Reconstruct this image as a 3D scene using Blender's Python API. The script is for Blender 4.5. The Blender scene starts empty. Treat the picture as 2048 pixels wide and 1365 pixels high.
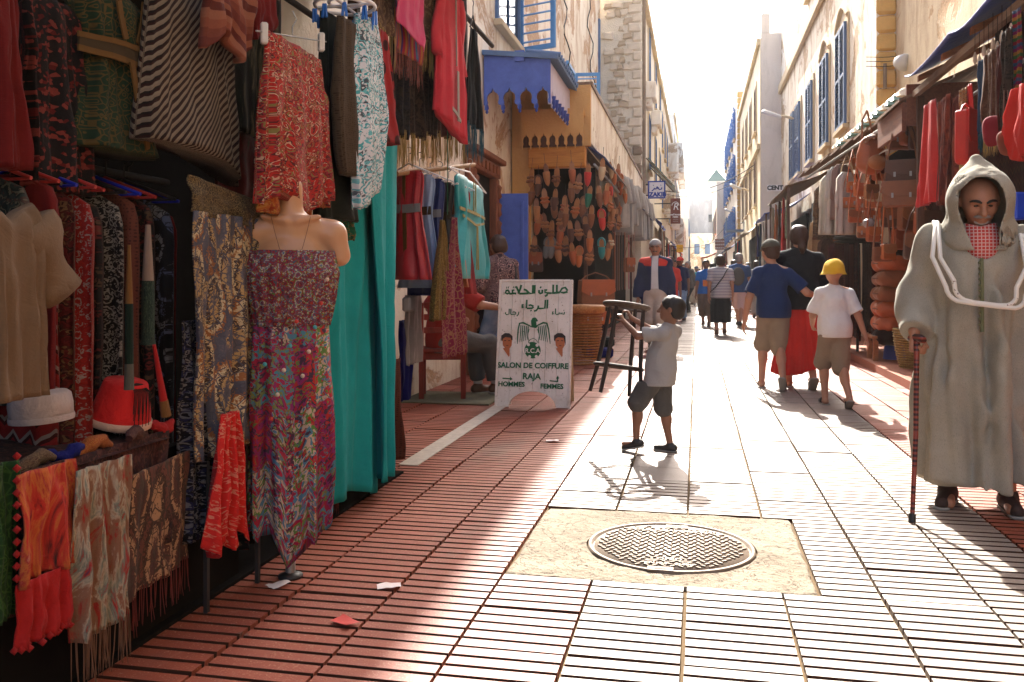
import bpy, bmesh, math, random
import numpy as np
from mathutils import Vector, Matrix, noise as mnoise

# ------------------------------------------------------------------ camera, sky, sun, exposure
SC = bpy.context.scene
COL = SC.collection
R = math.radians
F = 1770.0; CH = 1.10; VPX, HZ = 1393.0, 560.0        # focal length in photo pixels, eye height, vanishing point
YAW = math.atan2(VPX - 1024.0, F)
SY, CY = math.sin(YAW), math.cos(YAW)
cam_data = bpy.data.cameras.new('street_camera')
cam = bpy.data.objects.new('street_camera', cam_data); COL.objects.link(cam)
cam.location = (0, 0, CH); cam.rotation_euler = (R(90), 0, YAW)
cam_data.sensor_width = 36.0; cam_data.lens = 36.0 * F / 2048.0
cam_data.shift_x = 0.0; cam_data.shift_y = -(682.5 - HZ) / 2048.0
cam_data.clip_start = 0.05; cam_data.clip_end = 3000
SC.camera = cam

SUN_EL, SUN_AZ = R(38), R(6.5)                          # sun ahead of the camera, a little to the left of the street axis
world = bpy.data.worlds.new('World'); SC.world = world; world.use_nodes = True
wn = world.node_tree; wn.nodes.clear()
wo = wn.nodes.new('ShaderNodeOutputWorld'); wb = wn.nodes.new('ShaderNodeBackground'); sk = wn.nodes.new('ShaderNodeTexSky')
sk.sky_type = 'NISHITA'; sk.sun_disc = False; sk.sun_elevation = SUN_EL; sk.sun_rotation = -SUN_AZ
sk.air_density = 0.8; sk.dust_density = 4.0; sk.ozone_density = 1.0
wb.inputs['Strength'].default_value = 0.15
wn.links.new(sk.outputs[0], wb.inputs[0]); wn.links.new(wb.outputs[0], wo.inputs[0])
sun_data = bpy.data.lights.new('sun', 'SUN'); sun_data.energy = 3.7; sun_data.angle = R(0.53); sun_data.color = (1.0, 0.95, 0.86)
sun = bpy.data.objects.new('sun', sun_data); COL.objects.link(sun)
sdir = Vector((-math.sin(SUN_AZ) * math.cos(SUN_EL), math.cos(SUN_AZ) * math.cos(SUN_EL), math.sin(SUN_EL)))
sun.rotation_euler = sdir.to_track_quat('Z', 'Y').to_euler(); sun.location = (0, 30, 40)
SC.view_settings.view_transform = 'Standard'; SC.view_settings.look = 'None'
SC.view_settings.exposure = 2.28; SC.view_settings.gamma = 1.0; SC.view_settings.use_curve_mapping = False
SC.render.engine = 'CYCLES'; SC.cycles.max_bounces = 7; SC.cycles.diffuse_bounces = 4
SC.cycles.use_denoising = True

rnd = random.Random(7)

# ------------------------------------------------------------------ where things stand: survey of the place
def P(px, py, zc):
    xc = (px - 1024) / F * zc
    return Vector((-SY * zc + CY * xc, CY * zc + SY * xc, CH - (py - HZ) / F * zc))
def _dir(px):
    r = (px - 1024) / F
    return (-SY + CY * r, CY + SY * r)
def pX(px, py, X):
    return P(px, py, X / _dir(px)[0])
def pY(px, py, Y):
    return P(px, py, Y / _dir(px)[1])
def pG(px, py, z=0.0):
    return P(px, py, F * (CH - z) / (py - HZ))

# ------------------------------------------------------------------ objects, tags, copies
def tag(o, label=None, cat=None, group=None, kind=None):
    if label: o['label'] = label
    if cat: o['category'] = cat
    if group: o['group'] = group
    if kind: o['kind'] = kind
    return o
def empty(name, loc=(0, 0, 0), rz=0.0):
    o = bpy.data.objects.new(name, None); COL.objects.link(o)
    o.location = loc; o.rotation_euler = (0, 0, rz); o.empty_display_size = 0.1
    return o
def kids(o): return [c for c in bpy.data.objects if c.parent == o]
def copy_tree(o, parent=None, cm=None):
    if cm is None:
        cm = {}
        for c in bpy.data.objects:
            if c.parent: cm.setdefault(c.parent.name, []).append(c)
    c = o.copy(); COL.objects.link(c); c.parent = parent
    for k in ('label', 'group'):
        if parent is None and k in c: pass
    for ch in cm.get(o.name, []): copy_tree(ch, c, cm)
    return c

class MB:
    """collects faces with uvs into one mesh"""
    def __init__(s): s.v = []; s.f = []; s.uv = []; s.sm = []
    def add(s, vs, fs, uvs=None, smooth=False):
        b = len(s.v); s.v.extend([tuple(q) for q in vs])
        for i, f in enumerate(fs):
            s.f.append([b + k for k in f])
            if uvs is None: s.uv.append([(0, 0)] * len(f))
            else: s.uv.append([uvs[k] for k in f])
            s.sm.append(smooth)
        return s
    def box(s, c, d, rz=0.0, rx=0.0, ry=0.0):
        m = Matrix.Translation(c) @ Matrix.Rotation(rz, 4, 'Z') @ Matrix.Rotation(ry, 4, 'Y') @ Matrix.Rotation(rx, 4, 'X')
        hx, hy, hz = d[0] / 2, d[1] / 2, d[2] / 2
        vs = [m @ Vector((x, y, z)) for x in (-hx, hx) for y in (-hy, hy) for z in (-hz, hz)]
        return s.add(vs, [(0, 1, 3, 2), (4, 6, 7, 5), (0, 4, 5, 1), (2, 3, 7, 6), (0, 2, 6, 4), (1, 5, 7, 3)])
    def box2(s, a, b):
        return s.box([(a[i] + b[i]) / 2 for i in range(3)], [abs(b[i] - a[i]) for i in range(3)])
    def tube(s, pts, r, n=8, cap=True, closed=False):
        pts = [Vector(p) for p in pts]; k = len(pts)
        rr = r if isinstance(r, (list, tuple)) else [r] * k
        up = None; rings = []
        for i in range(k):
            if closed: t = (pts[(i + 1) % k] - pts[i - 1])
            else: t = (pts[min(i + 1, k - 1)] - pts[max(i - 1, 0)])
            t.normalize()
            if up is None:
                up = Vector((0, 0, 1)) if abs(t.z) < .9 else Vector((1, 0, 0))
            a = t.cross(up)
            if a.length < 1e-6: a = t.cross(Vector((1, .3, .2)))
            a.normalize(); b = a.cross(t); b.normalize(); up = b
            rings.append([pts[i] + (a * math.cos(2 * math.pi * j / n) + b * math.sin(2 * math.pi * j / n)) * rr[i] for j in range(n)])
        vs = [v for rg in rings for v in rg]; fs = []
        uv = [(j / n, i * .1) for i in range(k) for j in range(n)]
        m = k if closed else k - 1
        for i in range(m):
            i2 = (i + 1) % k
            for j in range(n):
                fs.append((i * n + j, i * n + (j + 1) % n, i2 * n + (j + 1) % n, i2 * n + j))
        s.add(vs, fs, uv, True)
        if cap and not closed:
            s.add(rings[0], [tuple(range(n))]); s.add(rings[-1], [tuple(range(n - 1, -1, -1))])
        return s
    def lathe(s, prof, c=(0, 0, 0), n=20, sx=1.0, sy=1.0):
        vs = []; k = len(prof)
        for r, z in prof:
            for j in range(n):
                a = 2 * math.pi * j / n
                vs.append((c[0] + r * sx * math.cos(a), c[1] + r * sy * math.sin(a), c[2] + z))
        uv = [(j / n, i / k) for i in range(k) for j in range(n)]
        fs = [(i * n + j, i * n + (j + 1) % n, (i + 1) * n + (j + 1) % n, (i + 1) * n + j) for i in range(k - 1) for j in range(n)]
        return s.add(vs, fs, uv, True)
    def prism(s, poly, d0, d1, fr):
        """poly: 2d outline (ccw); fr(u, v, d) -> point; extruded from depth d0 to d1"""
        n = len(poly)
        a = [fr(u, v, d0) for u, v in poly]; b = [fr(u, v, d1) for u, v in poly]
        uvs = list(poly) + list(poly)
        tri = tess(poly)
        fs = [tuple(t) for t in tri] + [tuple(n + k for k in reversed(t)) for t in tri]
        fs += [((i + 1) % n, i, n + i, n + (i + 1) % n) for i in range(n)]
        return s.add(a + b, fs, uvs)
    def build(s, name, mat, parent=None, bevel=0.0, loc=None):
        me = bpy.data.meshes.new(name)
        vs = s.v
        if loc is not None:
            L = Vector(loc); vs = [tuple(Vector(v) - L) for v in vs]
        me.from_pydata(vs, [], s.f)
        uvl = me.uv_layers.new(name='UVMap')
        flat = [c for f in s.uv for q in f for c in q]
        uvl.data.foreach_set('uv', flat)
        me.polygons.foreach_set('use_smooth', s.sm)
        if isinstance(mat, (list, tuple)):
            for m in mat: me.materials.append(m)
        elif mat: me.materials.append(mat)
        bm = bmesh.new(); bm.from_mesh(me); bmesh.ops.recalc_face_normals(bm, faces=bm.faces)
        if bevel > 0:
            bmesh.ops.remove_doubles(bm, verts=bm.verts, dist=1e-5)
            eds = [e for e in bm.edges if len(e.link_faces) == 2 and e.calc_face_angle(0) > .6]
            bmesh.ops.bevel(bm, geom=eds, offset=bevel, segments=1, affect='EDGES', clamp_overlap=True)
        bm.to_mesh(me); bm.free()
        o = bpy.data.objects.new(name, me); COL.objects.link(o)
        if parent: o.parent = parent
        if loc is not None: o.location = loc
        return o
def tess(poly):
    from mathutils.geometry import tessellate_polygon
    return tessellate_polygon([[Vector((u, v, 0)) for u, v in poly]])
def wn2(x, y, z=0.0): return mnoise.noise(Vector((x, y, z)))

# ------------------------------------------------------------------ node materials
class NT:
    def __init__(s, name):
        s.m = bpy.data.materials.new(name); s.m.use_nodes = True; s.t = s.m.node_tree; s.t.nodes.clear()
        s.out = s.n('ShaderNodeOutputMaterial'); s.b = s.n('ShaderNodeBsdfPrincipled')
        s.l(s.b.outputs[0], s.out.inputs[0])
    def n(s, t, **k):
        q = s.t.nodes.new(t)
        for a, v in k.items(): setattr(q, a, v)
        return q
    def l(s, a, b): s.t.links.new(a, b)
    def val(s, sock, v):
        if hasattr(v, 'is_linked') or hasattr(v, 'links'): s.l(v, sock)
        else: sock.default_value = v
    def math(s, op, a, b=0.0, c=None, clamp=False):
        q = s.n('ShaderNodeMath', operation=op); q.use_clamp = clamp
        s.val(q.inputs[0], a); s.val(q.inputs[1], b)
        if c is not None: s.val(q.inputs[2], c)
        return q.outputs[0]
    def mix(s, f, a, b):
        q = s.n('ShaderNodeMix', data_type='RGBA'); s.val(q.inputs[0], f)
        s.val(q.inputs[6], a if not isinstance(a, tuple) else col(a)); s.val(q.inputs[7], b if not isinstance(b, tuple) else col(b))
        return q.outputs[2]
    def coord(s, kind, scale=(1, 1, 1), rot=(0, 0, 0)):
        tc = s.n('ShaderNodeTexCoord'); mp = s.n('ShaderNodeMapping')
        mp.inputs['Scale'].default_value = scale; mp.inputs['Rotation'].default_value = rot
        s.l(tc.outputs[kind], mp.inputs[0]); return mp.outputs[0]
    def noise(s, co, scale, detail=4, rough=.6, dist=0.0):
        q = s.n('ShaderNodeTexNoise'); q.inputs['Scale'].default_value = scale; q.inputs['Detail'].default_value = detail
        q.inputs['Roughness'].default_value = rough; q.inputs['Distortion'].default_value = dist
        if co is not None: s.l(co, q.inputs['Vector'])
        return q.outputs['Fac']
    def vor(s, co, scale, feat='F1', rand=1.0):
        q = s.n('ShaderNodeTexVoronoi', feature=feat); q.inputs['Scale'].default_value = scale; q.inputs['Randomness'].default_value = rand
        if co is not None: s.l(co, q.inputs['Vector'])
        return q
    def ramp(s, f, stops, const=False):
        q = s.n('ShaderNodeValToRGB'); e = q.color_ramp
        if const: e.interpolation = 'CONSTANT'
        while len(e.elements) < len(stops): e.elements.new(0.5)
        for el, (p, c) in zip(e.elements, stops): el.position = p; el.color = col(c)
        s.l(f, q.inputs[0]); return q.outputs[0]
    def step(s, f, lo, hi):
        q = s.n('ShaderNodeMapRange'); q.interpolation_type = 'SMOOTHSTEP'
        s.l(f, q.inputs[0]); q.inputs[1].default_value = lo; q.inputs[2].default_value = hi
        return q.outputs[0]
    def bump(s, h, strength=.3, dist=.01, prev=None):
        q = s.n('ShaderNodeBump'); q.inputs['Strength'].default_value = strength; q.inputs['Distance'].default_value = dist
        s.l(h, q.inputs['Height'])
        if prev is not None: s.l(prev, q.inputs['Normal'])
        return q.outputs[0]
    def fin(s, c, rough=.8, spec=.3, nrm=None, metal=0.0, sheen=0.0):
        s.val(s.b.inputs['Base Color'], c if not isinstance(c, tuple) else col(c))
        s.val(s.b.inputs['Roughness'], rough); s.b.inputs['Specular IOR Level'].default_value = spec
        s.b.inputs['Metallic'].default_value = metal
        if sheen: s.b.inputs['Sheen Weight'].default_value = sheen
        if nrm is not None: s.l(nrm, s.b.inputs['Normal'])
        return s.m
def col(c): return (c[0], c[1], c[2], 1.0) if len(c) == 3 else c
def mul(c, k): return tuple(min(1, x * k) for x in c)

_mc = {}
def simple(name, c, rough=.7, spec=.3, ns=6.0, var=.25, bs=60.0, bst=.25, bd=.004, metal=0.0, co='Object'):
    """base colour with mottling, grain and fine relief"""
    if name in _mc: return _mc[name]
    t = NT(name); k = t.coord(co)
    f = t.noise(k, ns, 6, .65); g = t.noise(k, bs, 3)
    cc = t.mix(f, mul(c, 1 - var), mul(c, 1 + var))
    r = t.math('MULTIPLY_ADD', f, .25, rough - .12)
    _mc[name] = t.fin(cc, r, spec, t.bump(g, bst, bd), metal); return _mc[name]
def plaster(name, c, stain, peel=.55, ns=.55, seed=0.0, bare=(.40, .30, .21)):
    """old lime-washed render: stains, flaked patches with their own edges, trowel relief"""
    if name in _mc: return _mc[name]
    t = NT(name); k = t.coord('Object'); k2 = t.coord('Object', (1, 1, .35))
    a = t.noise(k, ns, 8, .68, .6); b = t.noise(k2, 2.4, 6, .7, .4); c3 = t.noise(k, 26, 4, .6)
    big = t.step(t.math('ADD', a, t.math('MULTIPLY', c3, .07)), peel, peel + .05)
    c1 = t.mix(t.step(b, .42, .72), c, stain)
    c2 = t.mix(big, c1, t.mix(t.step(c3, .3, .7), bare, mul(bare, 1.5)))
    c4 = c2
    h = t.math('SUBTRACT', t.math('MULTIPLY', c3, .5), t.math('MULTIPLY', big, .5))
    n1 = t.bump(h, .55, .03); n2 = t.bump(t.noise(k, 90, 3), .3, .006, n1)
    _mc[name] = t.fin(c4, .9, .15, n2); return _mc[name]
def wood(name, c, dark, axis=(1, 14, 14), rough=.65):
    if name in _mc: return _mc[name]
    t = NT(name); k = t.coord('Object', axis)
    f = t.noise(k, 1.6, 8, .7, 1.2); g = t.noise(t.coord('Object'), 3.5, 4)
    cc = t.mix(t.step(f, .3, .7), dark, c); cc = t.mix(t.math('MULTIPLY', g, .35), cc, mul(dark, .6))
    _mc[name] = t.fin(cc, rough, .3, t.bump(f, .5, .006)); return _mc[name]
# ------------------------------------------------------------------ the street: ground, ribbed paving tiles, concrete patch, manhole
def tile_mat(name, c, c2, speck):
    t = NT(name); k = t.coord('Object'); oi = t.n('ShaderNodeObjectInfo'); g = t.n('ShaderNodeNewGeometry')
    pos = g.outputs['Position']
    big = t.noise(pos, 1.3, 6, .65); fine = t.noise(pos, 55, 4, .7); sp = t.noise(pos, 160, 2, .5)
    cc = t.mix(t.step(big, .3, .72), c, c2)
    cc = t.mix(t.math('MULTIPLY', oi.outputs['Random'], .35), cc, mul(c2, .72))
    cc = t.mix(t.step(sp, .60, .70), cc, speck)
    cc = t.mix(t.step(fine, .62, .8), cc, mul(c, .5))
    # chewing gum, stains: scattered spots of their own
    v = t.vor(pos, 3.1); r0 = t.step(v.outputs['Distance'], .060, .075)
    pick = t.step(v.outputs['Color'], .62, .66)
    cc = t.mix(t.math('MULTIPLY', t.math('SUBTRACT', 1.0, r0), t.math('MULTIPLY', pick, .55)), cc, (.10, .07, .055))
    st = t.noise(pos, .55, 7, .75, .8); cc = t.mix(t.math('MULTIPLY', t.step(st, .50, .70), .55), cc, (.12, .075, .055))
    scf = t.noise(t.coord('Object', (9, 1.2, 1)), 3, 5, .7); cc = t.mix(t.math('MULTIPLY', t.step(scf, .60, .72), .35), cc, mul(speck, .9))
    n = t.bump(fine, .35, .004); n = t.bump(sp, .35, .002, n)
    return t.fin(cc, t.math('MULTIPLY_ADD', big, .3, .42), .35, n)
M_TILE_RED = tile_mat('red_cement_tile', (.31, .068, .031), (.25, .058, .031), (.40, .18, .11))
M_TILE_PALE = tile_mat('pale_cement_tile', (.285, .222, .178), (.235, .185, .15), (.37, .31, .26))
M_GROOVE_SHADE = simple('groove_shade', (.060, .026, .016), .95, .1, 9, .5, 90, .6, .003)  # dark colour painting the shade inside the tile grooves
M_JOINT = simple('joint_mortar', (.13, .085, .045), .95, .1, 9, .3, 120, .5, .004)
M_GROUND = simple('street_ground', (.30, .24, .19), .95, .1, 2.0, .25, 60, .4, .01)

gb = MB(); gb.add([(-400, -400, -.03), (400, -400, -.03), (400, 400, -.03), (-400, 400, -.03)], [(0, 1, 2, 3)])
tag(gb.build('ground', M_GROUND), kind='structure')
TW, TX0 = .335, -.04
pave = MB(); pave.box2((-2.9, -3, -.029), (3.6, 70, -.0205))
PAVE = tag(pave.build('pavement', M_JOINT), kind='structure')

def tile_mesh(name, mat, ribs=5, w=TW, gap=.012, groove=.0125, depth=.020):
    """one cement tile with moulded ribs running across the street"""
    m = MB(); hw = (w - gap) / 2; L = w; pitch = L / ribs
    prof = []
    for i in range(ribs):
        y0 = -L / 2 + i * pitch + groove / 2; y1 = y0 + pitch - groove
        prof += [(y0, -depth), (y0 + .0025, 0), (y1 - .0025, 0), (y1, -depth)]
    n = len(prof)
    vs = [(-hw, y, z) for y, z in prof] + [(hw, y, z) for y, z in prof]
    fs = [(i, i + 1, n + i + 1, n + i) for i in range(n - 1)]
    vs += [(-hw, -L / 2, -depth - .002), (hw, -L / 2, -depth - .002), (-hw, L / 2, -depth - .002), (hw, L / 2, -depth - .002)]
    fs += [(2 * n, 0, n, 2 * n + 1), (n - 1, 2 * n + 2, 2 * n + 3, 2 * n - 1)]
    for i in range(ribs):
        a = 4 * i; fs += [(a, a + 3, a + 2, a + 1), (n + a, n + a + 1, n + a + 2, n + a + 3)]
    m.add(vs, fs)
    me = m.build(name, [mat, M_GROOVE_SHADE]); d = me.data; bpy.data.objects.remove(me)
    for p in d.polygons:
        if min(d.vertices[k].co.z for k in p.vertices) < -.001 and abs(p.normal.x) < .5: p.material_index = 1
    return d
def flat_mesh(name, mat, w=TW, gap=.010):
    m = MB(); h = (w - gap) / 2
    m.box2((-h, -h, -.018), (h, h, 0)); o = m.build(name, mat, bevel=.003); d = o.data; bpy.data.objects.remove(o); return d
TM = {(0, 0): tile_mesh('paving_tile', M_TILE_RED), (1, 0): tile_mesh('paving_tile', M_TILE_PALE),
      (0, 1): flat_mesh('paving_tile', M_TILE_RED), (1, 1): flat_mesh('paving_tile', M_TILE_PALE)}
PATCH = (-.71, 3.243, .42, 4.247)
near, far = [], []
for c in range(-8, 10):
    X = TX0 + TW * (c + .5)
    for r in range(0, 190):
        Y = 1.40 + TW * r + (.11 if c % 2 else 0) * 0
        if PATCH[0] < X < .62 and PATCH[1] < Y < PATCH[3]: continue
        if X < -1.70 and Y < 6.0: 
            if r % 1: continue
        pale = 1 if (-.36 < X < 1.42) else 0
        if -.75 < X < -.36: pale = 1 if wn2(Y * .7, X) > .25 else 0
        flat = 1 if (Y > 7.2 and -.4 < X < 1.3 and wn2(X * .8, Y * .35, 4) > (-.28 if Y < 11 else .22)) or wn2(X * 1.3 + 9, Y * .9, 2) > .52 else 0
        zc = -SY * X + CY * Y; xc = CY * X + SY * Y
        vis = zc > 1.2 and -.62 < xc / zc < .62 and (zc > 2.2)
        d = (X, Y, pale, flat)
        if Y < 9.4 and vis: near.append((zc, d))
        else: far.append(d)
near.sort(key=lambda q: q[0])
far += [d for _, d in near[296:]]; near = near[:296]
for _, (X, Y, pale, flat) in near:
    o = bpy.data.objects.new('paving_tile', TM[(pale, flat)]); COL.objects.link(o); o.parent = PAVE
    o.location = (X + rnd.uniform(-.0015, .0015), Y, rnd.uniform(-.0025, .0025)); o.rotation_euler = (rnd.uniform(-.004, .004), rnd.uniform(-.004, .004), rnd.uniform(-.004, .004))
for Y in (3.41, 3.745, 4.08):      # cut tiles beside the patch
    o = bpy.data.objects.new('paving_tile', TM[(1, 0)]); COL.objects.link(o); o.parent = PAVE; o.location = (.527, Y, -.001); o.scale = (.60, 1, 1)
for key, nm in (((0, 0), 'red'), ((1, 0), 'pale'), ((0, 1), 'redflat'), ((1, 1), 'paleflat')):
    vs0 = [tuple(v.co) for v in TM[key].vertices]; fs0 = [tuple(p.vertices) for p in TM[key].polygons]
    mi0 = [p.material_index for p in TM[key].polygons]; mi = []
    m = MB()
    for (X, Y, pale, flat) in far:
        if (pale, flat) != key: continue
        if Y > 40 and not flat:
            h = TW / 2 - .006; m.add([(X - h, Y - h, 0), (X + h, Y - h, 0), (X + h, Y + h, 0), (X - h, Y + h, 0)], [(0, 1, 2, 3)]); mi.append(0); continue
        dz = rnd.uniform(-.003, .003)
        m.add([(x + X, y + Y, z + dz) for x, y, z in vs0], fs0); mi += mi0
    o = tag(m.build('paving_tile', list(TM[key].materials), PAVE), kind='stuff'); o.data.polygons.foreach_set('material_index', mi)

# concrete patch round the manhole
def concrete_mat():
    t = NT('broken_concrete'); k = t.coord('Object')
    a = t.noise(k, 3.2, 8, .7, .5); b = t.noise(k, 34, 5, .7); s = t.noise(k, 95, 3)
    cc = t.mix(t.step(a, .35, .7), (.29, .245, .18), (.20, .16, .115)); cc = t.mix(t.step(b, .55, .68), cc, (.085, .06, .042))
    cc = t.mix(t.step(s, .62, .7), cc, (.34, .29, .22))
    ck = t.noise(t.coord('Object', (1, 1, 1)), 4.5, 6, .6, 2.5); cc = t.mix(t.step(t.math('ABSOLUTE', t.math('SUBTRACT', ck, .5)), .004, .012), (.07, .045, .03), cc)
    n = t.bump(a, .8, .03); n = t.bump(b, .9, .014, n); n = t.bump(s, .5, .004, n)
    return t.fin(cc, .9, .2, n)
M_CONC = concrete_mat()
MHC = Vector((-.105, 3.72, 0)); MR = .335
cm = MB(); nr, nt = 26, 96
x0, y0, x1, y1 = PATCH
def sq(a, rr):
    # blend from circle to ragged square outline
    dx, dy = math.cos(a), math.sin(a)
    hx0 = (x1 - MHC.x) if dx > 0 else (MHC.x - x0); hy0 = (y1 - MHC.y) if dy > 0 else (MHC.y - y0)
    s = min(hx0 / max(abs(dx), 1e-6), hy0 / max(abs(dy), 1e-6)) + .010 * wn2(a * 9, 3.3)
    q = MR + .012 + (s - MR - .012) * rr
    return MHC.x + dx * q, MHC.y + dy * q
vs = []; fs = []
for i in range(nr + 1):
    for j in range(nt):
        x, y = sq(2 * math.pi * j / nt, i / nr)
        z = -.004 + .006 * wn2(x * 5, y * 5) + .004 * wn2(x * 19, y * 19, 3) - (.012 if i == nr else 0)
        vs.append((x, y, z))
fs = [(i * nt + j, i * nt + (j + 1) % nt, (i + 1) * nt + (j + 1) % nt, (i + 1) * nt + j) for i in range(nr) for j in range(nt)]
cm.add(vs, fs, None, True)
tag(cm.build('concrete_patch', M_CONC), kind='structure')

def iron_mat():
    t = NT('worn_cast_iron'); k = t.coord('Object'); a = t.noise(k, 7, 6, .7); b = t.noise(k, 120, 3)
    cc = t.mix(t.step(a, .3, .7), (.15, .105, .07), (.22, .165, .12)); cc = t.mix(t.step(b, .6, .75), cc, (.08, .05, .03))
    return t.fin(cc, .6, .4, t.bump(b, .4, .002), .25)
M_IRON = iron_mat(); M_IRON_D = simple('dark_rust_iron', (.10, .045, .03), .7, .3, 20, .3, 120, .4, .002)
mh = empty('manhole_cover', MHC)
tag(mh, 'round cast iron manhole cover with raised tread set in concrete', 'manhole cover')
m = MB(); m.lathe([(0, -.002), (MR - .022, -.002), (MR - .020, -.012), (MR - .012, -.012), (MR - .010, .003), (MR + .004, .003), (MR + .008, -.02)], n=72)
m.build('plate', M_IRON, mh)
m = MB(); row = 0; yy = -.27
while yy < .275:
    xx = -.30 + (.0 if row % 2 else .0165)
    kx = 0
    while xx < .30:
        ok = math.hypot(xx, yy) < .295 and not (abs(yy - .215) < .02 and abs(xx) < .2) and not (abs(yy + .19) < .018 and abs(xx) < .07) and not (abs(xx - .02) < .09 and yy > .25)
        if ok: m.box((xx, yy, .0005), (.026, .0085, .007), .62 if (kx + row) % 2 else -.62)
        xx += .033; kx += 1
    yy += .0255; row += 1
tag(m.build('tread', M_IRON, mh, bevel=.002), kind='stuff')
for (dx, dy, w) in ((.02, .275, .10), (-.03, -.315, .10)):
    m = MB(); m.box((dx, dy, .001), (w, .045, .008)); m.build('lifting_plate', M_IRON, mh, bevel=.002)
    m = MB(); m.box((dx, dy, .0045), (w * .45, .024, .004)); m.build('keyhole', M_IRON_D, mh)
def text_mesh(s, size, name='t', offset=0.0, extrude=.001, align='CENTER', shear=0.0):
    cu = bpy.data.curves.new(name, 'FONT'); cu.body = s; cu.size = size; cu.offset = offset; cu.extrude = extrude
    cu.align_x = align; cu.align_y = 'CENTER'; cu.shear = shear; cu.resolution_u = 3
    o = bpy.data.objects.new(name, cu); COL.objects.link(o); bpy.context.view_layer.update()
    me = bpy.data.meshes.new_from_object(o); bpy.data.objects.remove(o); bpy.data.curves.remove(cu); return me
def text_obj(s, size, mat, parent, mtx, name='lettering', **k):
    me = text_mesh(s, size, **k); me.transform(mtx); me.materials.clear(); me.materials.append(mat); me.name = name
    o = bpy.data.objects.new(name, me); COL.objects.link(o); o.parent = parent; return o
for s, yy, sz in (('OFELIS  ASSAINISSEMENT', .212, .034), ('OFED', -.192, .040), ('EN124 - D400', -.248, .032)):
    text_obj(s, sz, M_IRON_D if 0 else M_IRON, mh, Matrix.Translation((0, yy, .0015)), extrude=.0022, offset=.0006)

# litter
M_PAPER = simple('litter_paper', (.75, .66, .62), .8); M_PAPER_R = simple('litter_red', (.55, .06, .05), .6)
for k, (px, py, rz, mm, lab) in enumerate(((778, 1176, .4, M_PAPER, 'torn white paper scrap lying on the red tiles near the concrete'), (690, 1247, -.5, M_PAPER_R, 'crumpled red and white wrapper lying on the red tiles'), (558, 1173, 1.1, M_PAPER, 'small pale paper scrap beside the black rack foot'), (1105, 884, .2, M_PAPER, 'flat white paper scrap on the tiles before the barber sign'))):
    g = pG(px, py); m = MB(); vs = []
    for i in range(6):
        for j in range(5):
            vs.append((g.x + (i - 2.5) * .017 + .008 * wn2(i, j, k), g.y + (j - 2) * .013 + .008 * wn2(j, i, k + 5), .006 + .014 * abs(wn2(i * .9, j * .9, k * 3.1))))
    m.add(vs, [(i * 5 + j, (i + 1) * 5 + j, (i + 1) * 5 + j + 1, i * 5 + j + 1) for i in range(5) for j in range(4)], None, True)
    o = m.build('paper_scrap', mm, loc=(g.x, g.y, 0)); o.rotation_euler.z = rz; tag(o, lab, 'litter')

# painted white line along the foot of the left shops
M_WHITE_LINE = simple('worn_white_paint', (.50, .44, .37), .8, .2, 14, .45, 80, .3, .002)
m = MB()
ws = [pG(1004, 818), pG(958, 845), pG(905, 876), pG(832, 921)]
L = [(-1.76 , 7.55), (-1.70, 7.55), (-1.66, 5.2), (-1.74, 5.2)]
m.box2((-1.73, 5.0, .001), (-1.61, 7.7, .006)); tag(m.build('road_marking', M_WHITE_LINE), kind='structure')
# ------------------------------------------------------------------ buildings
M_PL1 = plaster('cream_plaster', (.78, .67, .48), (.54, .40, .25), .57, .8, bare=(.45, .31, .18))
M_PL2 = plaster('pale_plaster', (.87, .80, .67), (.58, .45, .31), .57, .9, bare=(.40, .29, .19))
M_PL3 = plaster('flaking_white_plaster', (.86, .78, .63), (.56, .41, .26), .54, .9, bare=(.42, .28, .17))
M_PLG = plaster('grey_plaster', (.66, .60, .54), (.54, .49, .43), .70, .6, bare=(.36, .32, .28))
M_PLT = plaster('tan_plaster', (.64, .36, .13), (.54, .28, .09), .74, .9, bare=(.45, .30, .17))
M_PLW = plaster('white_plaster', (.76, .71, .63), (.62, .55, .45), .70, .9, bare=(.5, .45, .38))
M_STONE = simple('sandstone', (.50, .40, .28), .92, .15, 5, .35, 40, .7, .015)
M_STONE_L = simple('light_sandstone', (.66, .57, .44), .92, .15, 5, .3, 40, .7, .015)
M_STONE_D = simple('dark_weathered_stone', (.27, .20, .14), .95, .1, 5, .35, 40, .7, .015)
M_MORTAR = simple('rubble_mortar', (.78, .70, .56), .95, .1, 3, .3, 30, .9, .03)
M_QUOIN = simple('ochre_quoin', (.66, .40, .13), .9, .15, 4, .3, 40, .5, .01)
M_TRIM = simple('ochre_trim', (.60, .47, .29), .85, .2, 4, .25, 40, .4, .006)
M_BLUE = simple('blue_paint', (.05, .17, .46), .5, .4, 5, .35, 40, .3, .003)
M_BLUE_L = simple('light_blue_paint', (.13, .34, .62), .5, .4, 5, .3, 40, .3, .003)
M_BLUE_D = simple('indigo_paint', (.035, .06, .26), .55, .35, 6, .4, 40, .4, .004)
M_BLUE_S = simple('dusty_blue_paint', (.10, .17, .30), .6, .3, 5, .35, 40, .4, .004)
M_BLUE_F = simple('faded_blue_board', (.085, .14, .43), .7, .25, 8, .4, 60, .5, .004)
M_LILAC = simple('lilac_white_paint', (.60, .56, .66), .7, .2, 6, .2)
M_GLASS = simple('dark_window_glass', (.03, .035, .045), .12, .5, 3, .3, 5, .05, .002)
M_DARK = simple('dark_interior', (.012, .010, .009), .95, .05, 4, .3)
M_STEEL = simple('grey_metal', (.34, .34, .33), .45, .5, 8, .2, 60, .15, .002, .6)
M_LAMP = simple('lamp_housing', (.62, .61, .58), .4, .4, 8, .15)
M_CABLE = simple('black_cable', (.025, .022, .02), .7, .3)
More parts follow.
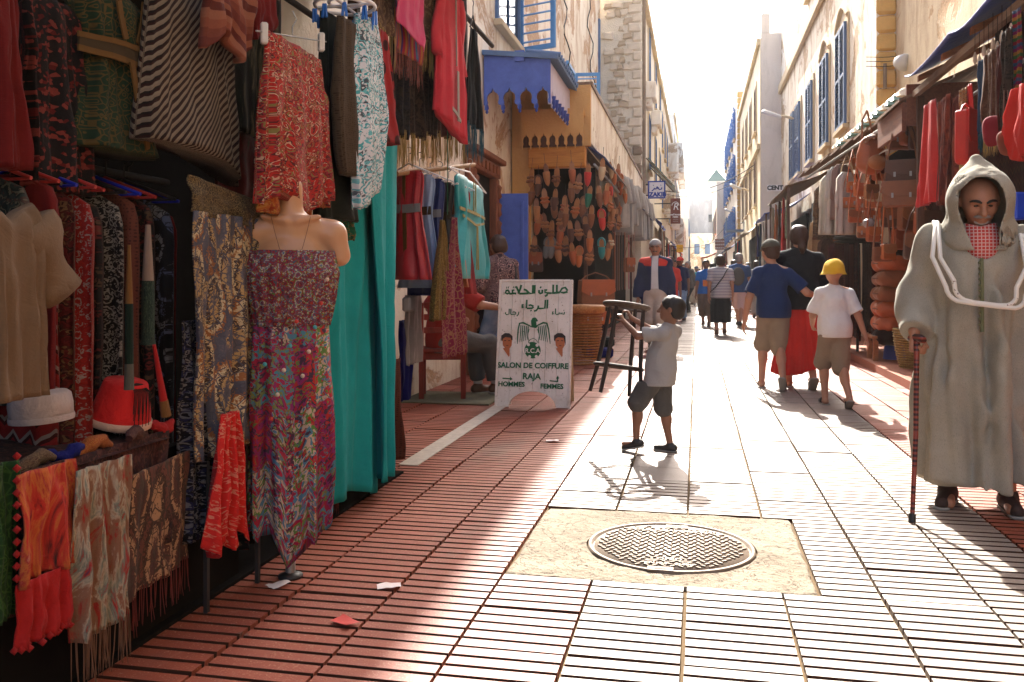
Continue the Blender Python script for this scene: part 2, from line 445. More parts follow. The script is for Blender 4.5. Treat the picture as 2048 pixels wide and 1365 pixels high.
M_WOOD_O = wood('orange_beam_wood', (.62, .27, .045), (.42, .15, .02), (1.2, 9, 14))
M_WOOD_W = wood('weathered_wood', (.30, .19, .115), (.13, .075, .045), (9, .8, 9))
M_WOOD_D = wood('dark_wood', (.13, .06, .035), (.05, .022, .014), (9, 9, .9))
M_WOOD_R = wood('carved_red_wood', (.30, .105, .045), (.15, .045, .02), (9, 9, .9))
M_TILEG = simple('green_glazed_tile', (.09, .17, .12), .35, .5, 8, .4, 40, .3, .006)
M_TARP = simple('blue_tarpaulin', (.035, .075, .36), .45, .4, 3, .35, 14, .6, .02)
M_TARP_B = simple('dark_blue_canvas', (.03, .04, .13), .8, .2, 3, .4, 25, .5, .01)
M_TARP_W = simple('sun_bleached_canvas', (.62, .58, .50), .8, .2, 3, .25, 25, .5, .01)
M_RED_AWN = simple('red_canvas', (.62, .06, .025), .8, .2, 3, .25, 25, .4, .01)

def building(name, label, x0, x1, y0, y1, h, wall, parapet=True):
    e = empty(name, ((x0 + x1) / 2, (y0 + y1) / 2, 0)); tag(e, label, 'building')
    e['b'] = 0; del e['b']
    m = MB(); nx, ny, nz = 6, max(2, int((y1 - y0) / 1.0)), max(4, int(h / .8))
    # walls subdivided and very slightly uneven
    def face(fr, nu, nv):
        vs = [fr(i / nu, j / nv) for i in range(nu + 1) for j in range(nv + 1)]
        m.add(vs, [(i * (nv + 1) + j, (i + 1) * (nv + 1) + j, (i + 1) * (nv + 1) + j + 1, i * (nv + 1) + j + 1) for i in range(nu) for j in range(nv)], None, True)
    wob = lambda a, b: .012 * wn2(a * .7, b * .7, x0)
    face(lambda u, v: (x0, y0 + (y1 - y0) * u, h * v), ny, nz)
    face(lambda u, v: (x1 , y0 + (y1 - y0) * u, h * v), ny, nz)
    face(lambda u, v: (x0 + (x1 - x0) * u, y0, h * v), nx, nz)
    face(lambda u, v: (x0 + (x1 - x0) * u, y1, h * v), nx, nz)
    face(lambda u, v: (x0 + (x1 - x0) * u, y0 + (y1 - y0) * v, h), nx, ny)
    o = m.build('wall', wall, e, loc=(0, 0, 0)); o.location = -Vector(e.location)
    return e
def part(m, name, mat, e, bevel=0.0, sub=None):
    o = m.build(name, mat, None, bevel)
    if sub is not None: o.parent = sub
    else:
        o.parent = e; o.location = -Vector(e.location)
    return o
def window(e, X, sx, ya, yb, za, zb, frame, pane=M_GLASS, bars=True, surround=None, sill=True):
    m = MB(); w = .07; d = .05
    for (a, b, c, g) in ((ya, ya + w, za, zb), (yb - w, yb, za, zb), (ya + w, yb - w, zb - w, zb), (ya + w, yb - w, za, za + w)):
        m.box2((X + sx * .003, a, c), (X + sx * d, b, g))
    if bars:
        ym, zm = (ya + yb) / 2, za + (zb - za) * .6
        m.box2((X + sx * .003, ym - .02, za + w), (X + sx * .04, ym + .02, zb - w)); m.box2((X + sx * .004, ya + w, zm - .018), (X + sx * .036, ym - .02, zm + .018)); m.box2((X + sx * .004, ym + .02, zm - .018), (X + sx * .036, yb - w, zm + .018))
    win = part(m, 'window', frame, e)
    m = MB(); m.box2((X + sx * .001, ya + w, za + w), (X + sx * .02, yb - w, zb - w)); part(m, 'pane', pane, e, 0, win)
    if sill:
        m = MB(); m.box2((X + sx * .002, ya - .08, za - .09), (X + sx * .12, yb + .08, za - .004)); part(m, 'sill', M_TRIM, e, .008, win)
    if surround:
        m = MB(); s = .14
        m.box2((X + sx * .002, ya - s, za - .004), (X + sx * .035, ya - .002, zb + s)); m.box2((X + sx * .002, yb + .002, za - .004), (X + sx * .035, yb + s, zb + s)); m.box2((X + sx * .002, ya - .002, zb + .002), (X + sx * .035, yb + .002, zb + s))
        part(m, 'surround', surround, e, .006, win)
    return win
def leaf(e, o, ax, w, h, mat, slats=10, t=.04, split=True, each=False):
    """shutter leaf: hinge line at o going along ax (unit 2d vector), louvred panels"""
    rz = math.atan2(ax[1], ax[0]); M4 = Matrix.Translation(o) @ Matrix.Rotation(rz, 4, 'Z')
    def bx(m, a, b):
        q = MB(); q.box2(a, b); m.add([M4 @ Vector(v) for v in q.v], q.f)
    m = MB(); s = .07
    bx(m, (0, -t / 2, 0), (s, t / 2, h)); bx(m, (w - s, -t / 2, 0), (w, t / 2, h)); bx(m, (s, -t / 2, 0), (w - s, t / 2, s)); bx(m, (s, -t / 2, h - s), (w - s, t / 2, h))
    if split: bx(m, (s, -t / 2, h * .48), (w - s, t / 2, h * .48 + s))
    lf = part(m, 'shutter', mat, e, .004)
    sm = MB()
    for i in range(slats):
        z = s + (h - 2 * s) * (i + .5) / slats
        if split and h * .46 < z < h * .48 + s + .02: continue
        q = MB(); q.box(((w) / 2, 0, z), (w - 2 * s - .004, t * 1.1, .012), 0, .7)
        if each: mm = MB(); mm.add([M4 @ Vector(v) for v in q.v], q.f); part(mm, 'slat', mat, e, 0, lf)
        else: sm.add([M4 @ Vector(v) for v in q.v], q.f)
    if not each: part(sm, 'louvre', mat, e, 0, lf)
    return lf

# --- left row
HB = 12.4  # house top lies out of view, height shaped to set the shade edge
bA = building('plaster_house', 'cream plaster house with flaking patches above the cloth stall and blue canopy', -7.0, -2.62, -9, 24.6, HB, M_PL3)
window(bA, -2.62, 1, 11.45, 12.95, 4.55, 6.4, M_BLUE_S)
leaf(bA, (-2.60, 13.0, 4.50), (.88, -.32), .62, 1.9, M_BLUE_L, 13, each=True)
leaf(bA, (-2.585, 11.40, 5.02), (.35, .94), .80, 1.4, M_BLUE_L, 9, each=True)
for (pa, pb, ya, yb) in ((1196, 1204, 86, 168),):
    a = pX(pa, ya, -2.62); b = pX(pb, yb, -2.62)
    window(bA, -2.62, 1, a.y, min(b.y, 24.2), 5.4, 8.2, M_BLUE_S)
window(bA, -2.62, 1, 18.0, 19.1, 4.3, 5.6, M_BLUE_L); leaf(bA, (-2.60, 19.15, 4.3), (.93, .1), .55, 1.3, M_BLUE_L, 10)
window(bA, -2.62, 1, 21.6, 22.7, 3.9, 5.2, M_BLUE_L); leaf(bA, (-2.60, 22.75, 3.9), (.93, -.1), .5, 1.3, M_BLUE_L, 10)
leaf(bA, (-2.60, 21.55, 3.9), (.93, -.2), .5, 1.3, M_BLUE_L, 10)
# drain pipe and loose cables running down the facade
for k, (xa, xb, zt) in enumerate(((1128, 1146, 0), (1176, 1192, 0))):
    pts = []
    for i in range(15):
        q = pX(xa + (xb - xa) * i / 14 + 5 * math.sin(i * 1.3 + k), 0 + 245 * i / 14, -2.57); pts.append(q)
    m = MB(); m.tube(pts, .014, 6); c = m.build('facade_cable', M_CABLE)
    tag(c, ('thin black cable running down the flaking house beside the canopy', 'thin black cable running down the house nearest the rubble tower')[k], 'cable')

# rubble-stone tower house with ashlar quoins
YC = 25.0
bC = building('rubble_stone_house', 'tall rubble stone house with dark ashlar corner stones behind the shoe shop', -6.5, -1.52, YC, 40.0, 9.25, M_MORTAR)
stone_kinds = []
def stone_mesh(name, w, d, h, mat, seed, rough=.25):
    rr = random.Random(seed); m = MB()
    m.box((0, 0, 0), (w, d, h)); bm = bmesh.new()
    vs = [bm.verts.new(v) for v in m.v]
    for f in m.f: bm.faces.new([vs[k] for k in f])
    bmesh.ops.recalc_face_normals(bm, faces=bm.faces)
    bmesh.ops.bevel(bm, geom=list(bm.edges), offset=min(w, h) * .16, segments=1, affect='EDGES')
    for v in bm.verts:
        v.co.x += rr.uniform(-1, 1) * w * rough * .25; v.co.z += rr.uniform(-1, 1) * h * rough * .25; v.co.y += rr.uniform(-1, 1) * d * .1
    me = bpy.data.meshes.new(name); bm.to_mesh(me); bm.free(); me.materials.append(mat); return me
SM = [stone_mesh('stone', .30, .09, .20, (M_STONE, M_STONE_L, M_STONE, M_STONE_L)[k % 4], k, .8) for k in range(8)]
QD = [stone_mesh('stone', .34, .10, .26, (M_STONE_D, M_STONE)[k % 2], 40 + k, .25) for k in range(4)]
QL = [stone_mesh('stone', .34, .10, .26, M_STONE_L, 60 + k, .25) for k in range(3)]
def put(me, loc, e, s=(1, 1, 1), rz=0.0, ry=0.0, name='stone'):
    o = bpy.data.objects.new(name, me); COL.objects.link(o); o.parent = e; o.location = Vector(loc) - Vector(e.location); o.scale = s; o.rotation_euler = (0, ry, rz); return o
z = 2.6; k = 0
while z < 9.05:
    w = .40 if k % 2 else .26
    dk = 2.6 < z < 5.2 and rnd.random() < .75
    put((QD if dk else QL)[k % 3], (-1.50 - w / 2 , YC - .02, z), bC, (w / .34, 1, .98)); z += .265; k += 1
rs = random.Random(3); cnt = 0
z = 3.0
while z < 9.0:
    x = -2.60 + rs.uniform(0, .15)
    while x < -1.98:
        w = rs.uniform(.14, .30); pl = wn2(x * 1.9, z * .75, 3.1)
        if pl > -.18 and cnt < 270:
            put(SM[cnt % 8], (x + w / 2, YC - .018 + rs.uniform(-.015, .01), z + rs.uniform(-.02, .02)), bC, (w / .30, 1, rs.uniform(.75, 1.05)), 0, rs.uniform(-.1, .1)); cnt += 1
        x += w + .02
    z += .215
for (ya, za) in ((28.5, 4.6), (28.5, 7.4), (33, 4.6), (33, 7.4), (37, 4.6), (37, 7.4)):
    window(bC, -1.52, 1, ya, ya + 1.1, za, za + 1.8, M_BLUE_S, surround=M_TRIM)
for (ya, za) in ((27.0, 6.6), (30.6, 6.4)):       # small corbelled bays
    m = MB(); m.box2((-1.515, ya, za), (-1.20, ya + 1.0, za + .5)); m.box2((-1.514, ya + .1, za - .25), (-1.32, ya + .9, za - .002)); part(m, 'bay', M_PL2, bC, .02)
m = MB(); m.tube([(-1.46, 25.4, 2.5), (-1.46, 25.4, 9.5)], .05, 8); part(m, 'drainpipe', M_STONE_D, bC)
# green slatted awning on the stone house
aw = empty('slatted_awning', (-1.52, 27.5, 4.0)); tag(aw, 'small green grey slatted awning on the stone house over the street', 'awning')
for i in range(7):
    m = MB(); m.box((-1.52 + .13 + i * .115, 28.2, 4.75 - i * .13), (.15, 2.2, .02), 0, 0, .75); part(m, 'slat', M_TILEG, aw)
for y in (27.15, 29.2): m = MB(); m.tube([(-1.5, y, 4.8), (-.72, y, 3.95)], .02); part(m, 'bracket', M_STONE_D, aw)

bD = building('cream_house', 'cream house with many small bays standing past the rubble stone house', -6.5, -1.60, 40.0, 58.0, 10.0, M_PL1)
bE = building('pale_corner_house', 'pale house with striped bays far down the street past the hotel sign', -6.5, -1.45, 58.0, 82.0, 11.8, M_PLW)
for e, X, ys, zs in ((bD, -1.60, (41.5, 45, 48.5, 52, 55.5), (4.4, 7.2)), (bE, -1.45, (60, 64, 68, 72, 76), (3.8, 6.4, 9.0))):
    for y in ys:
        for z in zs:
            window(e, X, 1, y, y + 1.2, z, z + 1.7, M_BLUE_S, surround=M_TRIM)
            if (int(y) + int(z)) % 2: 
                m = MB(); m.box2((X + .003, y + 1.5, z - .1), (X + .55, y + 2.4, z + 1.5)); part(m, 'bay', M_PL2, e, .02)
for e, X, y0, y1, h in ((bC, -1.52, 25, 40, 9.25), (bD, -1.60, 40, 58, 10.0), (bE, -1.45, 58, 82, 11.8)):
    m = MB(); m.box2((X - .05, y0 + .01, h - .12), (X + .14, y1 - .01, h + .10)); part(m, 'cornice', M_TRIM, e, .02)

# --- right row
bR1 = building('near_plaster_house', 'cream house with cracked plaster and a lamp above the blue tarpaulin stall', 3.20, 8, -8, 15.5, 9.0, M_PL1)
bR2 = building('shuttered_house', 'tall cream house with ochre quoins, string course and blue louvred shutters', 2.90, 8, 15.5, 32.2, 12.6, M_PL2)
QO = [stone_mesh('stone', .34, .10, .30, M_QUOIN, 80 + k, .12) for k in range(4)]
z = 2.9; k = 0
while z < 12.2:
    put(QO[k % 4], (3.06, 15.49, z), bR2, (.93, 1, .96)); z += .30; k += 1
z = 2.9; k = 0
m = MB(); m.box2((2.78, 15.45, 7.55), (2.897, 32.1, 7.85)); part(m, 'string_course', M_TRIM, bR2, .03)
for (pa, pb) in ((1697, 1678), (1660, 1645), (1628, 1617), (1603, 1597), (1591, 1586)):
    ya = pX(pa, 200, 2.90).y; yb = pX(pb, 200, 2.90).y
    if yb - ya < .9: yb = ya + 1.1
    za, zb = 4.15, 6.15; yb = min(yb, ya + 1.3)
    w_ = window(bR2, 2.90, -1, ya, yb, za, zb, M_BLUE_S, surround=M_PLW if 0 else M_TRIM)
    hw = (yb - ya) / 2
    leaf(bR2, (2.83, ya + .01, za), (0, 1), hw - .015, zb - za, M_BLUE_S, 26)
    leaf(bR2, (2.83, yb - .01, za), (0, -1), hw - .015, zb - za, M_BLUE_S, 26)
for (pa, pb) in ((1697, 1678), (1660, 1645), (1628, 1617)):
    ya = pX(pa, 200, 2.90).y; window(bR2, 2.90, -1, ya, ya + 1.2, 8.5, 10.3, M_BLUE_S, surround=M_TRIM)
# arched hood over the first windows
for (pa) in (1697, 1660):
    ya = pX(pa, 200, 2.90).y; m = MB(); m.tube([(2.88, ya - .1 + 1.45 * i / 10, 6.25 + .32 * math.sin(math.pi * i / 10)) for i in range(11)], .06, 6); part(m, 'arch_hood', M_TRIM, bR2)

bR3 = building('grey_end_house', 'house with bare grey end wall and tall parapet stub past the shuttered house', 2.22, 8, 32.2, 47, 9.75, M_PLG)
m = MB(); m.box2((2.23, 32.22, 9.752), (2.52, 33.4, 10.45)); part(m, 'parapet_stub', M_PLG, bR3, .02)
# street face of that house is yellow-washed: a rendered skin 3 cm proud
m = MB(); m.box2((2.19, 32.24, 0), (2.217, 46.95, 9.6)); part(m, 'street_wall', plaster('yellow_plaster', (.80, .70, .50), (.60, .47, .30), .62, .9), bR3)
for y in (34, 37, 40, 43):
    for z in (3.9, 6.6):
        window(bR3, 2.19, -1, y, y + 1.1, z, z + 1.7, M_WOOD_W, surround=M_TRIM)
m = MB(); m.box2((2.08, 32.25, 5.7), (2.187, 46.9, 5.9)); m.box2((2.06, 32.25, 9.35), (2.186, 46.9, 9.6)); part(m, 'string_course', M_TRIM, bR3, .02)
bR4 = building('white_blue_shutter_house', 'white house with stacked bright blue shutters beyond the grey end house', 2.05, 8, 47, 66, 11.0, M_PLW)
k = 0
z = .4
while z < 10.8:
    w = .42 if k % 2 else .30
    put(QO[k % 4], (2.05 + w / 2 + .005, 46.985, z), bR4, (w / .34, .5, .96)); z += .31; k += 1
for y in (49, 52.5, 56, 59.5, 63):
    for z in (3.4, 6.2, 8.7):
        window(bR4, 2.05, -1, y, y + 1.1, z, z + 1.6, M_BLUE, surround=None); leaf(bR4, (2.0, y - .02, z), (-.22, -.97), .5, 1.6, M_BLUE, 9); leaf(bR4, (2.0, y + 1.12, z), (-.22, .97), .5, 1.6, M_BLUE, 9)
bR5 = building('far_white_house', 'low white house with stained wall at the bend far down the street', 1.45, 9, 66, 84, 8.2, M_PLW)
for y in (68, 72, 76, 80): window(bR5, 1.45, -1, y, y + 1.2, 4.6, 6.3, M_BLUE_S, surround=M_TRIM)
# --- the end of the street
bF = building('grey_block', 'square grey white patched block closing the far end of the street', -1.0, 3.2, 96, 108, 9.6, plaster('patched_grey', (.52, .48, .43), (.66, .62, .56), .6, .5, bare=(.46, .42, .37)))
m = MB(); m.box2((1.62, 95.7, 0), (1.72, 95.99, 9.4)); part(m, 'pilaster', M_PLG, bF)
m = MB(); m.box2((1.25, 95.93, 7.2), (1.6, 95.99, 8.0)); part(m, 'window', M_GLASS, bF)
bG = building('stained_white_wall_house', 'low white stained house with red awning at the far end of the street', -.6, 3.6, 88, 95, 5.6, M_PL2)
for x in (-.2, .8): 
    m = MB(); m.box2((x, 87.95, 3.6), (x + .5, 87.995, 4.6)); part(m, 'window', M_BLUE_S, bG)
bH = building('windowed_white_house', 'white house with small blue windows on the far left bend', -6.5, -.75, 84, 99, 9.0, M_PLW)
for y in (85.5, 88, 90.5, 93):
    for z in (2.4, 5.2): window(bH, -.75, 1, y, y + 1.1, z, z + 1.7, M_BLUE_S)
tw = empty('tower', (2.6, 122, 0)); tag(tw, 'white tower with green pyramid roof rising behind the far end of the street', 'tower')
m = MB(); m.box2((1.75, 121.1, 0), (3.5, 123, 14.0)); part(m, 'shaft', M_PLW, tw, .02)
m = MB(); m.box2((1.6, 120.95, 12.9), (3.65, 123.1, 13.1)); m.box2((1.5, 120.9, 14.004), (3.75, 123.2, 14.25)); part(m, 'cornice', M_PLW, tw, .02)
m = MB(); c = (2.62, 122.05, 16.0); b4 = [(1.35, 120.8, 14.26), (3.9, 120.8, 14.26), (3.9, 123.3, 14.26), (1.35, 123.3, 14.26)]
m.add(b4 + [c], [(0, 1, 4), (1, 2, 4), (2, 3, 4), (3, 0, 4), (3, 2, 1, 0)]); part(m, 'roof', M_TILEG, tw)
# ------------------------------------------------------------------ organic surfaces: blended solids turned into one continuous skin
class SDF:
    def __init__(s, lo, hi, res):
        s.lo = np.array(lo, float); s.res = res; s.n = [int(math.ceil((hi[i] - lo[i]) / res)) + 1 for i in range(3)]
        s.f = np.full(s.n, .25, np.float32)
        s.ax = [s.lo[i] + res * np.arange(s.n[i]) for i in range(3)]
    def _sl(s, lo, hi):
        q = []
        for i in range(3):
            a = int(max(0, math.floor((lo[i] - s.lo[i]) / s.res))); b = int(min(s.n[i], math.ceil((hi[i] - s.lo[i]) / s.res) + 1))
            if b <= a: return None
            q.append(slice(a, b))
        return tuple(q)
    def grid(s, sl):
        return np.meshgrid(s.ax[0][sl[0]], s.ax[1][sl[1]], s.ax[2][sl[2]], indexing='ij')
    def _un(s, sl, d, k, sub=False):
        f = s.f[sl]; d = d.astype(np.float32)
        if sub:
            d = -d
            if k <= 0: s.f[sl] = np.maximum(f, d); return
            h = np.clip(.5 - .5 * (f - d) / k * -1 * -1, 0, 1); h = np.clip(.5 + .5 * (d - f) / k, 0, 1)
            s.f[sl] = f * (1 - h) + d * h + k * h * (1 - h); return
        if k <= 0: s.f[sl] = np.minimum(f, d); return
        h = np.clip(.5 + .5 * (d - f) / k, 0, 1)
        s.f[sl] = d * (1 - h) + f * h - k * h * (1 - h)
    def cone(s, a, b, ra, rb, k=.02, sub=False, flat=None):
        a = np.array(a, float); b = np.array(b, float); m = max(ra, rb) + .06
        sl = s._sl(np.minimum(a, b) - m, np.maximum(a, b) + m)
        if sl is None: return s
        X, Y, Z = s.grid(sl); ab = b - a; L2 = ab @ ab + 1e-12
        t = np.clip(((X - a[0]) * ab[0] + (Y - a[1]) * ab[1] + (Z - a[2]) * ab[2]) / L2, 0, 1)
        dx, dy, dz = X - a[0] - t * ab[0], Y - a[1] - t * ab[1], Z - a[2] - t * ab[2]
        if flat: dy = dy / flat
        d = np.sqrt(dx * dx + dy * dy + dz * dz) - (ra + (rb - ra) * t)
        s._un(sl, d, k, sub); return s
    def sleeve(s, a, b, ra, rb, k=.02):
        """tapered tube cut square at b"""
        a = np.array(a, float); b = np.array(b, float); m = max(ra, rb) + .06
        sl = s._sl(np.minimum(a, b) - m, np.maximum(a, b) + m)
        if sl is None: return s
        X, Y, Z = s.grid(sl); ab = b - a; L = math.sqrt(ab @ ab) + 1e-9
        tt = ((X - a[0]) * ab[0] + (Y - a[1]) * ab[1] + (Z - a[2]) * ab[2]) / L
        t = np.clip(tt / L, 0, 1)
        dx, dy, dz = X - a[0] - t * ab[0], Y - a[1] - t * ab[1], Z - a[2] - t * ab[2]
        d = np.sqrt(dx * dx + dy * dy + dz * dz) - (ra + (rb - ra) * t)
        d = np.maximum(d, tt - L)
        s._un(sl, d, k); return s
    def ell(s, c, r, k=.02, rx=0.0, rz=0.0, sub=False):
        c = np.array(c, float); r = np.array(r, float); m = r.max() + .06
        sl = s._sl(c - m, c + m)
        if sl is None: return s
        X, Y, Z = s.grid(sl); X = X - c[0]; Y = Y - c[1]; Z = Z - c[2]
        if rz: ca, sa = math.cos(rz), math.sin(rz); X, Y = X * ca + Y * sa, -X * sa + Y * ca
        if rx: ca, sa = math.cos(rx), math.sin(rx); Y, Z = Y * ca + Z * sa, -Y * sa + Z * ca
        q = np.sqrt((X / r[0])**2 + (Y / r[1])**2 + (Z / r[2])**2)
        g = np.sqrt((X / r[0]**2)**2 + (Y / r[1]**2)**2 + (Z / r[2]**2)**2) + 1e-9
        d = q * (q - 1) / g
        s._un(sl, d, k, sub); return s
    def robe(s, prof, k=.02, folds=9, seed=0.0, cx=None):
        """prof: list (z, rx, ry, cx, cy, foldamp) top to bottom or bottom to top; an open tube of cloth around the body"""
        prof = sorted(prof); zs = [p[0] for p in prof]
        mx = max(p[1] for p in prof) + .08; my = max(p[2] for p in prof) + .08
        sl = s._sl((-mx + min(p[3] for p in prof), -my + min(p[4] for p in prof), zs[0] - .05), (mx + max(p[3] for p in prof), my + max(p[4] for p in prof), zs[-1] + .05))
        X, Y, Z = s.grid(sl)
        I = [np.interp(Z, zs, [p[i] for p in prof]) for i in range(1, 6)]
        x, y = X - I[2], Y - I[3]; th = np.arctan2(y / I[1], x / I[0])
        fold = I[4] * (np.sin(folds * th + seed + 1.2 * np.sin(2 * th + seed) + .9 * np.sin(Z * 3 + seed)) + .5 * np.sin((2 * folds + 1) * th + 2 * seed + Z * 2))
        q = np.sqrt((x / I[0])**2 + (y / I[1])**2)
        rad = np.sqrt(x * x + y * y)
        d = (rad - (rad / np.maximum(q, 1e-4)) - fold) * .8
        d = np.maximum(d, np.maximum(zs[0] - Z, Z - zs[-1]))
        s._un(sl, d, k); return s
    def cut(s, fn):
        X, Y, Z = np.meshgrid(*s.ax, indexing='ij'); s.f = np.maximum(s.f, fn(X, Y, Z).astype(np.float32)); return s
    def wrinkle(s, amp, freq, seed=0.0, zs=1.0):
        X, Y, Z = np.meshgrid(*s.ax, indexing='ij'); r = random.Random(seed); d = 0
        for i in range(4):
            a, b, c, ph = r.uniform(-1, 1), r.uniform(-1, 1), r.uniform(-1, 1) * zs, r.uniform(0, 6)
            a2, b2, c2 = r.uniform(-1, 1), r.uniform(-1, 1), r.uniform(-1, 1) * zs
            d = d + np.sin(freq * (1 + .45 * i) * (a * X + b * Y + c * Z) + ph + 1.6 * np.sin(freq * .7 * (a2 * X + b2 * Y + c2 * Z))) / (1 + .4 * i)
        s.f = s.f + (amp * d * .4).astype(np.float32); return s
    def mesh(s, name, mat, parent=None, loc=None):
        f = s.f; f = np.pad(f, 1, constant_values=.25); n = f.shape; sg = f < 0
        cs = np.zeros((n[0] - 1, n[1] - 1, n[2] - 1), np.int8)
        for i in (0, 1):
            for j in (0, 1):
                for k in (0, 1): cs += sg[i:n[0] - 1 + i, j:n[1] - 1 + j, k:n[2] - 1 + k]
        act = (cs > 0) & (cs < 8); idx = np.full(act.shape, -1, np.int64); cells = np.argwhere(act); idx[act] = np.arange(len(cells))
        if len(cells) == 0: return None
        acc = np.zeros((len(cells), 3)); cnt = np.zeros(len(cells))
        ci = cells
        cor = [(i, j, k) for i in (0, 1) for j in (0, 1) for k in (0, 1)]
        for a in range(8):
            for ax in range(3):
                if cor[a][ax] == 1: continue
                b = list(cor[a]); b[ax] = 1
                fa = f[ci[:, 0] + cor[a][0], ci[:, 1] + cor[a][1], ci[:, 2] + cor[a][2]]; fb = f[ci[:, 0] + b[0], ci[:, 1] + b[1], ci[:, 2] + b[2]]
                m = (fa < 0) != (fb < 0)
                t = np.where(m, fa / np.where(np.abs(fa - fb) < 1e-9, 1, fa - fb), 0)
                p = np.tile(np.array(cor[a], float), (len(ci), 1)); p[:, ax] += t
                acc[m] += p[m]; cnt[m] += 1
        V = (cells + acc / cnt[:, None] - 1) * s.res + s.lo
        Q = []
        for ax in range(3):
            o1, o2 = (ax + 1) % 3, (ax + 2) % 3
            A = [slice(1, n[i] - 1) for i in range(3)]; A[ax] = slice(0, n[ax] - 1); B = list(A); B[ax] = slice(1, n[ax])
            sa, sb = sg[tuple(A)], sg[tuple(B)]
            e = np.argwhere(sa != sb)
            if len(e) == 0: continue
            base = e.copy(); base[:, o1] += 1; base[:, o2] += 1
            def cell(d1, d2):
                q = base.copy(); q[:, o1] -= d1; q[:, o2] -= d2
                return idx[q[:, 0], q[:, 1], q[:, 2]]
            c0, c1, c2, c3 = cell(1, 1), cell(0, 1), cell(0, 0), cell(1, 0)
            fl = sa[tuple(e.T)]
            q = np.stack([c0, c1, c2, c3], 1); q[~fl] = q[~fl][:, ::-1]; Q.append(q)
        Q = np.concatenate(Q)
        me = bpy.data.meshes.new(name); me.vertices.add(len(V)); me.vertices.foreach_set('co', V.astype(np.float32).ravel())
        me.loops.add(len(Q) * 4); me.loops.foreach_set('vertex_index', Q.astype(np.int32).ravel())
        me.polygons.add(len(Q)); me.polygons.foreach_set('loop_start', np.arange(0, len(Q) * 4, 4, dtype=np.int32)); me.polygons.foreach_set('use_smooth', np.ones(len(Q), bool))
        me.update(calc_edges=True)
        if mat: me.materials.append(mat)
        o = bpy.data.objects.new(name, me); COL.objects.link(o)
        if parent: o.parent = parent
        if loc is not None: o.location = loc
        return o

V3 = lambda *a: np.array(a, float)
def ik(a, c, l1, l2, bend):
    a, c, bend = np.array(a, float), np.array(c, float), np.array(bend, float); d = c - a; L = np.linalg.norm(d)
    mx = (l1 + l2) * .998
    if L > mx: c = a + d / L * mx; d = c - a; L = mx
    u = d / L; x = (l1 * l1 - l2 * l2 + L * L) / (2 * L); h = math.sqrt(max(0, l1 * l1 - x * x))
    b = bend - u * (bend @ u); b = b / (np.linalg.norm(b) + 1e-9)
    return a + u * x + b * h, c

def skin_mat(name, c):
    if name in _mc: return _mc[name]
    t = NT(name); k = t.coord('Object'); a = t.noise(k, 14, 4); b = t.noise(k, 160, 3); c1 = t.mix(a, mul(c, .85), mul(c, 1.12))
    c1 = t.mix(t.step(b, .55, .8), c1, mul(c, .72)); t.b.inputs['Subsurface Weight'].default_value = .06
    t.b.inputs['Subsurface Radius'].default_value = (.012, .004, .002)
    _mc[name] = t.fin(c1, .5, .35, t.bump(b, .25, .0012)); return _mc[name]
def cloth_mat(name, c, ns=5, var=.18, weave=420, rough=.9):
    if name in _mc: return _mc[name]
    t = NT(name); k = t.coord('Object'); a = t.noise(k, ns, 5); b = t.noise(k, weave, 2, .5)
    cc = t.mix(a, mul(c, 1 - var), mul(c, 1 + var)); cc = t.mix(t.math('MULTIPLY', b, .35), cc, mul(c, .55))
    _mc[name] = t.fin(cc, rough, .15, t.bump(b, .35, .0015, t.bump(t.noise(k, 11, 4, .6, .8), .55, .022)), 0, .04); return _mc[name]
S_OLD = skin_mat('weathered_brown_skin', (.38, .175, .10)); S_TAN = skin_mat('tan_skin', (.40, .20, .125)); S_FAIR = skin_mat('fair_skin', (.52, .30, .21)); S_BRN = skin_mat('brown_skin', (.22, .10, .06))
H_BLK = simple('black_hair', (.016, .012, .010), .5, .4, 30, .5, 260, .8, .003); H_BRN = simple('dark_brown_hair', (.045, .022, .013), .5, .4, 30, .5, 260, .8, .003); H_GRY = simple('grey_hair', (.32, .29, .26), .6, .3, 30, .3, 260, .8, .003)
M_EYE = simple('eye_dark', (.02, .014, .012), .2, .5); M_SHOE_B = simple('black_shoe_leather', (.025, .022, .022), .5, .4, 9, .4); M_SHOE_BR = simple('brown_leather_shoe', (.11, .055, .03), .55, .35, 9, .4); M_SOLE = simple('shoe_sole', (.30, .28, .25), .8, .2); M_SOCK = cloth_mat('pale_sock', (.55, .52, .50))

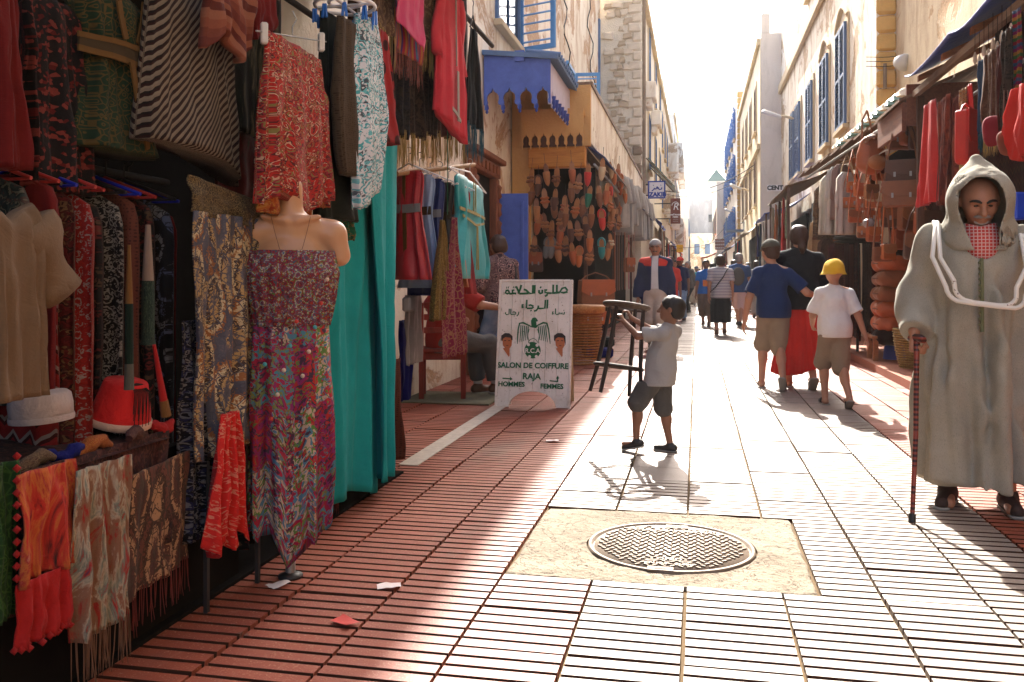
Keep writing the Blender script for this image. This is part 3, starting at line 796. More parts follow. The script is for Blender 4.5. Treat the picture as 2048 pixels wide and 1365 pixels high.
class Fig:
    """joints of a figure standing at the origin and facing +Y"""
    def __init__(s, H, head=1.0, b=1.0, ankles=None, wrists=None, hip=(0, 0), lean=0.0, leanx=0.0, knee=None, elbow=None, pelvis=None, hipz=None, headoff=(0, 0, 0), shrug=0.0, armL=1.0, legL=1.0):
        s.H, s.b, s.hk = H, b, head
        hz = (hipz if hipz else .515 * H); s.pel = V3(hip[0], hip[1], hz)
        up = H * (.83 - .515) * (1 if head <= 1.05 else .96)
        s.nb = s.pel + V3(leanx, lean, up + shrug); s.ch = s.pel + (s.nb - s.pel) * .66; s.bl = s.pel + (s.nb - s.pel) * .30
        sh = .101 * H * b; s.sh = [s.nb + V3(-sh, -.005, -.034 * H), s.nb + V3(sh, -.005, -.034 * H)]
        hw = .052 * H * b; s.hp = [s.pel + V3(-hw, 0, -.012 * H), s.pel + V3(hw, 0, -.012 * H)]
        hs = .0675 * H * head; s.hs = hs
        s.hd = s.nb + V3(headoff[0], .012 * H + headoff[1], .035 * H + hs * .98 + headoff[2])
        ank = ankles or ((-.06 * H, 0, .045 * H), (.06 * H, 0, .045 * H)); kn = knee or ((0, 1, 0), (0, 1, 0))
        s.kn, s.an = [], []
        for i in (0, 1):
            k, a = ik(s.hp[i], ank[i], .243 * H * legL, .245 * H * legL, kn[i]); s.kn.append(k); s.an.append(a)
        w = wrists or ((-.15 * H, .02, .475 * H), (.15 * H, .02, .475 * H)); el = elbow or ((-.3, -1, 0), (.3, -1, 0))
        s.el, s.wr = [], []
        for i in (0, 1):
            k, a = ik(s.sh[i], w[i], .172 * H * armL, .150 * H * armL, el[i]); s.el.append(k); s.wr.append(a)
    def box(s, pad=.16):
        pts = np.array(s.kn + s.an + s.el + s.wr + s.sh + s.hp + [s.hd, s.pel]); return pts.min(0) - pad, pts.max(0) + pad

def hand(sd, wr, fdir, palm, H, side, curl=.5, res_ok=True):
    """palm and five unequal bent fingers; fdir = finger direction, palm = palm normal"""
    f = np.array(fdir, float); f /= np.linalg.norm(f); pn = np.array(palm, float); pn -= f * (pn @ f); pn /= np.linalg.norm(pn) + 1e-9
    a = np.cross(f, pn) * side; L = .054 * H
    c = np.array(wr) + f * L * .55
    for o in (-.5, 0, .5): sd.cone(np.array(wr) + a * o * .014 * H, np.array(wr) + f * L + a * o * .032 * H, .0085 * H, .0085 * H, .010)
    for i, (o, ln) in enumerate(((-.62, .040), (-.2, .047), (.22, .044), (.62, .034))):
        b0 = np.array(wr) + f * L + a * o * .026 * H; l1 = ln * H * .55
        d1 = f * math.cos(curl) + pn * math.sin(curl); b1 = b0 + d1 * l1; d2 = f * math.cos(curl * 2.3) + pn * math.sin(curl * 2.3); b2 = b1 + d2 * ln * H * .55
        sd.cone(b0, b1, .0062 * H, .0055 * H, .003); sd.cone(b1, b2, .0055 * H, .0045 * H, .003)
    t0 = np.array(wr) + f * L * .25 - a * .018 * H; t1 = t0 + (f * .6 - a * .6 + pn * .5) * .026 * H; t2 = t1 + (f * .8 + pn * .5) * .022 * H
    sd.cone(t0, t1, .0075 * H, .006 * H, .006); sd.cone(t1, t2, .006 * H, .005 * H, .003)

def body(fg, e, mat, res=.01, face=True, hands=None, turn=0.0, tilt=0.0, feet=True, footdir=None, legs=True, beard=0):
    H, b = fg.H, fg.b; lo, hi = fg.box(); sd = SDF(lo, hi, res); K = .022 * H
    lx = fg.nb - fg.pel
    sd.ell(fg.pel, (.092 * H * b, .066 * H * b, .075 * H), K); sd.ell(fg.bl, (.084 * H * b, .062 * H * b, .10 * H), K); sd.ell(fg.ch, (.096 * H * b, .066 * H * b, .105 * H), K)
    for i in (0, 1): sd.cone(fg.sh[i], fg.nb + V3(0, 0, .002 * H), .030 * H, .030 * H, K)
    sd.cone(fg.nb - V3(0, 0, .01 * H), fg.hd - V3(0, .012 * H, fg.hs * .5), .031 * H, .029 * H * max(1, fg.hk * .9), .012 * H)
    for i in (0, 1):
        sd.cone(fg.hp[i], fg.kn[i], .052 * H * b, .034 * H, K); sd.cone(fg.kn[i], fg.an[i], .033 * H, .021 * H, .012 * H)
        cm = fg.kn[i] + (fg.an[i] - fg.kn[i]) * .3; u = fg.kn[i] - fg.an[i]
        back = V3(0, -1, 0) if footdir is None else -np.array(list(footdir[i]) + [0.0])
        sd.ell(cm + back * .012 * H, (.031 * H, .033 * H, .07 * H), .015 * H)
        fd = V3(0, 1, 0) if footdir is None else np.array(list(footdir[i]) + [0.0] if len(footdir[i]) == 2 else footdir[i], float)
        if feet: sd.cone(fg.an[i] - V3(0, 0, .022 * H) - fd * .02 * H, fg.an[i] - V3(0, 0, .030 * H) + fd * .09 * H, .021 * H, .016 * H, .012 * H)
        sd.cone(fg.sh[i], fg.el[i], .031 * H, .0245 * H, .015 * H); sd.cone(fg.el[i], fg.wr[i], .0245 * H, .0165 * H, .010 * H)
        hd = (hands or {}).get(i)
        fdir = fg.wr[i] - fg.el[i] if hd is None else hd[0]; pn = (V3(1, 0, 0) * (1 if i == 0 else -1) + V3(0, .3, 0)) if hd is None else hd[1]; cu = .35 if hd is None else hd[2]
        hand(sd, fg.wr[i], fdir, pn, H, -1 if i == 0 else 1, cu)
    # head, turned about z and tilted forward
    hs = fg.hs; c = fg.hd; ct, st = math.cos(turn), math.sin(turn); cq, sq_ = math.cos(tilt), math.sin(tilt)
    def T(x, y, z):
        y, z = y * cq + z * sq_, -y * sq_ + z * cq        # tilt > 0 looks down
        return c + V3(x * ct - y * st, x * st + y * ct, z) * hs
    fg.T = T; fg.turn, fg.tilt = turn, tilt
    E = lambda p, r, k=.2, sub=False: sd.ell(T(*p), tuple(q * hs for q in r), k * hs, -tilt, turn, sub)
    E((0, -.12, .18), (.76, .92, .80), .2); E((0, .22, -.30), (.60, .58, .66), .3)
    if face:
        E((0, .55, -.72), (.30, .24, .22), .2)                                    # chin
        E((-.36, .42, -.22), (.26, .28, .22), .15); E((.36, .42, -.22), (.26, .28, .22), .15)   # cheeks
        E((0, .66, .20), (.52, .16, .13), .14)                                    # brow
        E((-.28, .80, .03), (.17, .12, .10), .12, True); E((.28, .80, .03), (.17, .12, .10), .12, True)
        sd.cone(T(0, .76, .10), T(0, 1.00, -.26), .080 * hs, .145 * hs, .06 * hs)
        E((-.12, .86, -.30), (.09, .10, .08), .05); E((.12, .86, -.30), (.09, .10, .08), .05)
        E((0, .76, -.50), (.25, .10, .055), .04); E((0, .74, -.60), (.21, .11, .06), .04); E((0, .88, -.55), (.26, .06, .012), .02, True)
    for sx in (-1, 1): E((sx * .76, -.08, -.05), (.08, .17, .26), .04)
    o = sd.mesh('body', mat, e)
    if face:
        for sx in (-1, 1):
            m = MB(); q = T(sx * .28, .715, .02); m.lathe([(.001, -.05 * hs), (.05 * hs, -.04 * hs), (.08 * hs, 0), (.05 * hs, .04 * hs), (.001, .05 * hs)], q, 8, 1.35); m.build('eye', M_EYE, e)
    return o

def hair(fg, e, mat, res, kind='short', name='hair'):
    hs = fg.hs; lo = fg.hd - hs * 2.6; hi = fg.hd + hs * 1.6; 
    if kind in ('pony', 'long', 'bob'): lo[2] -= hs * 1.2
    sd = SDF(lo, hi, res); T = fg.T; tl, tr = -fg.tilt, fg.turn
    sd.ell(T(0, -.14, .21), (.81 * hs, .97 * hs, .85 * hs), .1 * hs, tl, tr)
    def plane(a, b, cc):   # keep the half space where (p-a).(b-a) < cc
        A, B = T(*a), T(*b); d = (B - A) / np.linalg.norm(B - A)
        sd.cut(lambda X, Y, Z: (X - A[0]) * d[0] + (Y - A[1]) * d[1] + (Z - A[2]) * d[2])
    if kind == 'short':
        sd.ell(T(0, -.40, -.35), (.66 * hs, .62 * hs, .55 * hs), .15 * hs, tl, tr); plane((0, .34, 0), (0, .80, -.50), 0); plane((0, -.3, -.62), (0, .1, -1.5), 0); sd.ell(T(0, .75, -.15), (.62 * hs, .55 * hs, .55 * hs), .05 * hs, tl, tr, True)
    elif kind == 'bob':
        sd.ell(T(0, -.35, -.35), (.90 * hs, .75 * hs, .80 * hs), .2 * hs, tl, tr); sd.ell(T(0, .85, -.35), (.60 * hs, .62 * hs, .70 * hs), .05 * hs, tl, tr, True); plane((0, 0, -.98), (0, 0, -2), 0)
    elif kind == 'pony':
        sd.ell(T(0, -.30, -.12), (.80 * hs, .80 * hs, .80 * hs), .2 * hs, tl, tr); sd.ell(T(0, .85, -.25), (.60 * hs, .60 * hs, .62 * hs), .05 * hs, tl, tr, True)
        sd.cone(T(.10, -.92, -.55), T(.16, -1.0, -1.05), .30 * hs, .34 * hs, .15 * hs); sd.cone(T(.16, -1.0, -1.05), T(.22, -.9, -1.75), .33 * hs, .12 * hs, .12 * hs)
        sd.cone(T(-.55, .1, -.2), T(-.62, .1, -1.0), .18 * hs, .10 * hs, .1 * hs)
    elif kind == 'long':
        sd.cone(T(0, -.5, -.2), T(0, -.7, -1.6), .75 * hs, .6 * hs, .2 * hs, flat=.7); sd.ell(T(0, .85, -.35), (.60 * hs, .60 * hs, .70 * hs), .05 * hs, tl, tr, True)
    sd.wrinkle(.05 * hs, 6 / hs * .8, 3, .3); sd.wrinkle(.035 * hs, 15 / hs, 7, .6)
    return sd.mesh(name, mat, e)
def cap(fg, e, mat, res, kind='cap'):
    hs = fg.hs; T = fg.T; sd = SDF(fg.hd - hs * 2.0, fg.hd + hs * 2.0, res); tl, tr = -fg.tilt, fg.turn
    def above(z, dy=0.0):
        A, B = T(0, 0, z), T(0, dy, z - 1); d = (B - A) / np.linalg.norm(B - A); sd.cut(lambda X, Y, Z: (X - A[0]) * d[0] + (Y - A[1]) * d[1] + (Z - A[2]) * d[2])
    if kind == 'kufi':
        sd.ell(T(0, -.14, .30), (.87 * hs, 1.02 * hs, .92 * hs), .1 * hs, tl, tr); above(.35)
    elif kind == 'cap':
        sd.ell(T(0, -.14, .30), (.88 * hs, 1.03 * hs, .90 * hs), .1 * hs, tl, tr); above(.30)
        sd2 = SDF(fg.hd - hs * 2.2, fg.hd + hs * 2.2, res); sd2.ell(T(0, .75, .34), (.66 * hs, .95 * hs, .09 * hs), .0, tl - .1, tr); sd2.mesh('peak', mat, e)
    elif kind == 'bucket':
        sd.ell(T(0, -.13, .30), (.93 * hs, 1.08 * hs, .93 * hs), .1 * hs, tl, tr); sd.cone(T(0, -.1, .40), T(0, -.1, .05), .84 * hs, 1.02 * hs, .10 * hs); sd.cone(T(0, -.1, .02), T(0, -.1, -.38), 1.0 * hs, 1.36 * hs, .05 * hs); sd.wrinkle(.06 * hs, 3.2 / hs, 5, .4); above(-.22); sd.ell(T(0, -.1, -.40), (1.22 * hs, 1.28 * hs, .42 * hs), .03 * hs, sub=True)
    return sd.mesh('hat', mat, e)

def shirt(fg, e, mat, res, hem, sleeve=.6, ease=.014, name='shirt', wr=.012, open_=False, loose=0.0, long=False, cuff=1.0, seed=1, slv_r=.040):
    H, b = fg.H, fg.b; lo, hi = fg.box(.14); sd = SDF(lo, hi, res); K = .03 * H; g = ease * H
    sd.ell(fg.ch, (.096 * H * b + g, .066 * H * b + g, .108 * H + g), K); sd.ell(fg.bl, (.088 * H * b + g + loose * .5, .064 * H * b + g + loose * .5, .12 * H), K)
    pz = V3(fg.pel[0], fg.pel[1], max(hem, fg.pel[2] - .1 * H)); sd.ell(pz + V3(0, 0, .02 * H), (.094 * H * b + g + loose, .070 * H * b + g + loose, .12 * H), K); sd.ell((pz + fg.bl) / 2 + V3(0, 0, .01 * H), (.092 * H * b + g + loose * .8, .068 * H * b + g + loose * .8, .12 * H), K)
    [sd.cone(fg.sh[i] - V3(0, 0, .004 * H), fg.nb - V3(0, 0, .004 * H), .031 * H + g * .5, .030 * H + g * .5, K) for i in (0, 1)]; sd.cone(fg.nb - V3(0, 0, .03 * H), fg.nb + V3(0, .004, .008 * H), .040 * H, .037 * H, .01 * H)
    for i in (0, 1):
        if sleeve <= 0: continue
        if sleeve <= 1: sd.sleeve(fg.sh[i] - V3(0, 0, .006 * H), fg.sh[i] + (fg.el[i] - fg.sh[i]) * sleeve, (slv_r - .006) * H, (slv_r - .001) * H, .02 * H)
        else:
            sd.cone(fg.sh[i] - V3(0, 0, .006 * H), fg.el[i], (slv_r - .006) * H, (slv_r - .004) * H, .02 * H); sd.sleeve(fg.el[i], fg.el[i] + (fg.wr[i] - fg.el[i]) * min(1.0, sleeve - 1), (slv_r - .004) * H, (slv_r - .008) * H * cuff, .015 * H)
    sd.wrinkle(wr * H, 16 / H, seed, .8); sd.wrinkle(wr * .45 * H, 38 / H, seed + 9, .6)
    def keep(X, Y, Z):
        # the hem bounds only the trunk: hanging sleeves may reach lower
        arm = np.full(X.shape, 9.0)
        for i in (0, 1):
            a, c = fg.el[i], fg.wr[i]; ab = c - a; t = np.clip(((X - a[0]) * ab[0] + (Y - a[1]) * ab[1] + (Z - a[2]) * ab[2]) / (ab @ ab), 0, 1)
            arm = np.minimum(arm, np.sqrt((X - a[0] - t * ab[0])**2 + (Y - a[1] - t * ab[1])**2 + (Z - a[2] - t * ab[2])**2))
        return np.where((arm < .055 * H) & (sleeve > 1), -1.0, hem - Z)
    sd.cut(keep)
    if open_: sd.cut(lambda X, Y, Z: np.where((Y > 0.0), (.030 * H + .10 * np.clip(fg.nb[2] - .12 * H - Z, 0, 1) * .3) - np.abs(X - fg.ch[0]), -1.0))
    return sd.mesh(name, mat, e)
def pants(fg, e, mat, res, frac=1.6, ease=.012, flare=1.0, name='trousers', wr=.011, seed=2, top=None):
    """frac: 0..1 along the thigh, 1..2 along the shin"""
    H, b = fg.H, fg.b; lo, hi = fg.box(.14); sd = SDF(lo, hi, res); g = ease * H
    sd.ell(fg.pel + V3(0, 0, .005 * H), (.094 * H * b + g, .069 * H * b + g, .082 * H), .03 * H)
    for i in (0, 1):
        if frac <= 1: sd.sleeve(fg.hp[i], fg.hp[i] + (fg.kn[i] - fg.hp[i]) * frac, .056 * H * b + g, .046 * H * flare + g, .006 * H)
        else:
            sd.cone(fg.hp[i], fg.kn[i], .056 * H * b + g, .038 * H * flare + g, .018 * H); sd.sleeve(fg.kn[i], fg.kn[i] + (fg.an[i] - fg.kn[i]) * (frac - 1), .038 * H * flare + g, .030 * H * flare + g, .012 * H)
    sd.wrinkle(wr * H, 18 / H, seed, .7); sd.wrinkle(wr * .4 * H, 44 / H, seed + 5, .7); wz = top if top else fg.pel[2] + .045 * H; sd.cut(lambda X, Y, Z: Z - wz); return sd.mesh(name, mat, e)
def shoes(fg, e, mat, res, footdir=None, sole=None, kind='shoe', name='shoe'):
    H = fg.H
    for i in (0, 1):
        fd = V3(0, 1, 0) if footdir is None else np.array(list(footdir[i]) + [0.0] if len(footdir[i]) == 2 else footdir[i], float)
        fd = fd / np.linalg.norm(fd); a = fg.an[i]; lo = a - .16 * H; hi = a + .16 * H; sd = SDF(lo, hi, res)
        dn = V3(0, 0, -1); dn = dn - fd * (dn @ fd); dn /= np.linalg.norm(dn)
        heel = a + dn * .022 * H - fd * .022 * H; toe = a + dn * .030 * H + fd * .098 * H
        if kind == 'shoe': sd.cone(heel, toe, .028 * H, .020 * H, .01 * H); sd.cone(a + dn * .006 * H, a + dn * .02 * H, .028 * H, .027 * H, .012 * H)
        else: sd.cone(a + dn * .024 * H + fd * .045 * H, toe, .027 * H, .021 * H, .01 * H)
        bot = a + dn * .040 * H
        sd.cut(lambda X, Y, Z: (X - bot[0]) * dn[0] + (Y - bot[1]) * dn[1] + (Z - bot[2]) * dn[2])
        s_ = sd.mesh(name, mat, e)
        so = SDF(lo, hi, res); so.cone(heel + dn * .010 * H, toe + dn * .004 * H, .030 * H, .025 * H, 0)
        so.cut(lambda X, Y, Z: np.maximum(-((X - bot[0]) * dn[0] + (Y - bot[1]) * dn[1] + (Z - bot[2]) * dn[2]) - .001, (X - bot[0]) * dn[0] + (Y - bot[1]) * dn[1] + (Z - bot[2]) * dn[2] - max(.011 * H, res * 1.2)))
        q = so.mesh('sole', sole or M_SOLE, s_)
def face_extra(fg, e, brow=None, moustache=None, beard=None, res=.005):
    hs = fg.hs; T = fg.T
    if brow:
        for sx in (-1, 1):
            m = MB(); m.tube([T(sx * (.10 + .11 * i), .88 - .055 * i, .20 + .07 * math.sin(i * .8)) for i in range(5)], [.04 * hs, .07 * hs, .07 * hs, .06 * hs, .03 * hs], 6); m.build('eyebrow', brow, e)
    if moustache:
        m = MB(); m.tube([T(-.33 + .11 * i, .93 - .022 * (i - 3)**2 , -.47 + .10 * (1 - abs(i - 3) / 3)) for i in range(7)], [.035 * hs, .075 * hs, .09 * hs, .075 * hs, .09 * hs, .075 * hs, .035 * hs], 6); m.build('moustache', moustache, e)
def person(label, loc, rz, group=None):
    e = empty('person', loc, rz); tag(e, label, 'person', group); return e
def hd2(fx, fy): return math.atan2(-fx, fy)
# ------------------------------------------------------------------ people
C_BLUE = cloth_mat('navy_blue_jersey', (.013, .028, .092)); C_KHAKI = cloth_mat('khaki_cotton', (.25, .19, .135)); C_BLACK = cloth_mat('black_jersey', (.012, .012, .014)); C_REDSK = cloth_mat('red_skirt_cotton', (.52, .03, .022), var=.25)
C_WHITE = cloth_mat('white_cotton', (.70, .67, .64), var=.08); C_YEL = cloth_mat('yellow_cotton', (.75, .46, .04), var=.08); C_GREY = cloth_mat('grey_melange', (.33, .31, .30)); C_DGREY = cloth_mat('charcoal_cotton', (.085, .08, .075)); C_OLIVE = cloth_mat('olive_drab', (.075, .072, .055))
C_NAVY = cloth_mat('navy_shell', (.02, .028, .075)); C_RED = cloth_mat('red_shell', (.60, .05, .035)); C_TEALS = cloth_mat('turquoise_polo', (.02, .36, .46)); C_ROYAL = cloth_mat('royal_blue_jersey', (.02, .15, .50)); C_BROWN = cloth_mat('brown_cotton', (.13, .085, .06)); C_BEIGE = cloth_mat('beige_cotton', (.50, .40, .31)); C_PINKS = cloth_mat('pale_pink_cotton', (.62, .42, .38)); C_DBLUE = cloth_mat('blue_polo', (.04, .09, .22)); C_SKY = cloth_mat('sky_blue_cotton', (.25, .40, .62)); C_ORANGE = cloth_mat('orange_print', (.70, .22, .05))
def denim():
    t = NT('washed_denim'); k = t.coord('Object'); a = t.noise(k, 6, 5); b = t.noise(k, 300, 2); cc = t.mix(t.step(a, .3, .75), (.13, .22, .36), (.32, .42, .54)); cc = t.mix(t.math('MULTIPLY', b, .4), cc, (.09, .14, .24))
    return t.fin(cc, .9, .15, t.bump(b, .3, .002))
C_DENIM = denim()
def striped(name, a, b, n, axis=2, sharp=.5):
    t = NT(name); k = t.coord('Object'); sx = t.n('ShaderNodeSeparateXYZ'); t.l(k, sx.inputs[0])
    f = t.math('FRACT', t.math('MULTIPLY', sx.outputs[axis], n)); w = t.noise(k, 300, 2)
    cc = t.mix(t.step(f, sharp - .06, sharp + .06), a, b); cc = t.mix(t.math('MULTIPLY', w, .3), cc, mul(a, .5)); return t.fin(cc, .9, .15, t.bump(w, .3, .002))
C_STRIPE = striped('navy_white_stripe', (.66, .62, .60), (.10, .10, .17), 33)
def blouse():
    t = NT('floral_blouse'); k = t.coord('Object'); v = t.vor(k, 17); w = t.noise(k, 26, 4, .7, 2.5)
    cc = t.ramp(t.math('FRACT', t.math('MULTIPLY_ADD', v.outputs['Distance'], 4.0, w)), [(0, (.035, .02, .025)), (.45, (.05, .025, .03)), (.5, (.50, .40, .34)), (.72, (.30, .12, .12)), (.85, (.04, .02, .03))])
    return t.fin(cc, .85, .2, t.bump(w, .3, .004))
C_BLOUSE = blouse()

# --- old man in a hooded djellaba
def djellaba():
    t = NT('sage_wool_djellaba'); k = t.coord('Object'); a = t.noise(k, 3, 5); b = t.noise(k, 340, 3, .6); h = t.noise(t.coord('Object', (1, 1, .25)), 420, 2)
    cc = t.mix(t.step(a, .3, .7), (.27, .245, .19), (.35, .32, .255)); cc = t.mix(t.math('MULTIPLY', t.step(b, .45, .75), .45), cc, (.46, .42, .34)); cc = t.mix(t.math('MULTIPLY', t.step(h, .56, .7), .5), cc, (.13, .12, .09))
    return t.fin(cc, .92, .12, t.bump(b, .45, .002), 0, .08)
C_DJ = djellaba()
g0 = pG(1955, 1012); om = person('old man in hooded sage green djellaba with cane and white tube frame round his neck', g0, hd2(-.20, -1.0))
H = 1.60
fg = Fig(H, 1.0, 1.12, ankles=((-.13, .02, .075), (.13, -.02, .075)), wrists=((-.36, .10, .80), (.285, .17, .85)), elbow=((-.8, -.5, .1), (.25, -1, .0)), knee=((0, 1, 0), (0, 1, 0)), legL=.94, lean=.05, headoff=(0, .035, -.015))
body(fg, om, S_OLD, .0065, hands={1: (V3(-.02, .10, -1), V3(-.9, .5, 0), 1.2), 0: (V3(.0, .1, -1), V3(.9, .5, 0), .5)}, turn=.14, tilt=.42)
# facing +Y local: local +X is on the image's left because he faces the camera
fo = [(-.12, 1), (.22, 1)]
shoes(fg, om, simple('dark_old_slipper', (.05, .028, .022), .7, .3, 14, .5), .007, fo, kind='shoe', name='slipper')
face_extra(fg, om, brow=H_BLK, moustache=H_GRY)
m = MB(); m.tube([fg.T(-.30 + .06 * i, .70 + .06 * math.sin(math.pi * i / 10), -.70 - .10 * math.sin(math.pi * i / 10)) for i in range(11)], [.02 * fg.hs] + [.06 * fg.hs] * 9 + [.02 * fg.hs], 6); m.build('stubble', H_GRY, om)
for sx in (-1, 1):
    m = MB(); m.tube([fg.T(sx * (.16 + .05 * i), .79 - .022 * i, .02 - .05 * math.sin(math.pi * i / 5)) for i in range(6)], .028 * fg.hs, 6); m.build('eyelid', S_OLD, om)
    m = MB(); m.tube([fg.T(sx * (.20 + .05 * i), .83 - .03 * i, -.25 - .09 * i) for i in range(5)], .018 * fg.hs, 5); m.build('cheek_fold', S_OLD, om)
lo, hi = fg.box(.30); sd = SDF(lo, hi, .009)
sd.robe([(.13, .245, .20, 0, .02, .034), (.45, .232, .19, 0, .03, .030), (.85, .220, .178, 0, .04, .018), (1.05, .218, .172, 0, .045, .007), (1.22, .225, .150, 0, .04, .003), (1.32, .15, .10, 0, .04, 0)], .02, 7, 1.3)
[sd.cone(fg.sh[i], fg.nb + V3(0, .01, -.03), .080, .085, .06) for i in (0, 1)]
for i in (0, 1):
    sd.cone(fg.sh[i], fg.el[i], .072, .086, .05); sd.sleeve(fg.el[i], fg.el[i] + (fg.wr[i] - fg.el[i]) * 1.03, .086, .080, .03)
sd.wrinkle(.034, 13, 4, .10); sd.wrinkle(.020, 26, 8, .14); sd.wrinkle(.012, 17, 12, .9); sd.wrinkle(.004, 44, 2, .6)
sd.sleeve(fg.hd, fg.hd + V3(0, .20, -.02), .0, .0, 0)
sd.ell(fg.nb + V3(0, .10, -.035), (.075, .10, .10), .02, sub=True)
sd.mesh('robe', C_DJ, om)
# hood: a shell around the head with a pointed tip, open at the face
hs = fg.hs; sd = SDF(fg.hd - .30, fg.hd + .32, .008); T = fg.T
def hoodparts(s_, o, kk):
    s_.ell(fg.hd + V3(0, -.025, .02), (.135 + o, .150 + o, .150 + o), kk); s_.cone(fg.hd + V3(0, -.03, .08), fg.hd + V3(.012, -.035, .205), .10 + o, .022 + o, .05)
    s_.cone(fg.hd + V3(0, .01, -.06), fg.nb + V3(0, .02, .0), .135 + o, .175 + o, .06); s_.cone(fg.hd + V3(-.02, .06, .02), fg.hd + V3(.02, .06, .02), .115 + o, .115 + o, .05)
hoodparts(sd, 0, .05); inner = SDF(fg.hd - .30, fg.hd + .32, .008); hoodparts(inner, -.016, .05)
inner.ell(fg.hd + V3(0, .17, -.035), (.098, .14, .135), .03); inner.cone(fg.hd + V3(0, .16, -.10), fg.nb + V3(0, .19, -.12), .085, .035, .03)
sd.f = np.maximum(sd.f, -inner.f); sd.wrinkle(.008, 22, 3, .7); sd.wrinkle(.003, 60, 5, .7)
sd.cut(lambda X, Y, Z: (fg.nb[2] - .09) - Z - .0)
sd.mesh('hood', C_DJ, om)
# red checked shirt collar in the neck opening
C_CHECK = NT('red_check_shirt'); k_ = C_CHECK.coord('Object'); sx_ = C_CHECK.n('ShaderNodeSeparateXYZ'); C_CHECK.l(k_, sx_.inputs[0])
fx = C_CHECK.step(C_CHECK.math('FRACT', C_CHECK.math('MULTIPLY', sx_.outputs[0], 62)), .70, .78); fz = C_CHECK.step(C_CHECK.math('FRACT', C_CHECK.math('MULTIPLY', sx_.outputs[2], 62)), .70, .78)
C_CHECK = C_CHECK.fin(C_CHECK.mix(C_CHECK.math('MAXIMUM', fx, fz), (.50, .055, .045), (.62, .40, .36)), .9, .15)
sd = SDF(fg.nb - .22, fg.nb + .22, .007); sd.ell(fg.nb + V3(0, .045, -.07), (.095, .095, .13), .02); sd.ell(fg.nb + V3(0, .03, .03), (.075, .075, .05), .02); sd.cut(lambda X, Y, Z: Z - (fg.nb[2] + .035) - (np.abs(X) - .04) * .3)
sd.mesh('shirt', C_CHECK, om)
# placket braid and seams
M_BRAID = cloth_mat('green_braid', (.16, .17, .09)); m = MB()
y_at = lambda z: float(np.interp(z, [.2, .85, 1.05, 1.22], [.225, .228, .228, .196])) + .010
m.tube([(0.0, y_at(1.20 - .34 * i / 12) , 1.20 - .34 * i / 12) for i in range(13)], .009, 6); m.build('placket', M_BRAID, om)
for i in range(12):
    m = MB(); z = 1.18 - .026 * i; m.lathe([(.001, -.007), (.007, 0), (.001, .007)], (.010, y_at(z) + .006, z), 6); m.build('button', M_BRAID, om)
# cane held in the hand on the photo's left
M_CANE = NT('ringed_cane'); k_ = M_CANE.coord('Object'); sx_ = M_CANE.n('ShaderNodeSeparateXYZ'); M_CANE.l(k_, sx_.inputs[0])
bd = M_CANE.step(M_CANE.math('FRACT', M_CANE.math('MULTIPLY', sx_.outputs[2], 44)), .42, .55); nz = M_CANE.noise(k_, 9, 3); gate = M_CANE.step(M_CANE.noise(M_CANE.coord('Object', (0, 0, 1)), 7, 1), .44, .50)
M_CANE = M_CANE.fin(M_CANE.mix(M_CANE.math('MULTIPLY', bd, gate), M_CANE.mix(nz, (.28, .055, .03), (.18, .03, .02)), (.03, .010, .010)), .4, .4)
om_m = Matrix.Translation(om.location) @ Matrix.Rotation(om.rotation_euler.z, 4, 'Z')
hw = om_m @ Vector(fg.wr[1] + V3(-.01, .045, -.085)); hb = pG(1824, 1046); hw = Vector((hw.x, hw.y, hw.z))
cn = empty('cane', (hb.x, hb.y, 0)); tag(cn, 'red brown wooden cane with dark carved rings under the old man\'s hand', 'cane')
top = hw - hb; m = MB(); dv = top.normalized(); Lc = top.length
m.tube([Vector((0, 0, .0)), dv * Lc * .5 + Vector((.006, 0, 0)), dv * (Lc - .02), dv * (Lc + .05)], [.0105, .0115, .013, .015], 12); m.build('shaft', M_CANE, cn)
m = MB(); ax = Vector((.35, -.94, 0)); m.tube([dv * (Lc + .05) + ax * (-.055 + .011 * i) + Vector((0, 0, .012 * math.sin(math.pi * i / 10))) for i in range(11)], [.014] + [.019] * 9 + [.014], 10); m.build('handle', M_CANE, cn)
m = MB(); m.tube([Vector((0, 0, .001)), dv * .04], .0165, 10); m.build('ferrule', M_SHOE_B, cn)
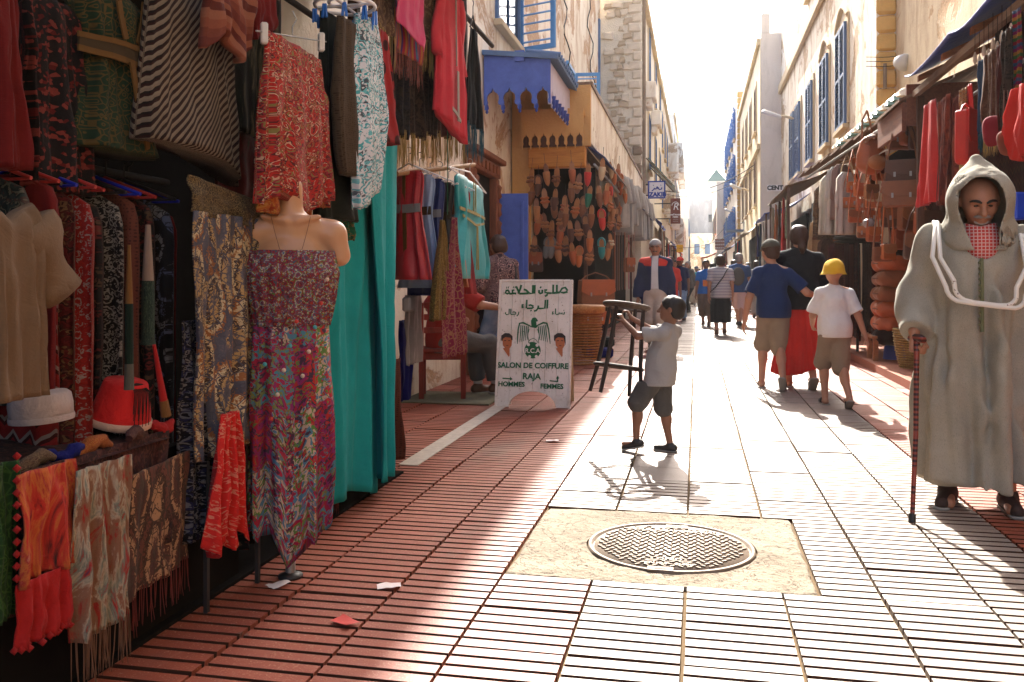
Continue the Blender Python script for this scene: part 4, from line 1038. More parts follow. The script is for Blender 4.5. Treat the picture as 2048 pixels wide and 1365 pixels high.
# white painted tube frame hung round his neck
M_TUBEW = NT('chipped_white_enamel'); k_ = M_TUBEW.coord('Object'); a_ = M_TUBEW.noise(k_, 13, 4, .7); M_TUBEW = M_TUBEW.fin(M_TUBEW.mix(M_TUBEW.step(a_, .63, .66), (.72, .68, .60), (.14, .05, .025)), .45, .4)
fr = empty('tube_frame', om.location, om.rotation_euler.z); tag(fr, 'chipped white enamelled tube stool frame hanging on the old man\'s chest', 'stool frame')
def uframe(off, name):
    pts = []; tilt_ = .07
    def q(u, z, y): return Vector((u - tilt_ * (1.2 - z) * .6, y, z + u * .13))
    w0, w1 = .185, .160
    zt, zb = 1.33, .985 
    ys = .30
    pts.append(q(-w0 + off * .4, 1.36, .02)); pts.append(q(-w0 + off * .35, zt, .13)); pts.append(q(-w1 - .05 + off, 1.18, .25)); pts.append(q(-w1 + off, zb + .06 + off, ys))
    for i in range(1, 5): a = math.pi / 2 * i / 5; pts.append(q(-w1 + off + .06 * (1 - math.cos(a)), zb + off * .2 + .06 * (1 - math.sin(a)), ys + .004))
    pts.append(q(-.05, zb + off * .15, ys + .008)); pts.append(q(.05, zb + off * .15, ys + .008))
    for i in range(1, 5): a = math.pi / 2 * i / 5; pts.append(q(w1 - off - .06 * (1 - math.sin(a)), zb + off * .2 + .06 * (1 - math.cos(a)), ys + .004))
    pts.append(q(w1 - off, zb + .06 + off, ys)); pts.append(q(w1 + .05 - off, 1.18, .25)); pts.append(q(w0 - off * .35, zt, .13)); pts.append(q(w0 - off * .4, 1.36, .02))
    m = MB(); m.tube(pts, .0105, 10); m.build(name, M_TUBEW, fr)
uframe(0, 'tube'); uframe(.034, 'tube')

# --- little boy carrying a bar stool
gb_ = pG(1316, 905); H = .95; boy = person('little boy in grey t-shirt and dark shorts carrying a bar stool', gb_, hd2(-.93, .30))
ank = ((-.07, .12, .075), (.06, -.06, .045))
fg = Fig(H, 1.28, 1.02, ankles=ank, wrists=((-.10, .19, .83), (.05, .20, .85)), elbow=((-.7, .2, -1), (.7, .2, -1)), lean=-.07, headoff=(0, -.03, .0), hipz=.515)
fo = [(0, .98, -.25), (0, 1)]
body(fg, boy, S_BRN, .006, hands={0: (V3(.05, .5, .75), V3(.2, .9, -.5), .8), 1: (V3(.0, .5, .75), V3(-.2, .9, -.5), .8)}, turn=.1, tilt=-.08, footdir=[(0, 1), (0, 1)])
hair(fg, boy, H_BLK, .008, 'short'); shirt(fg, boy, C_GREY, .0065, .43, .75, .018, loose=.016, slv_r=.048); pants(fg, boy, C_DGREY, .007, 1.05, .016, 1.15, 'shorts', top=.455); shoes(fg, boy, M_SHOE_B, .006, fo)
boy_m = Matrix.Translation(boy.location) @ Matrix.Rotation(boy.rotation_euler.z, 4, 'Z')
M_STOOLW = wood('dark_stool_wood', (.045, .026, .018), (.02, .011, .008), (9, 9, 1.5)); M_RINGW = wood('worn_seat_ring_wood', (.16, .115, .085), (.07, .045, .03), (5, 5, 5))
st = empty('bar_stool', boy_m @ Vector((-.07, .265, .36))); tag(st, 'dark wooden bar stool without seat, its round seat ring held by the little boy', 'stool')
st.rotation_euler = (R(-5), R(9), R(20))
def ring(m, r, z, rr, n=28): m.tube([(r * math.cos(2 * math.pi * i / n), r * math.sin(2 * math.pi * i / n), z) for i in range(n)], rr, 8, closed=True)
m = MB(); ring(m, .145, .58, .013); ring(m, .132, .565, .009); m.build('seat_ring', M_RINGW, st)
m = MB(); ring(m, .155, .18, .012); m.build('foot_ring', M_STOOLW, st)
for i in range(4):
    a = math.pi / 4 + i * math.pi / 2; m = MB(); c_, s_ = math.cos(a), math.sin(a)
    m.tube([(.125 * c_, .125 * s_, .575), (.135 * c_, .135 * s_, .40), (.158 * c_, .158 * s_, .18), (.19 * c_, .19 * s_, 0)], [.013, .0145, .0145, .013], 8); m.build('leg', M_STOOLW, st)

# --- mother and two boys, walking away
gm = pG(1598, 776); H = 1.66; mo = person('woman with dark ponytail in black top and long red skirt between two boys', gm, 0.05)
fg = Fig(H, 1.0, 1.02, ankles=((-.09, .06, .08), (.10, -.22, .14)), wrists=((-.20, .20, .82), (.22, .16, .82)), elbow=((-.6, -.8, 0), (.6, -.8, 0)))
body(fg, mo, S_TAN, .011, False, footdir=[(0, 1), (0, 1)]); hair(fg, mo, H_BRN, .009, 'pony'); shirt(fg, mo, C_BLACK, .010, .80, 1.15, .022, 'top', loose=.02, slv_r=.048)
sd = SDF((-.45, -.5, .1), (.45, .4, 1.1), .009)
sd.robe([(.15, .275, .21, .0, -.05, .020), (.40, .235, .18, 0, -.03, .016), (.75, .20, .15, 0, 0, .007), (.92, .165, .125, 0, 0, .002), (1.0, .145, .11, 0, 0, 0)], .01, 15, .6)
sd.wrinkle(.008, 14, 4, .4); sd.cut(lambda X, Y, Z: .17 + .04 * np.sin(X * 9) + .05 * np.abs(X) - Z); sd.mesh('skirt', C_REDSK, mo); shoes(fg, mo, M_SHOE_B, .009, [(0, 1, 0), (0, .75, -.66)], kind='slipper', name='sandal')
ga = pG(1545, 779); H = 1.50; ba = person('boy in navy blue t-shirt, khaki shorts and olive cap with an arm round the woman', ga, -.03)
fg = Fig(H, 1.06, .88, ankles=((-.10, .14, .07), (.085, -.20, .15)), wrists=((-.27, .04, .68), (.47, .16, .92)), elbow=((-.4, -1, 0), (.2, -.9, -.6)), headoff=(-.02, .01, 0), armL=1.1)
fo = [(0, 1, 0), (.1, .7, -.7)]
body(fg, ba, S_TAN, .010, True, turn=.35, tilt=.12, hands={1: (V3(1, .25, 0), V3(0, 1, 0), .2)}); hair(fg, ba, H_BRN, .009, 'short'); cap(fg, ba, C_OLIVE, .009, 'cap'); shirt(fg, ba, C_BLUE, .008, .72, .8, .016, loose=.018, slv_r=.046); pants(fg, ba, C_KHAKI, .008, 1.02, .015, 1.12, 'shorts', top=.745); shoes(fg, ba, M_SHOE_B, .009, fo, kind='slipper', name='sandal')
gy = pG(1668, 812); H = 1.26; by = person('boy in white t-shirt, khaki cargo shorts and yellow bucket hat', gy, .12)
fg = Fig(H, 1.10, .90, ankles=((-.05, .10, .055), (.075, -.20, .10)), wrists=((-.13, .22, .70), (.26, -.06, .58)), elbow=((-.5, -.9, -.3), (.5, -.9, 0)))
fo = [(0, 1, 0), (.1, .85, -.5)]
body(fg, by, S_TAN, .009, False); cap(fg, by, C_YEL, .008, 'bucket'); shirt(fg, by, C_WHITE, .0075, .60, .85, .016, loose=.016, slv_r=.047); pants(fg, by, C_KHAKI, .0075, 1.08, .016, 1.15, 'shorts', top=.625); shoes(fg, by, M_SHOE_B, .008, fo, kind='slipper', name='sandal')

# --- man in navy and red track jacket, walking towards the camera
gj = pG(1311, 700); H = 1.72; mj = person('man in open navy jacket with red yoke, white polo shirt and grey skullcap', gj, hd2(-.05, -1))
fg = Fig(H, 1.0, 1.05, ankles=((-.08, .10, .08), (.08, -.12, .10)), wrists=((-.27, .06, .80), (.27, .06, .80)))
body(fg, mj, S_OLD, .010, True, tilt=.1); face_extra(fg, mj, H_BLK, H_BLK); hair(fg, mj, H_GRY, .01, 'short'); cap(fg, mj, C_GREY, .01, 'kufi')
shirt(fg, mj, C_WHITE, .010, .74, .3, .012, 'polo_shirt'); jk = shirt(fg, mj, C_NAVY, .010, .70, 1.98, .026, 'jacket', open_=True, slv_r=.048); pants(fg, mj, C_BEIGE, .012, 1.95, .012, 1.1); shoes(fg, mj, M_SHOE_BR, .012)
lo, hi = fg.box(.14); sd = SDF(fg.nb - .32, fg.nb + .32, .010); sd.cone(fg.sh[0] + V3(0, 0, .002), fg.sh[1] + V3(0, 0, .002), .036 * H + .021, .036 * H + .021, .02); sd.ell(fg.ch + V3(0, 0, .05), (.096 * H * 1.05 + .034, .066 * H * 1.05 + .034, .105 * H), .04); sd.cut(lambda X, Y, Z: fg.nb[2] - .115 - Z); sd.cut(lambda X, Y, Z: np.where(Y > 0, .055 - np.abs(X), -1)); sd.mesh('yoke', C_RED, mj)

# --- people farther down the street
def walker(label, px, py, H, face, cloth, skin=S_TAN, hr=(H_BLK, 'short'), hat=None, low=('t', C_BROWN), b=1.0, sl=.6, res=.016, stride=.14, hem=None, group='passers-by down the street', wr=None, z0=0.0):
    g = pG(px, py, z0); e = person(label, g, face, group); s = rnd.choice((-1, 1)) * stride
    fg = Fig(H, 1.0, b, ankles=((-.08, s, .08), (.08, -s, .09)), wrists=wr or ((-.23, -.06 - s * .4, .48 * H), (.23, .05 + s * .4, .48 * H)))
    body(fg, e, skin, res * .85, abs(face) > 1.5, turn=rnd.uniform(-.15, .15))
    if hr: hair(fg, e, hr[0], res * .8, hr[1])
    if hat: cap(fg, e, hat[0], res * .8, hat[1])
    shirt(fg, e, cloth, res, hem or .46 * H, sl, .018, loose=.015, slv_r=.044)
    wt = (hem or .46 * H) + .04
    if low[0] == 't': pants(fg, e, low[1], res, 1.94, .014, 1.1, top=wt)
    elif low[0] == 's': pants(fg, e, low[1], res, 1.05, .018, 1.2, 'shorts', top=wt)
    elif low[0] == 'c': pants(fg, e, low[1], res, 1.5, .024, 1.3, 'shorts', top=wt)
    else:
        sd = SDF((-.4, -.4, .1), (.4, .4, 1.1), res); sd.robe([(.22 * H * .7, .20, .15, 0, 0, .006), (.40 * H, .20, .16, 0, 0, .004), (.52 * H, .17, .13, 0, 0, 0)], .01, 9, .3); sd.mesh('skirt', low[1], e)
    shoes(fg, e, M_SHOE_B if rnd.random() < .5 else M_SHOE_BR, res * .9); return e, fg
e, fg = walker('woman in navy and white striped top with black bag strap and black skirt', 1441, 670, 1.60, 0.0, C_STRIPE, S_TAN, (H_BRN, 'bob'), None, ('k', C_BLACK), 1.12, .75, .012)
m = MB(); m.tube([fg.sh[1] + V3(-.03, .02, .075), fg.sh[1] + V3(-.05, -.10, .04), fg.ch + V3(.05, -.165, 0), fg.bl + V3(-.10, -.165, -.02), fg.pel + V3(-.20, -.09, .03)], .012, 6); m.build('bag_strap', M_SHOE_B, e)
e, fg = walker('boy in royal blue football shirt with orange print beside the striped woman', 1412, 652, 1.58, math.pi - .1, C_ROYAL, S_BRN, (H_BLK, 'short'), None, ('c', C_BROWN), .95, .7, .012)
m = MB(); m.box((-.02, .145, 1.02), (.16, .012, .15)); m.build('print', C_ORANGE, e, .004)
e, fg = walker('bald man in blue polo shirt and pale shorts striding off with a backpack', 1478, 652, 1.74, -.25, C_DBLUE, S_TAN, (H_GRY, 'short'), None, ('s', C_PINKS), 1.08, .7, .013, .28)
sd = SDF((-.3, -.45, .8), (.3, .1, 1.6), .014); sd.ell((.02, -.19, 1.18), (.15, .09, .22), .02); sd.mesh('backpack', C_DGREY, e)
walker('man in red cap and dark football shirt behind the navy jacket man', 1360, 642, 1.70, math.pi - .2, C_NAVY, S_BRN, None, (C_RED, 'cap'), ('t', C_DENIM), 1.0, .7, .014)
walker('man in turquoise polo shirt and beige trousers walking up the middle of the street', 1393, 612, 1.66, math.pi, C_TEALS, S_BRN, None, (C_NAVY, 'cap'), ('t', C_BEIGE), 1.0, .6, .016)
walker('bald man in dark grey shirt looking sideways behind the red cap man', 1376, 626, 1.72, math.pi - .7, C_DGREY, S_TAN, (H_GRY, 'short'), None, ('t', C_BLACK), 1.08, 1.8, .016)
walker('figure in coral dress behind the navy jacket man', 1340, 660, 1.62, math.pi - .1, C_RED, S_BRN, (H_BLK, 'long'), None, ('k', C_RED), .95, .8, .015)
far_people = [(1352, 634, 1.70, C_DBLUE, C_DGREY, 'man in blue polo shirt by the pale shirts'), (1366, 622, 1.66, C_OLIVE, C_BROWN, 'person in olive shirt behind the bald man'), (1424, 622, 1.70, C_WHITE, C_DENIM, 'person in white shirt and jeans just past the football shirt boy'), (1456, 618, 1.64, C_BROWN, C_BLACK, 'person in brown top just past the striped woman'), (1468, 634, 1.70, C_RED, C_DENIM, 'person in red shirt and jeans behind the bald man\'s backpack'), (1482, 612, 1.66, C_BLACK, C_BEIGE, 'person in black shirt and beige trousers before the far stalls'), (1438, 610, 1.72, C_ROYAL, C_DGREY, 'person in royal blue shirt walking before the red awning'), (1398, 606, 1.64, C_GREY, C_NAVY, 'person in grey shirt beyond the turquoise polo man'), (1378, 610, 1.74, C_DBLUE, C_BEIGE, 'tall person in blue shirt and beige trousers beyond the bald man'), (1402, 598, 1.70, C_BEIGE, C_BROWN, 'man in beige shirt far down the street'), (1428, 600, 1.68, C_SKY, C_NAVY, 'person in sky blue shirt far down the street'), (1460, 606, 1.66, C_YEL, C_BROWN, 'person in yellow top far behind the striped woman'),
   (1384, 600, 1.72, C_WHITE, C_DGREY, 'person in white shirt far down the street'), (1416, 594, 1.65, C_BLACK, C_DGREY, 'person in black far down the street'), (1447, 598, 1.70, C_RED, C_NAVY, 'person in red top far down the street'), (1370, 604, 1.66, C_ORANGE, C_BROWN, 'person in orange top by the shops on the left, far off'),
   (1496, 626, 1.68, C_TEALS, C_BLACK, 'person in turquoise top beside the bald man'), (1513, 636, 1.66, C_GREY, C_BEIGE, 'person in grey shirt half hidden behind the boy in navy'), (1408, 590, 1.7, C_PINKS, C_DENIM, 'person in pale pink top near the red awning')]
for i, (px, py, H, a, b_, lab) in enumerate(far_people):
    walker(lab, px, py, H, rnd.choice((0, math.pi, .5, math.pi - .5)), a, rnd.choice((S_TAN, S_BRN)), (rnd.choice((H_BLK, H_BRN)), rnd.choice(('short', 'bob'))), None, ('t', b_), 1.0, rnd.choice((.6, 1.8)), .022)

# --- woman in a floral blouse and jeans at the shop door, seated man on a red chair
gw = pG(1000, 750); H = 1.62; e = person('woman with dark bob in floral blouse and blue jeans at the carved doorway', gw, hd2(-.75, .65))
fg = Fig(H, 1.0, 1.05, ankles=((-.08, .04, .08), (.08, -.06, .08)), wrists=((-.20, .25, .92), (.20, .20, .85)), elbow=((-.5, -.8, -.3), (.5, -.8, -.3)), headoff=(0, .03, 0))
body(fg, e, S_TAN, .011, True, turn=.1, tilt=.25); hair(fg, e, H_BRN, .010, 'bob'); shirt(fg, e, C_BLOUSE, .011, .76, 1.75, .024, 'blouse', loose=.015, slv_r=.046); pants(fg, e, C_DENIM, .011, 1.88, .008, 1.0, 'jeans', top=.80); shoes(fg, e, M_SHOE_BR, .011)
m = MB(); m.tube([fg.sh[1] + V3(-.02, .05, .06), fg.sh[1] + V3(-.02, -.09, -.04), fg.ch + V3(.15, -.12, -.12), fg.bl + V3(.20, -.08, -.10)], .016, 6); m.build('bag_strap', M_SHOE_B, e)
sd = SDF((-.1, -.4, .6), (.5, .2, 1.2), .012); sd.ell(fg.bl + V3(.22, -.06, -.16), (.07, .15, .13), .02); sd.mesh('shoulder_bag', M_SHOE_B, e)

M_CHAIR = wood('red_painted_chair_wood', (.26, .035, .022), (.11, .015, .010), (6, 6, 1.2))
gc = pG(886, 796); gc = Vector((gc.x, gc.y, 0)); ch = empty('wooden_chair', gc, .25); tag(ch, 'red painted wooden chair on the doormat under the seated man', 'chair')
for sx in (-1, 1):
    for sy in (-1, 1):
        m = MB(); m.box((sx * .19, sy * .18, .22 if sy > 0 else .22), (.045, .045, .44)); m.build('leg', M_CHAIR, ch, .004)
m = MB(); m.box((0, 0, .455), (.44, .42, .03)); m.build('seat', M_CHAIR, ch, .006)
for sx in (-1, 1): m = MB(); m.box((sx * .19, -.19, .68), (.04, .035, .42)); m.build('back_post', M_CHAIR, ch, .004)
for z in (.64, .76, .87): m = MB(); m.box((0, -.19, z), (.335, .02, .055)); m.build('back_slat', M_CHAIR, ch, .004)
for sy in (-1, 1): m = MB(); m.box((0, sy * .18, .40), (.335, .025, .06)); m.build('apron', M_CHAIR, ch, .003)
C_REDK = cloth_mat('red_knit', (.33, .03, .025)); C_GRYT = cloth_mat('grey_trouser_wool', (.115, .108, .10))
sp = person('seated man in red shirt and grey trousers holding a cigarette behind hanging dresses', (gc.x, gc.y + .02, 0), .25 - 1.0); H = 1.68
fg = Fig(H, 1.0, 1.05, ankles=((-.08, .44, .08), (.14, .50, .10)), wrists=((-.32, .30, .74), (.42, .40, .84)), elbow=((-.9, -.4, -.5), (.9, -.2, -.6)), hipz=.55, lean=.03, knee=((-.1, .6, 1), (.2, .6, 1)))
body(fg, sp, S_TAN, .011, True, tilt=.1); hair(fg, sp, H_BLK, .011, 'short'); shirt(fg, sp, C_REDK, .011, .47, .95, .018, 'shirt', slv_r=.044); pants(fg, sp, C_GRYT, .011, 1.86, .012, 1.1); shoes(fg, sp, M_SHOE_BR, .010)
for i in (0, 1):
    m = MB(); u = fg.an[i] - fg.kn[i]; m.tube([fg.kn[i] + u * .80, fg.kn[i] + u * .97], [.048, .042], 12); m.build('sock', M_SOCK, sp)
m = MB(); q = fg.wr[1] + V3(.03, .12, -.06); m.tube([q, q + V3(.01, .035, -.055)], .0042, 6); cg = m.build('cigarette', C_WHITE, sp)
m = MB(); g_ = Vector((gc.x + .12, gc.y - .06, 0)); m.box2((g_.x - .42, g_.y - .36, .001), (g_.x + .42, g_.y + .40, .016)); tag(m.build('door_mat', simple('grey_green_mat', (.13, .12, .08), .95, .1, 30, .4, 200, .8, .006), bevel=.004), 'worn grey green mat under the red wooden chair', 'mat')
# ------------------------------------------------------------------ cloth: patterned fabrics and hanging shapes
def fabric(name, kind, cols, sc=10.0, rot=0.0, dist=.35, rough=.88, sheen=.03, weave=260, k=3.2, gloss=0.0, dim=.52):
    if name in _mc: return _mc[name]
    cols = [tuple(x * (dim if max(c) - min(c) < .3 or kind not in ('plain',) else .95) for x in c) for c in cols]
    t = NT(name); uv = t.coord('UV', (1, 1, 1), (0, 0, rot)); n = len(cols)
    nz = t.noise(uv, sc * 1.3, 4, .6, .5); w = t.noise(uv, weave, 2, .5)
    pal = lambda f: t.ramp(f, [(i / n, c) for i, c in enumerate(cols)], True)
    if kind == 'plain': cc = t.mix(nz, mul(cols[0], .8), mul(cols[0], 1.15))
    else:
        sx = t.n('ShaderNodeSeparateXYZ'); t.l(uv, sx.inputs[0]); u, v = sx.outputs[0], sx.outputs[1]
        if kind in ('floral', 'panel'):
            dv = t.n('ShaderNodeTexNoise'); dv.inputs['Scale'].default_value = sc * 2.2; dv.inputs['Detail'].default_value = 2; t.l(uv, dv.inputs['Vector'])
            va = t.n('ShaderNodeVectorMath', operation='MULTIPLY_ADD'); t.l(dv.outputs['Color'], va.inputs[0]); va.inputs[1].default_value = (.55 / sc,) * 3; t.l(uv, va.inputs[2]); uvd = va.outputs[0]
            a = t.vor(uvd, sc * 1.15); b = t.vor(uvd, sc * 3.0); ca = t.n('ShaderNodeSeparateXYZ'); t.l(a.outputs['Color'], ca.inputs[0]); cb = t.n('ShaderNodeSeparateXYZ'); t.l(b.outputs['Color'], cb.inputs[0])
            f1 = t.math('FRACT', t.math('ADD', t.math('MULTIPLY_ADD', a.outputs['Distance'], k * .5, ca.outputs[0]), t.math('MULTIPLY', nz, dist * .3)))
            f2 = t.math('FRACT', t.math('MULTIPLY_ADD', b.outputs['Distance'], .8, cb.outputs[0]))
            if kind == 'panel':
                pn = t.n('ShaderNodeTexWhiteNoise', noise_dimensions='2D'); cb2 = t.n('ShaderNodeCombineXYZ'); t.l(t.math('FLOOR', t.math('MULTIPLY_ADD', u, 13.0, t.math('MULTIPLY', nz, .5))), cb2.inputs[0]); t.l(t.math('FLOOR', t.math('MULTIPLY_ADD', v, 4.5, t.math('MULTIPLY', nz, .6))), cb2.inputs[1]); t.l(cb2.outputs[0], pn.inputs['Vector'])
                f1 = t.math('FRACT', t.math('MULTIPLY_ADD', f1, .38, pn.outputs['Value'])); f2 = t.math('FRACT', t.math('MULTIPLY_ADD', f2, .38, pn.outputs['Value']))
            msk = t.step(t.noise(uv, sc * .9, 3), .46, .50); cc = t.mix(msk, pal(f1), pal(f2))
        elif kind == 'paisley':
            q = t.n('ShaderNodeMapping'); q.inputs['Scale'].default_value = (1, .55, 1); q.inputs['Rotation'].default_value = (0, 0, .5); t.l(uv, q.inputs[0]); a = t.vor(q.outputs[0], sc); ca = t.n('ShaderNodeSeparateXYZ'); t.l(a.outputs['Color'], ca.inputs[0]); fine = t.noise(uv, sc * 6, 3, .7, 1.5)
            f1 = t.math('FRACT', t.math('ADD', t.math('MULTIPLY_ADD', a.outputs['Distance'], k * .55, t.math('MULTIPLY', ca.outputs[0], .6)), t.math('MULTIPLY', fine, dist * 1.1)))
            b = t.vor(uv, sc * 3.4, 'DISTANCE_TO_EDGE'); cc = t.mix(t.step(b.outputs['Distance'], .02, .06), mul(cols[-1], 1.1), pal(f1))
        elif kind == 'stripe':
            cc = pal(t.math('FRACT', t.math('MULTIPLY_ADD', u, sc, t.math('MULTIPLY', nz, dist * .15))))
        elif kind == 'vstripe':
            cc = pal(t.math('FRACT', t.math('MULTIPLY_ADD', v, sc, t.math('MULTIPLY', nz, dist * .15))))
        elif kind == 'zigzag':
            tri = t.math('ABSOLUTE', t.math('SUBTRACT', t.math('FRACT', t.math('MULTIPLY', u, sc)), .5)); cc = pal(t.math('FRACT', t.math('MULTIPLY_ADD', v, sc, tri)))
        elif kind == 'dots':
            a = t.vor(uv, sc, 'F1', .3); cc = t.mix(t.step(a.outputs['Distance'], .26, .32), cols[1], cols[0])
        elif kind == 'ikat':
            q = t.n('ShaderNodeMapping'); q.inputs['Scale'].default_value = (1.6, .5, 1); t.l(uv, q.inputs[0]); cc = t.ramp(t.noise(q.outputs[0], sc, 5, .65, 1.0), [(.30 + .42 * i / max(1, n - 1), c) for i, c in enumerate(cols)])
        elif kind == 'lace':
            b = t.vor(uv, sc, 'DISTANCE_TO_EDGE'); a = t.vor(uv, sc); e1 = t.step(b.outputs['Distance'], .03, .07); e2 = t.step(t.math('ABSOLUTE', t.math('SUBTRACT', a.outputs['Distance'], .25)), .03, .06)
            cc = t.mix(t.math('MINIMUM', e1, e2), cols[1], cols[0])
        elif kind == 'sequin':
            a = t.vor(uv, sc * 6); ca = t.n('ShaderNodeSeparateXYZ'); t.l(a.outputs['Color'], ca.inputs[0]); cc = pal(ca.outputs[0])
    cc = t.mix(t.math('MULTIPLY', w, .30), cc, mul(cols[0], .35))
    big = t.noise(uv, 2.2, 3); cc = t.mix(t.math('MULTIPLY', t.step(big, .35, .75), .30), cc, mul(cols[0], .4))
    _mc[name] = t.fin(cc, rough, .2 + gloss, t.bump(w, .35, .0016, t.bump(t.noise(uv, 9, 5, .65, 1.2), .45, .014)), 0, sheen); return _mc[name]

def frame_of(A, B):
    A, B = Vector((A[0], A[1], 0)), Vector((B[0], B[1], 0)); d = B - A; W = d.length; d.normalize(); n = Vector((d.y, -d.x, 0))
    if n.dot(-((A + B) / 2)) < 0: n = -n
    return (A + B) / 2, d, n, W
def sheet(name, A, B, zt, zb, mat, parent=None, folds=5, amp=.022, top=1.0, bot=1.0, hem=None, thick=.005, n=(44, 26), seed=0, lean=0.0, curl=0.0, side=0.0, mid=None, topz=None, drape=0.0):
    """a hanging length of cloth with vertical folds; hem(s) shortens or lengthens the lower edge, topz(s) shapes the upper edge"""
    M, d, nn, W = frame_of(A, B); H = zt - zb; rr = random.Random(seed * 13 + 5); ph = [rr.uniform(0, 6.28) for _ in range(6)]
    nu, nv = n; fr, bk, uv = [], [], []
    for j in range(nv + 1):
        t = j / nv; w = top + (bot - top) * (t ** .9)
        if mid: w = (np.interp(t, [0, mid[0], 1], [top, mid[1], bot]))
        for i in range(nu + 1):
            s = i / nu - .5
            q_ = 2 * math.pi * folds * s + ph[0] + .9 * math.sin(3.1 * t + ph[1]) + .8 * math.sin(7 * s + ph[4]); f = amp * (.35 + .65 * min(1, t * 1.6)) * ((.5 * math.sin(q_) + 1.0 - 1.7 * abs(math.sin(q_ / 2)) ** .8) + .45 * math.sin(2 * math.pi * folds * 1.9 * s + ph[2] + 1.3 * t) + .25 * math.sin(2 * math.pi * folds * 3.3 * s + ph[3]))
            f += .012 * wn2(s * 6 + seed, t * 3, seed) + lean * t + curl * (s * 2) ** 2 + drape * math.sin(math.pi * t)
            x = s * W * w + side * t + .010 * wn2(t * 4, seed * 1.7, 3)
            hz = H * t * (1 + (hem(s) if hem else 0))
            if topz: hz = topz(s) * (1 - t) + hz
            hz += (.010 * wn2(s * 7, seed, 1) if j == nv else 0)
            p = M + d * x; z = zt - hz
            fr.append(Vector((p.x, p.y, z)) + nn * (f + thick / 2)); bk.append(Vector((p.x, p.y, z)) + nn * (f - thick / 2)); uv.append((s * W * max(top, bot) * 1.25 + seed * .37, -H * t + seed * .61))
    m = MB(); k = nv + 1; N = len(fr); ix = lambda j, i: j * (nu + 1) + i
    fs = [(ix(j, i), ix(j, i + 1), ix(j + 1, i + 1), ix(j + 1, i)) for j in range(nv) for i in range(nu)]
    fb = [(N + ix(j, i), N + ix(j + 1, i), N + ix(j + 1, i + 1), N + ix(j, i + 1)) for j in range(nv) for i in range(nu)]
    ed = [(ix(0, i), N + ix(0, i), N + ix(0, i + 1), ix(0, i + 1)) for i in range(nu)] + [(ix(nv, i), ix(nv, i + 1), N + ix(nv, i + 1), N + ix(nv, i)) for i in range(nu)]
    ed += [(ix(j, 0), ix(j + 1, 0), N + ix(j + 1, 0), N + ix(j, 0)) for j in range(nv)] + [(ix(j, nu), N + ix(j, nu), N + ix(j + 1, nu), ix(j + 1, nu)) for j in range(nv)]
    m.add(fr + bk, fs + fb + ed, uv + uv, True)
    loc = Vector((M.x, M.y, zb)) if parent is None else (0, 0, 0)
    o = m.build(name, mat, None, loc=loc)
    if parent is not None: o.parent = parent; o.location = -Vector(parent.location)
    o['_e'] = 1; del o['_e']
    return o, [fr[ix(nv, i)] for i in range(nu + 1)]
def fringe(edge, L, mat, parent, step=.006, r=.0016, seed=1, name='fringe'):
    rr = random.Random(seed); m = MB(); P0 = Vector(parent.location)
    for i in range(len(edge) - 1):
        a, b = Vector(edge[i]), Vector(edge[i + 1]); k = max(1, int((b - a).length / step))
        for q in range(k):
            p = a.lerp(b, (q + rr.random()) / k) - P0; l = L * rr.uniform(.75, 1.08); dx, dy = rr.uniform(-.010, .010), rr.uniform(-.010, .010)
            pts = [p + Vector((0, 0, .01)), p + Vector((dx * .4, dy * .4, -l * .5)), p + Vector((dx, dy, -l))]
            m.tube(pts, [r, r * 1.15, r * .6], 3, False)
    return tag(m.build(name, mat, parent), kind='stuff')
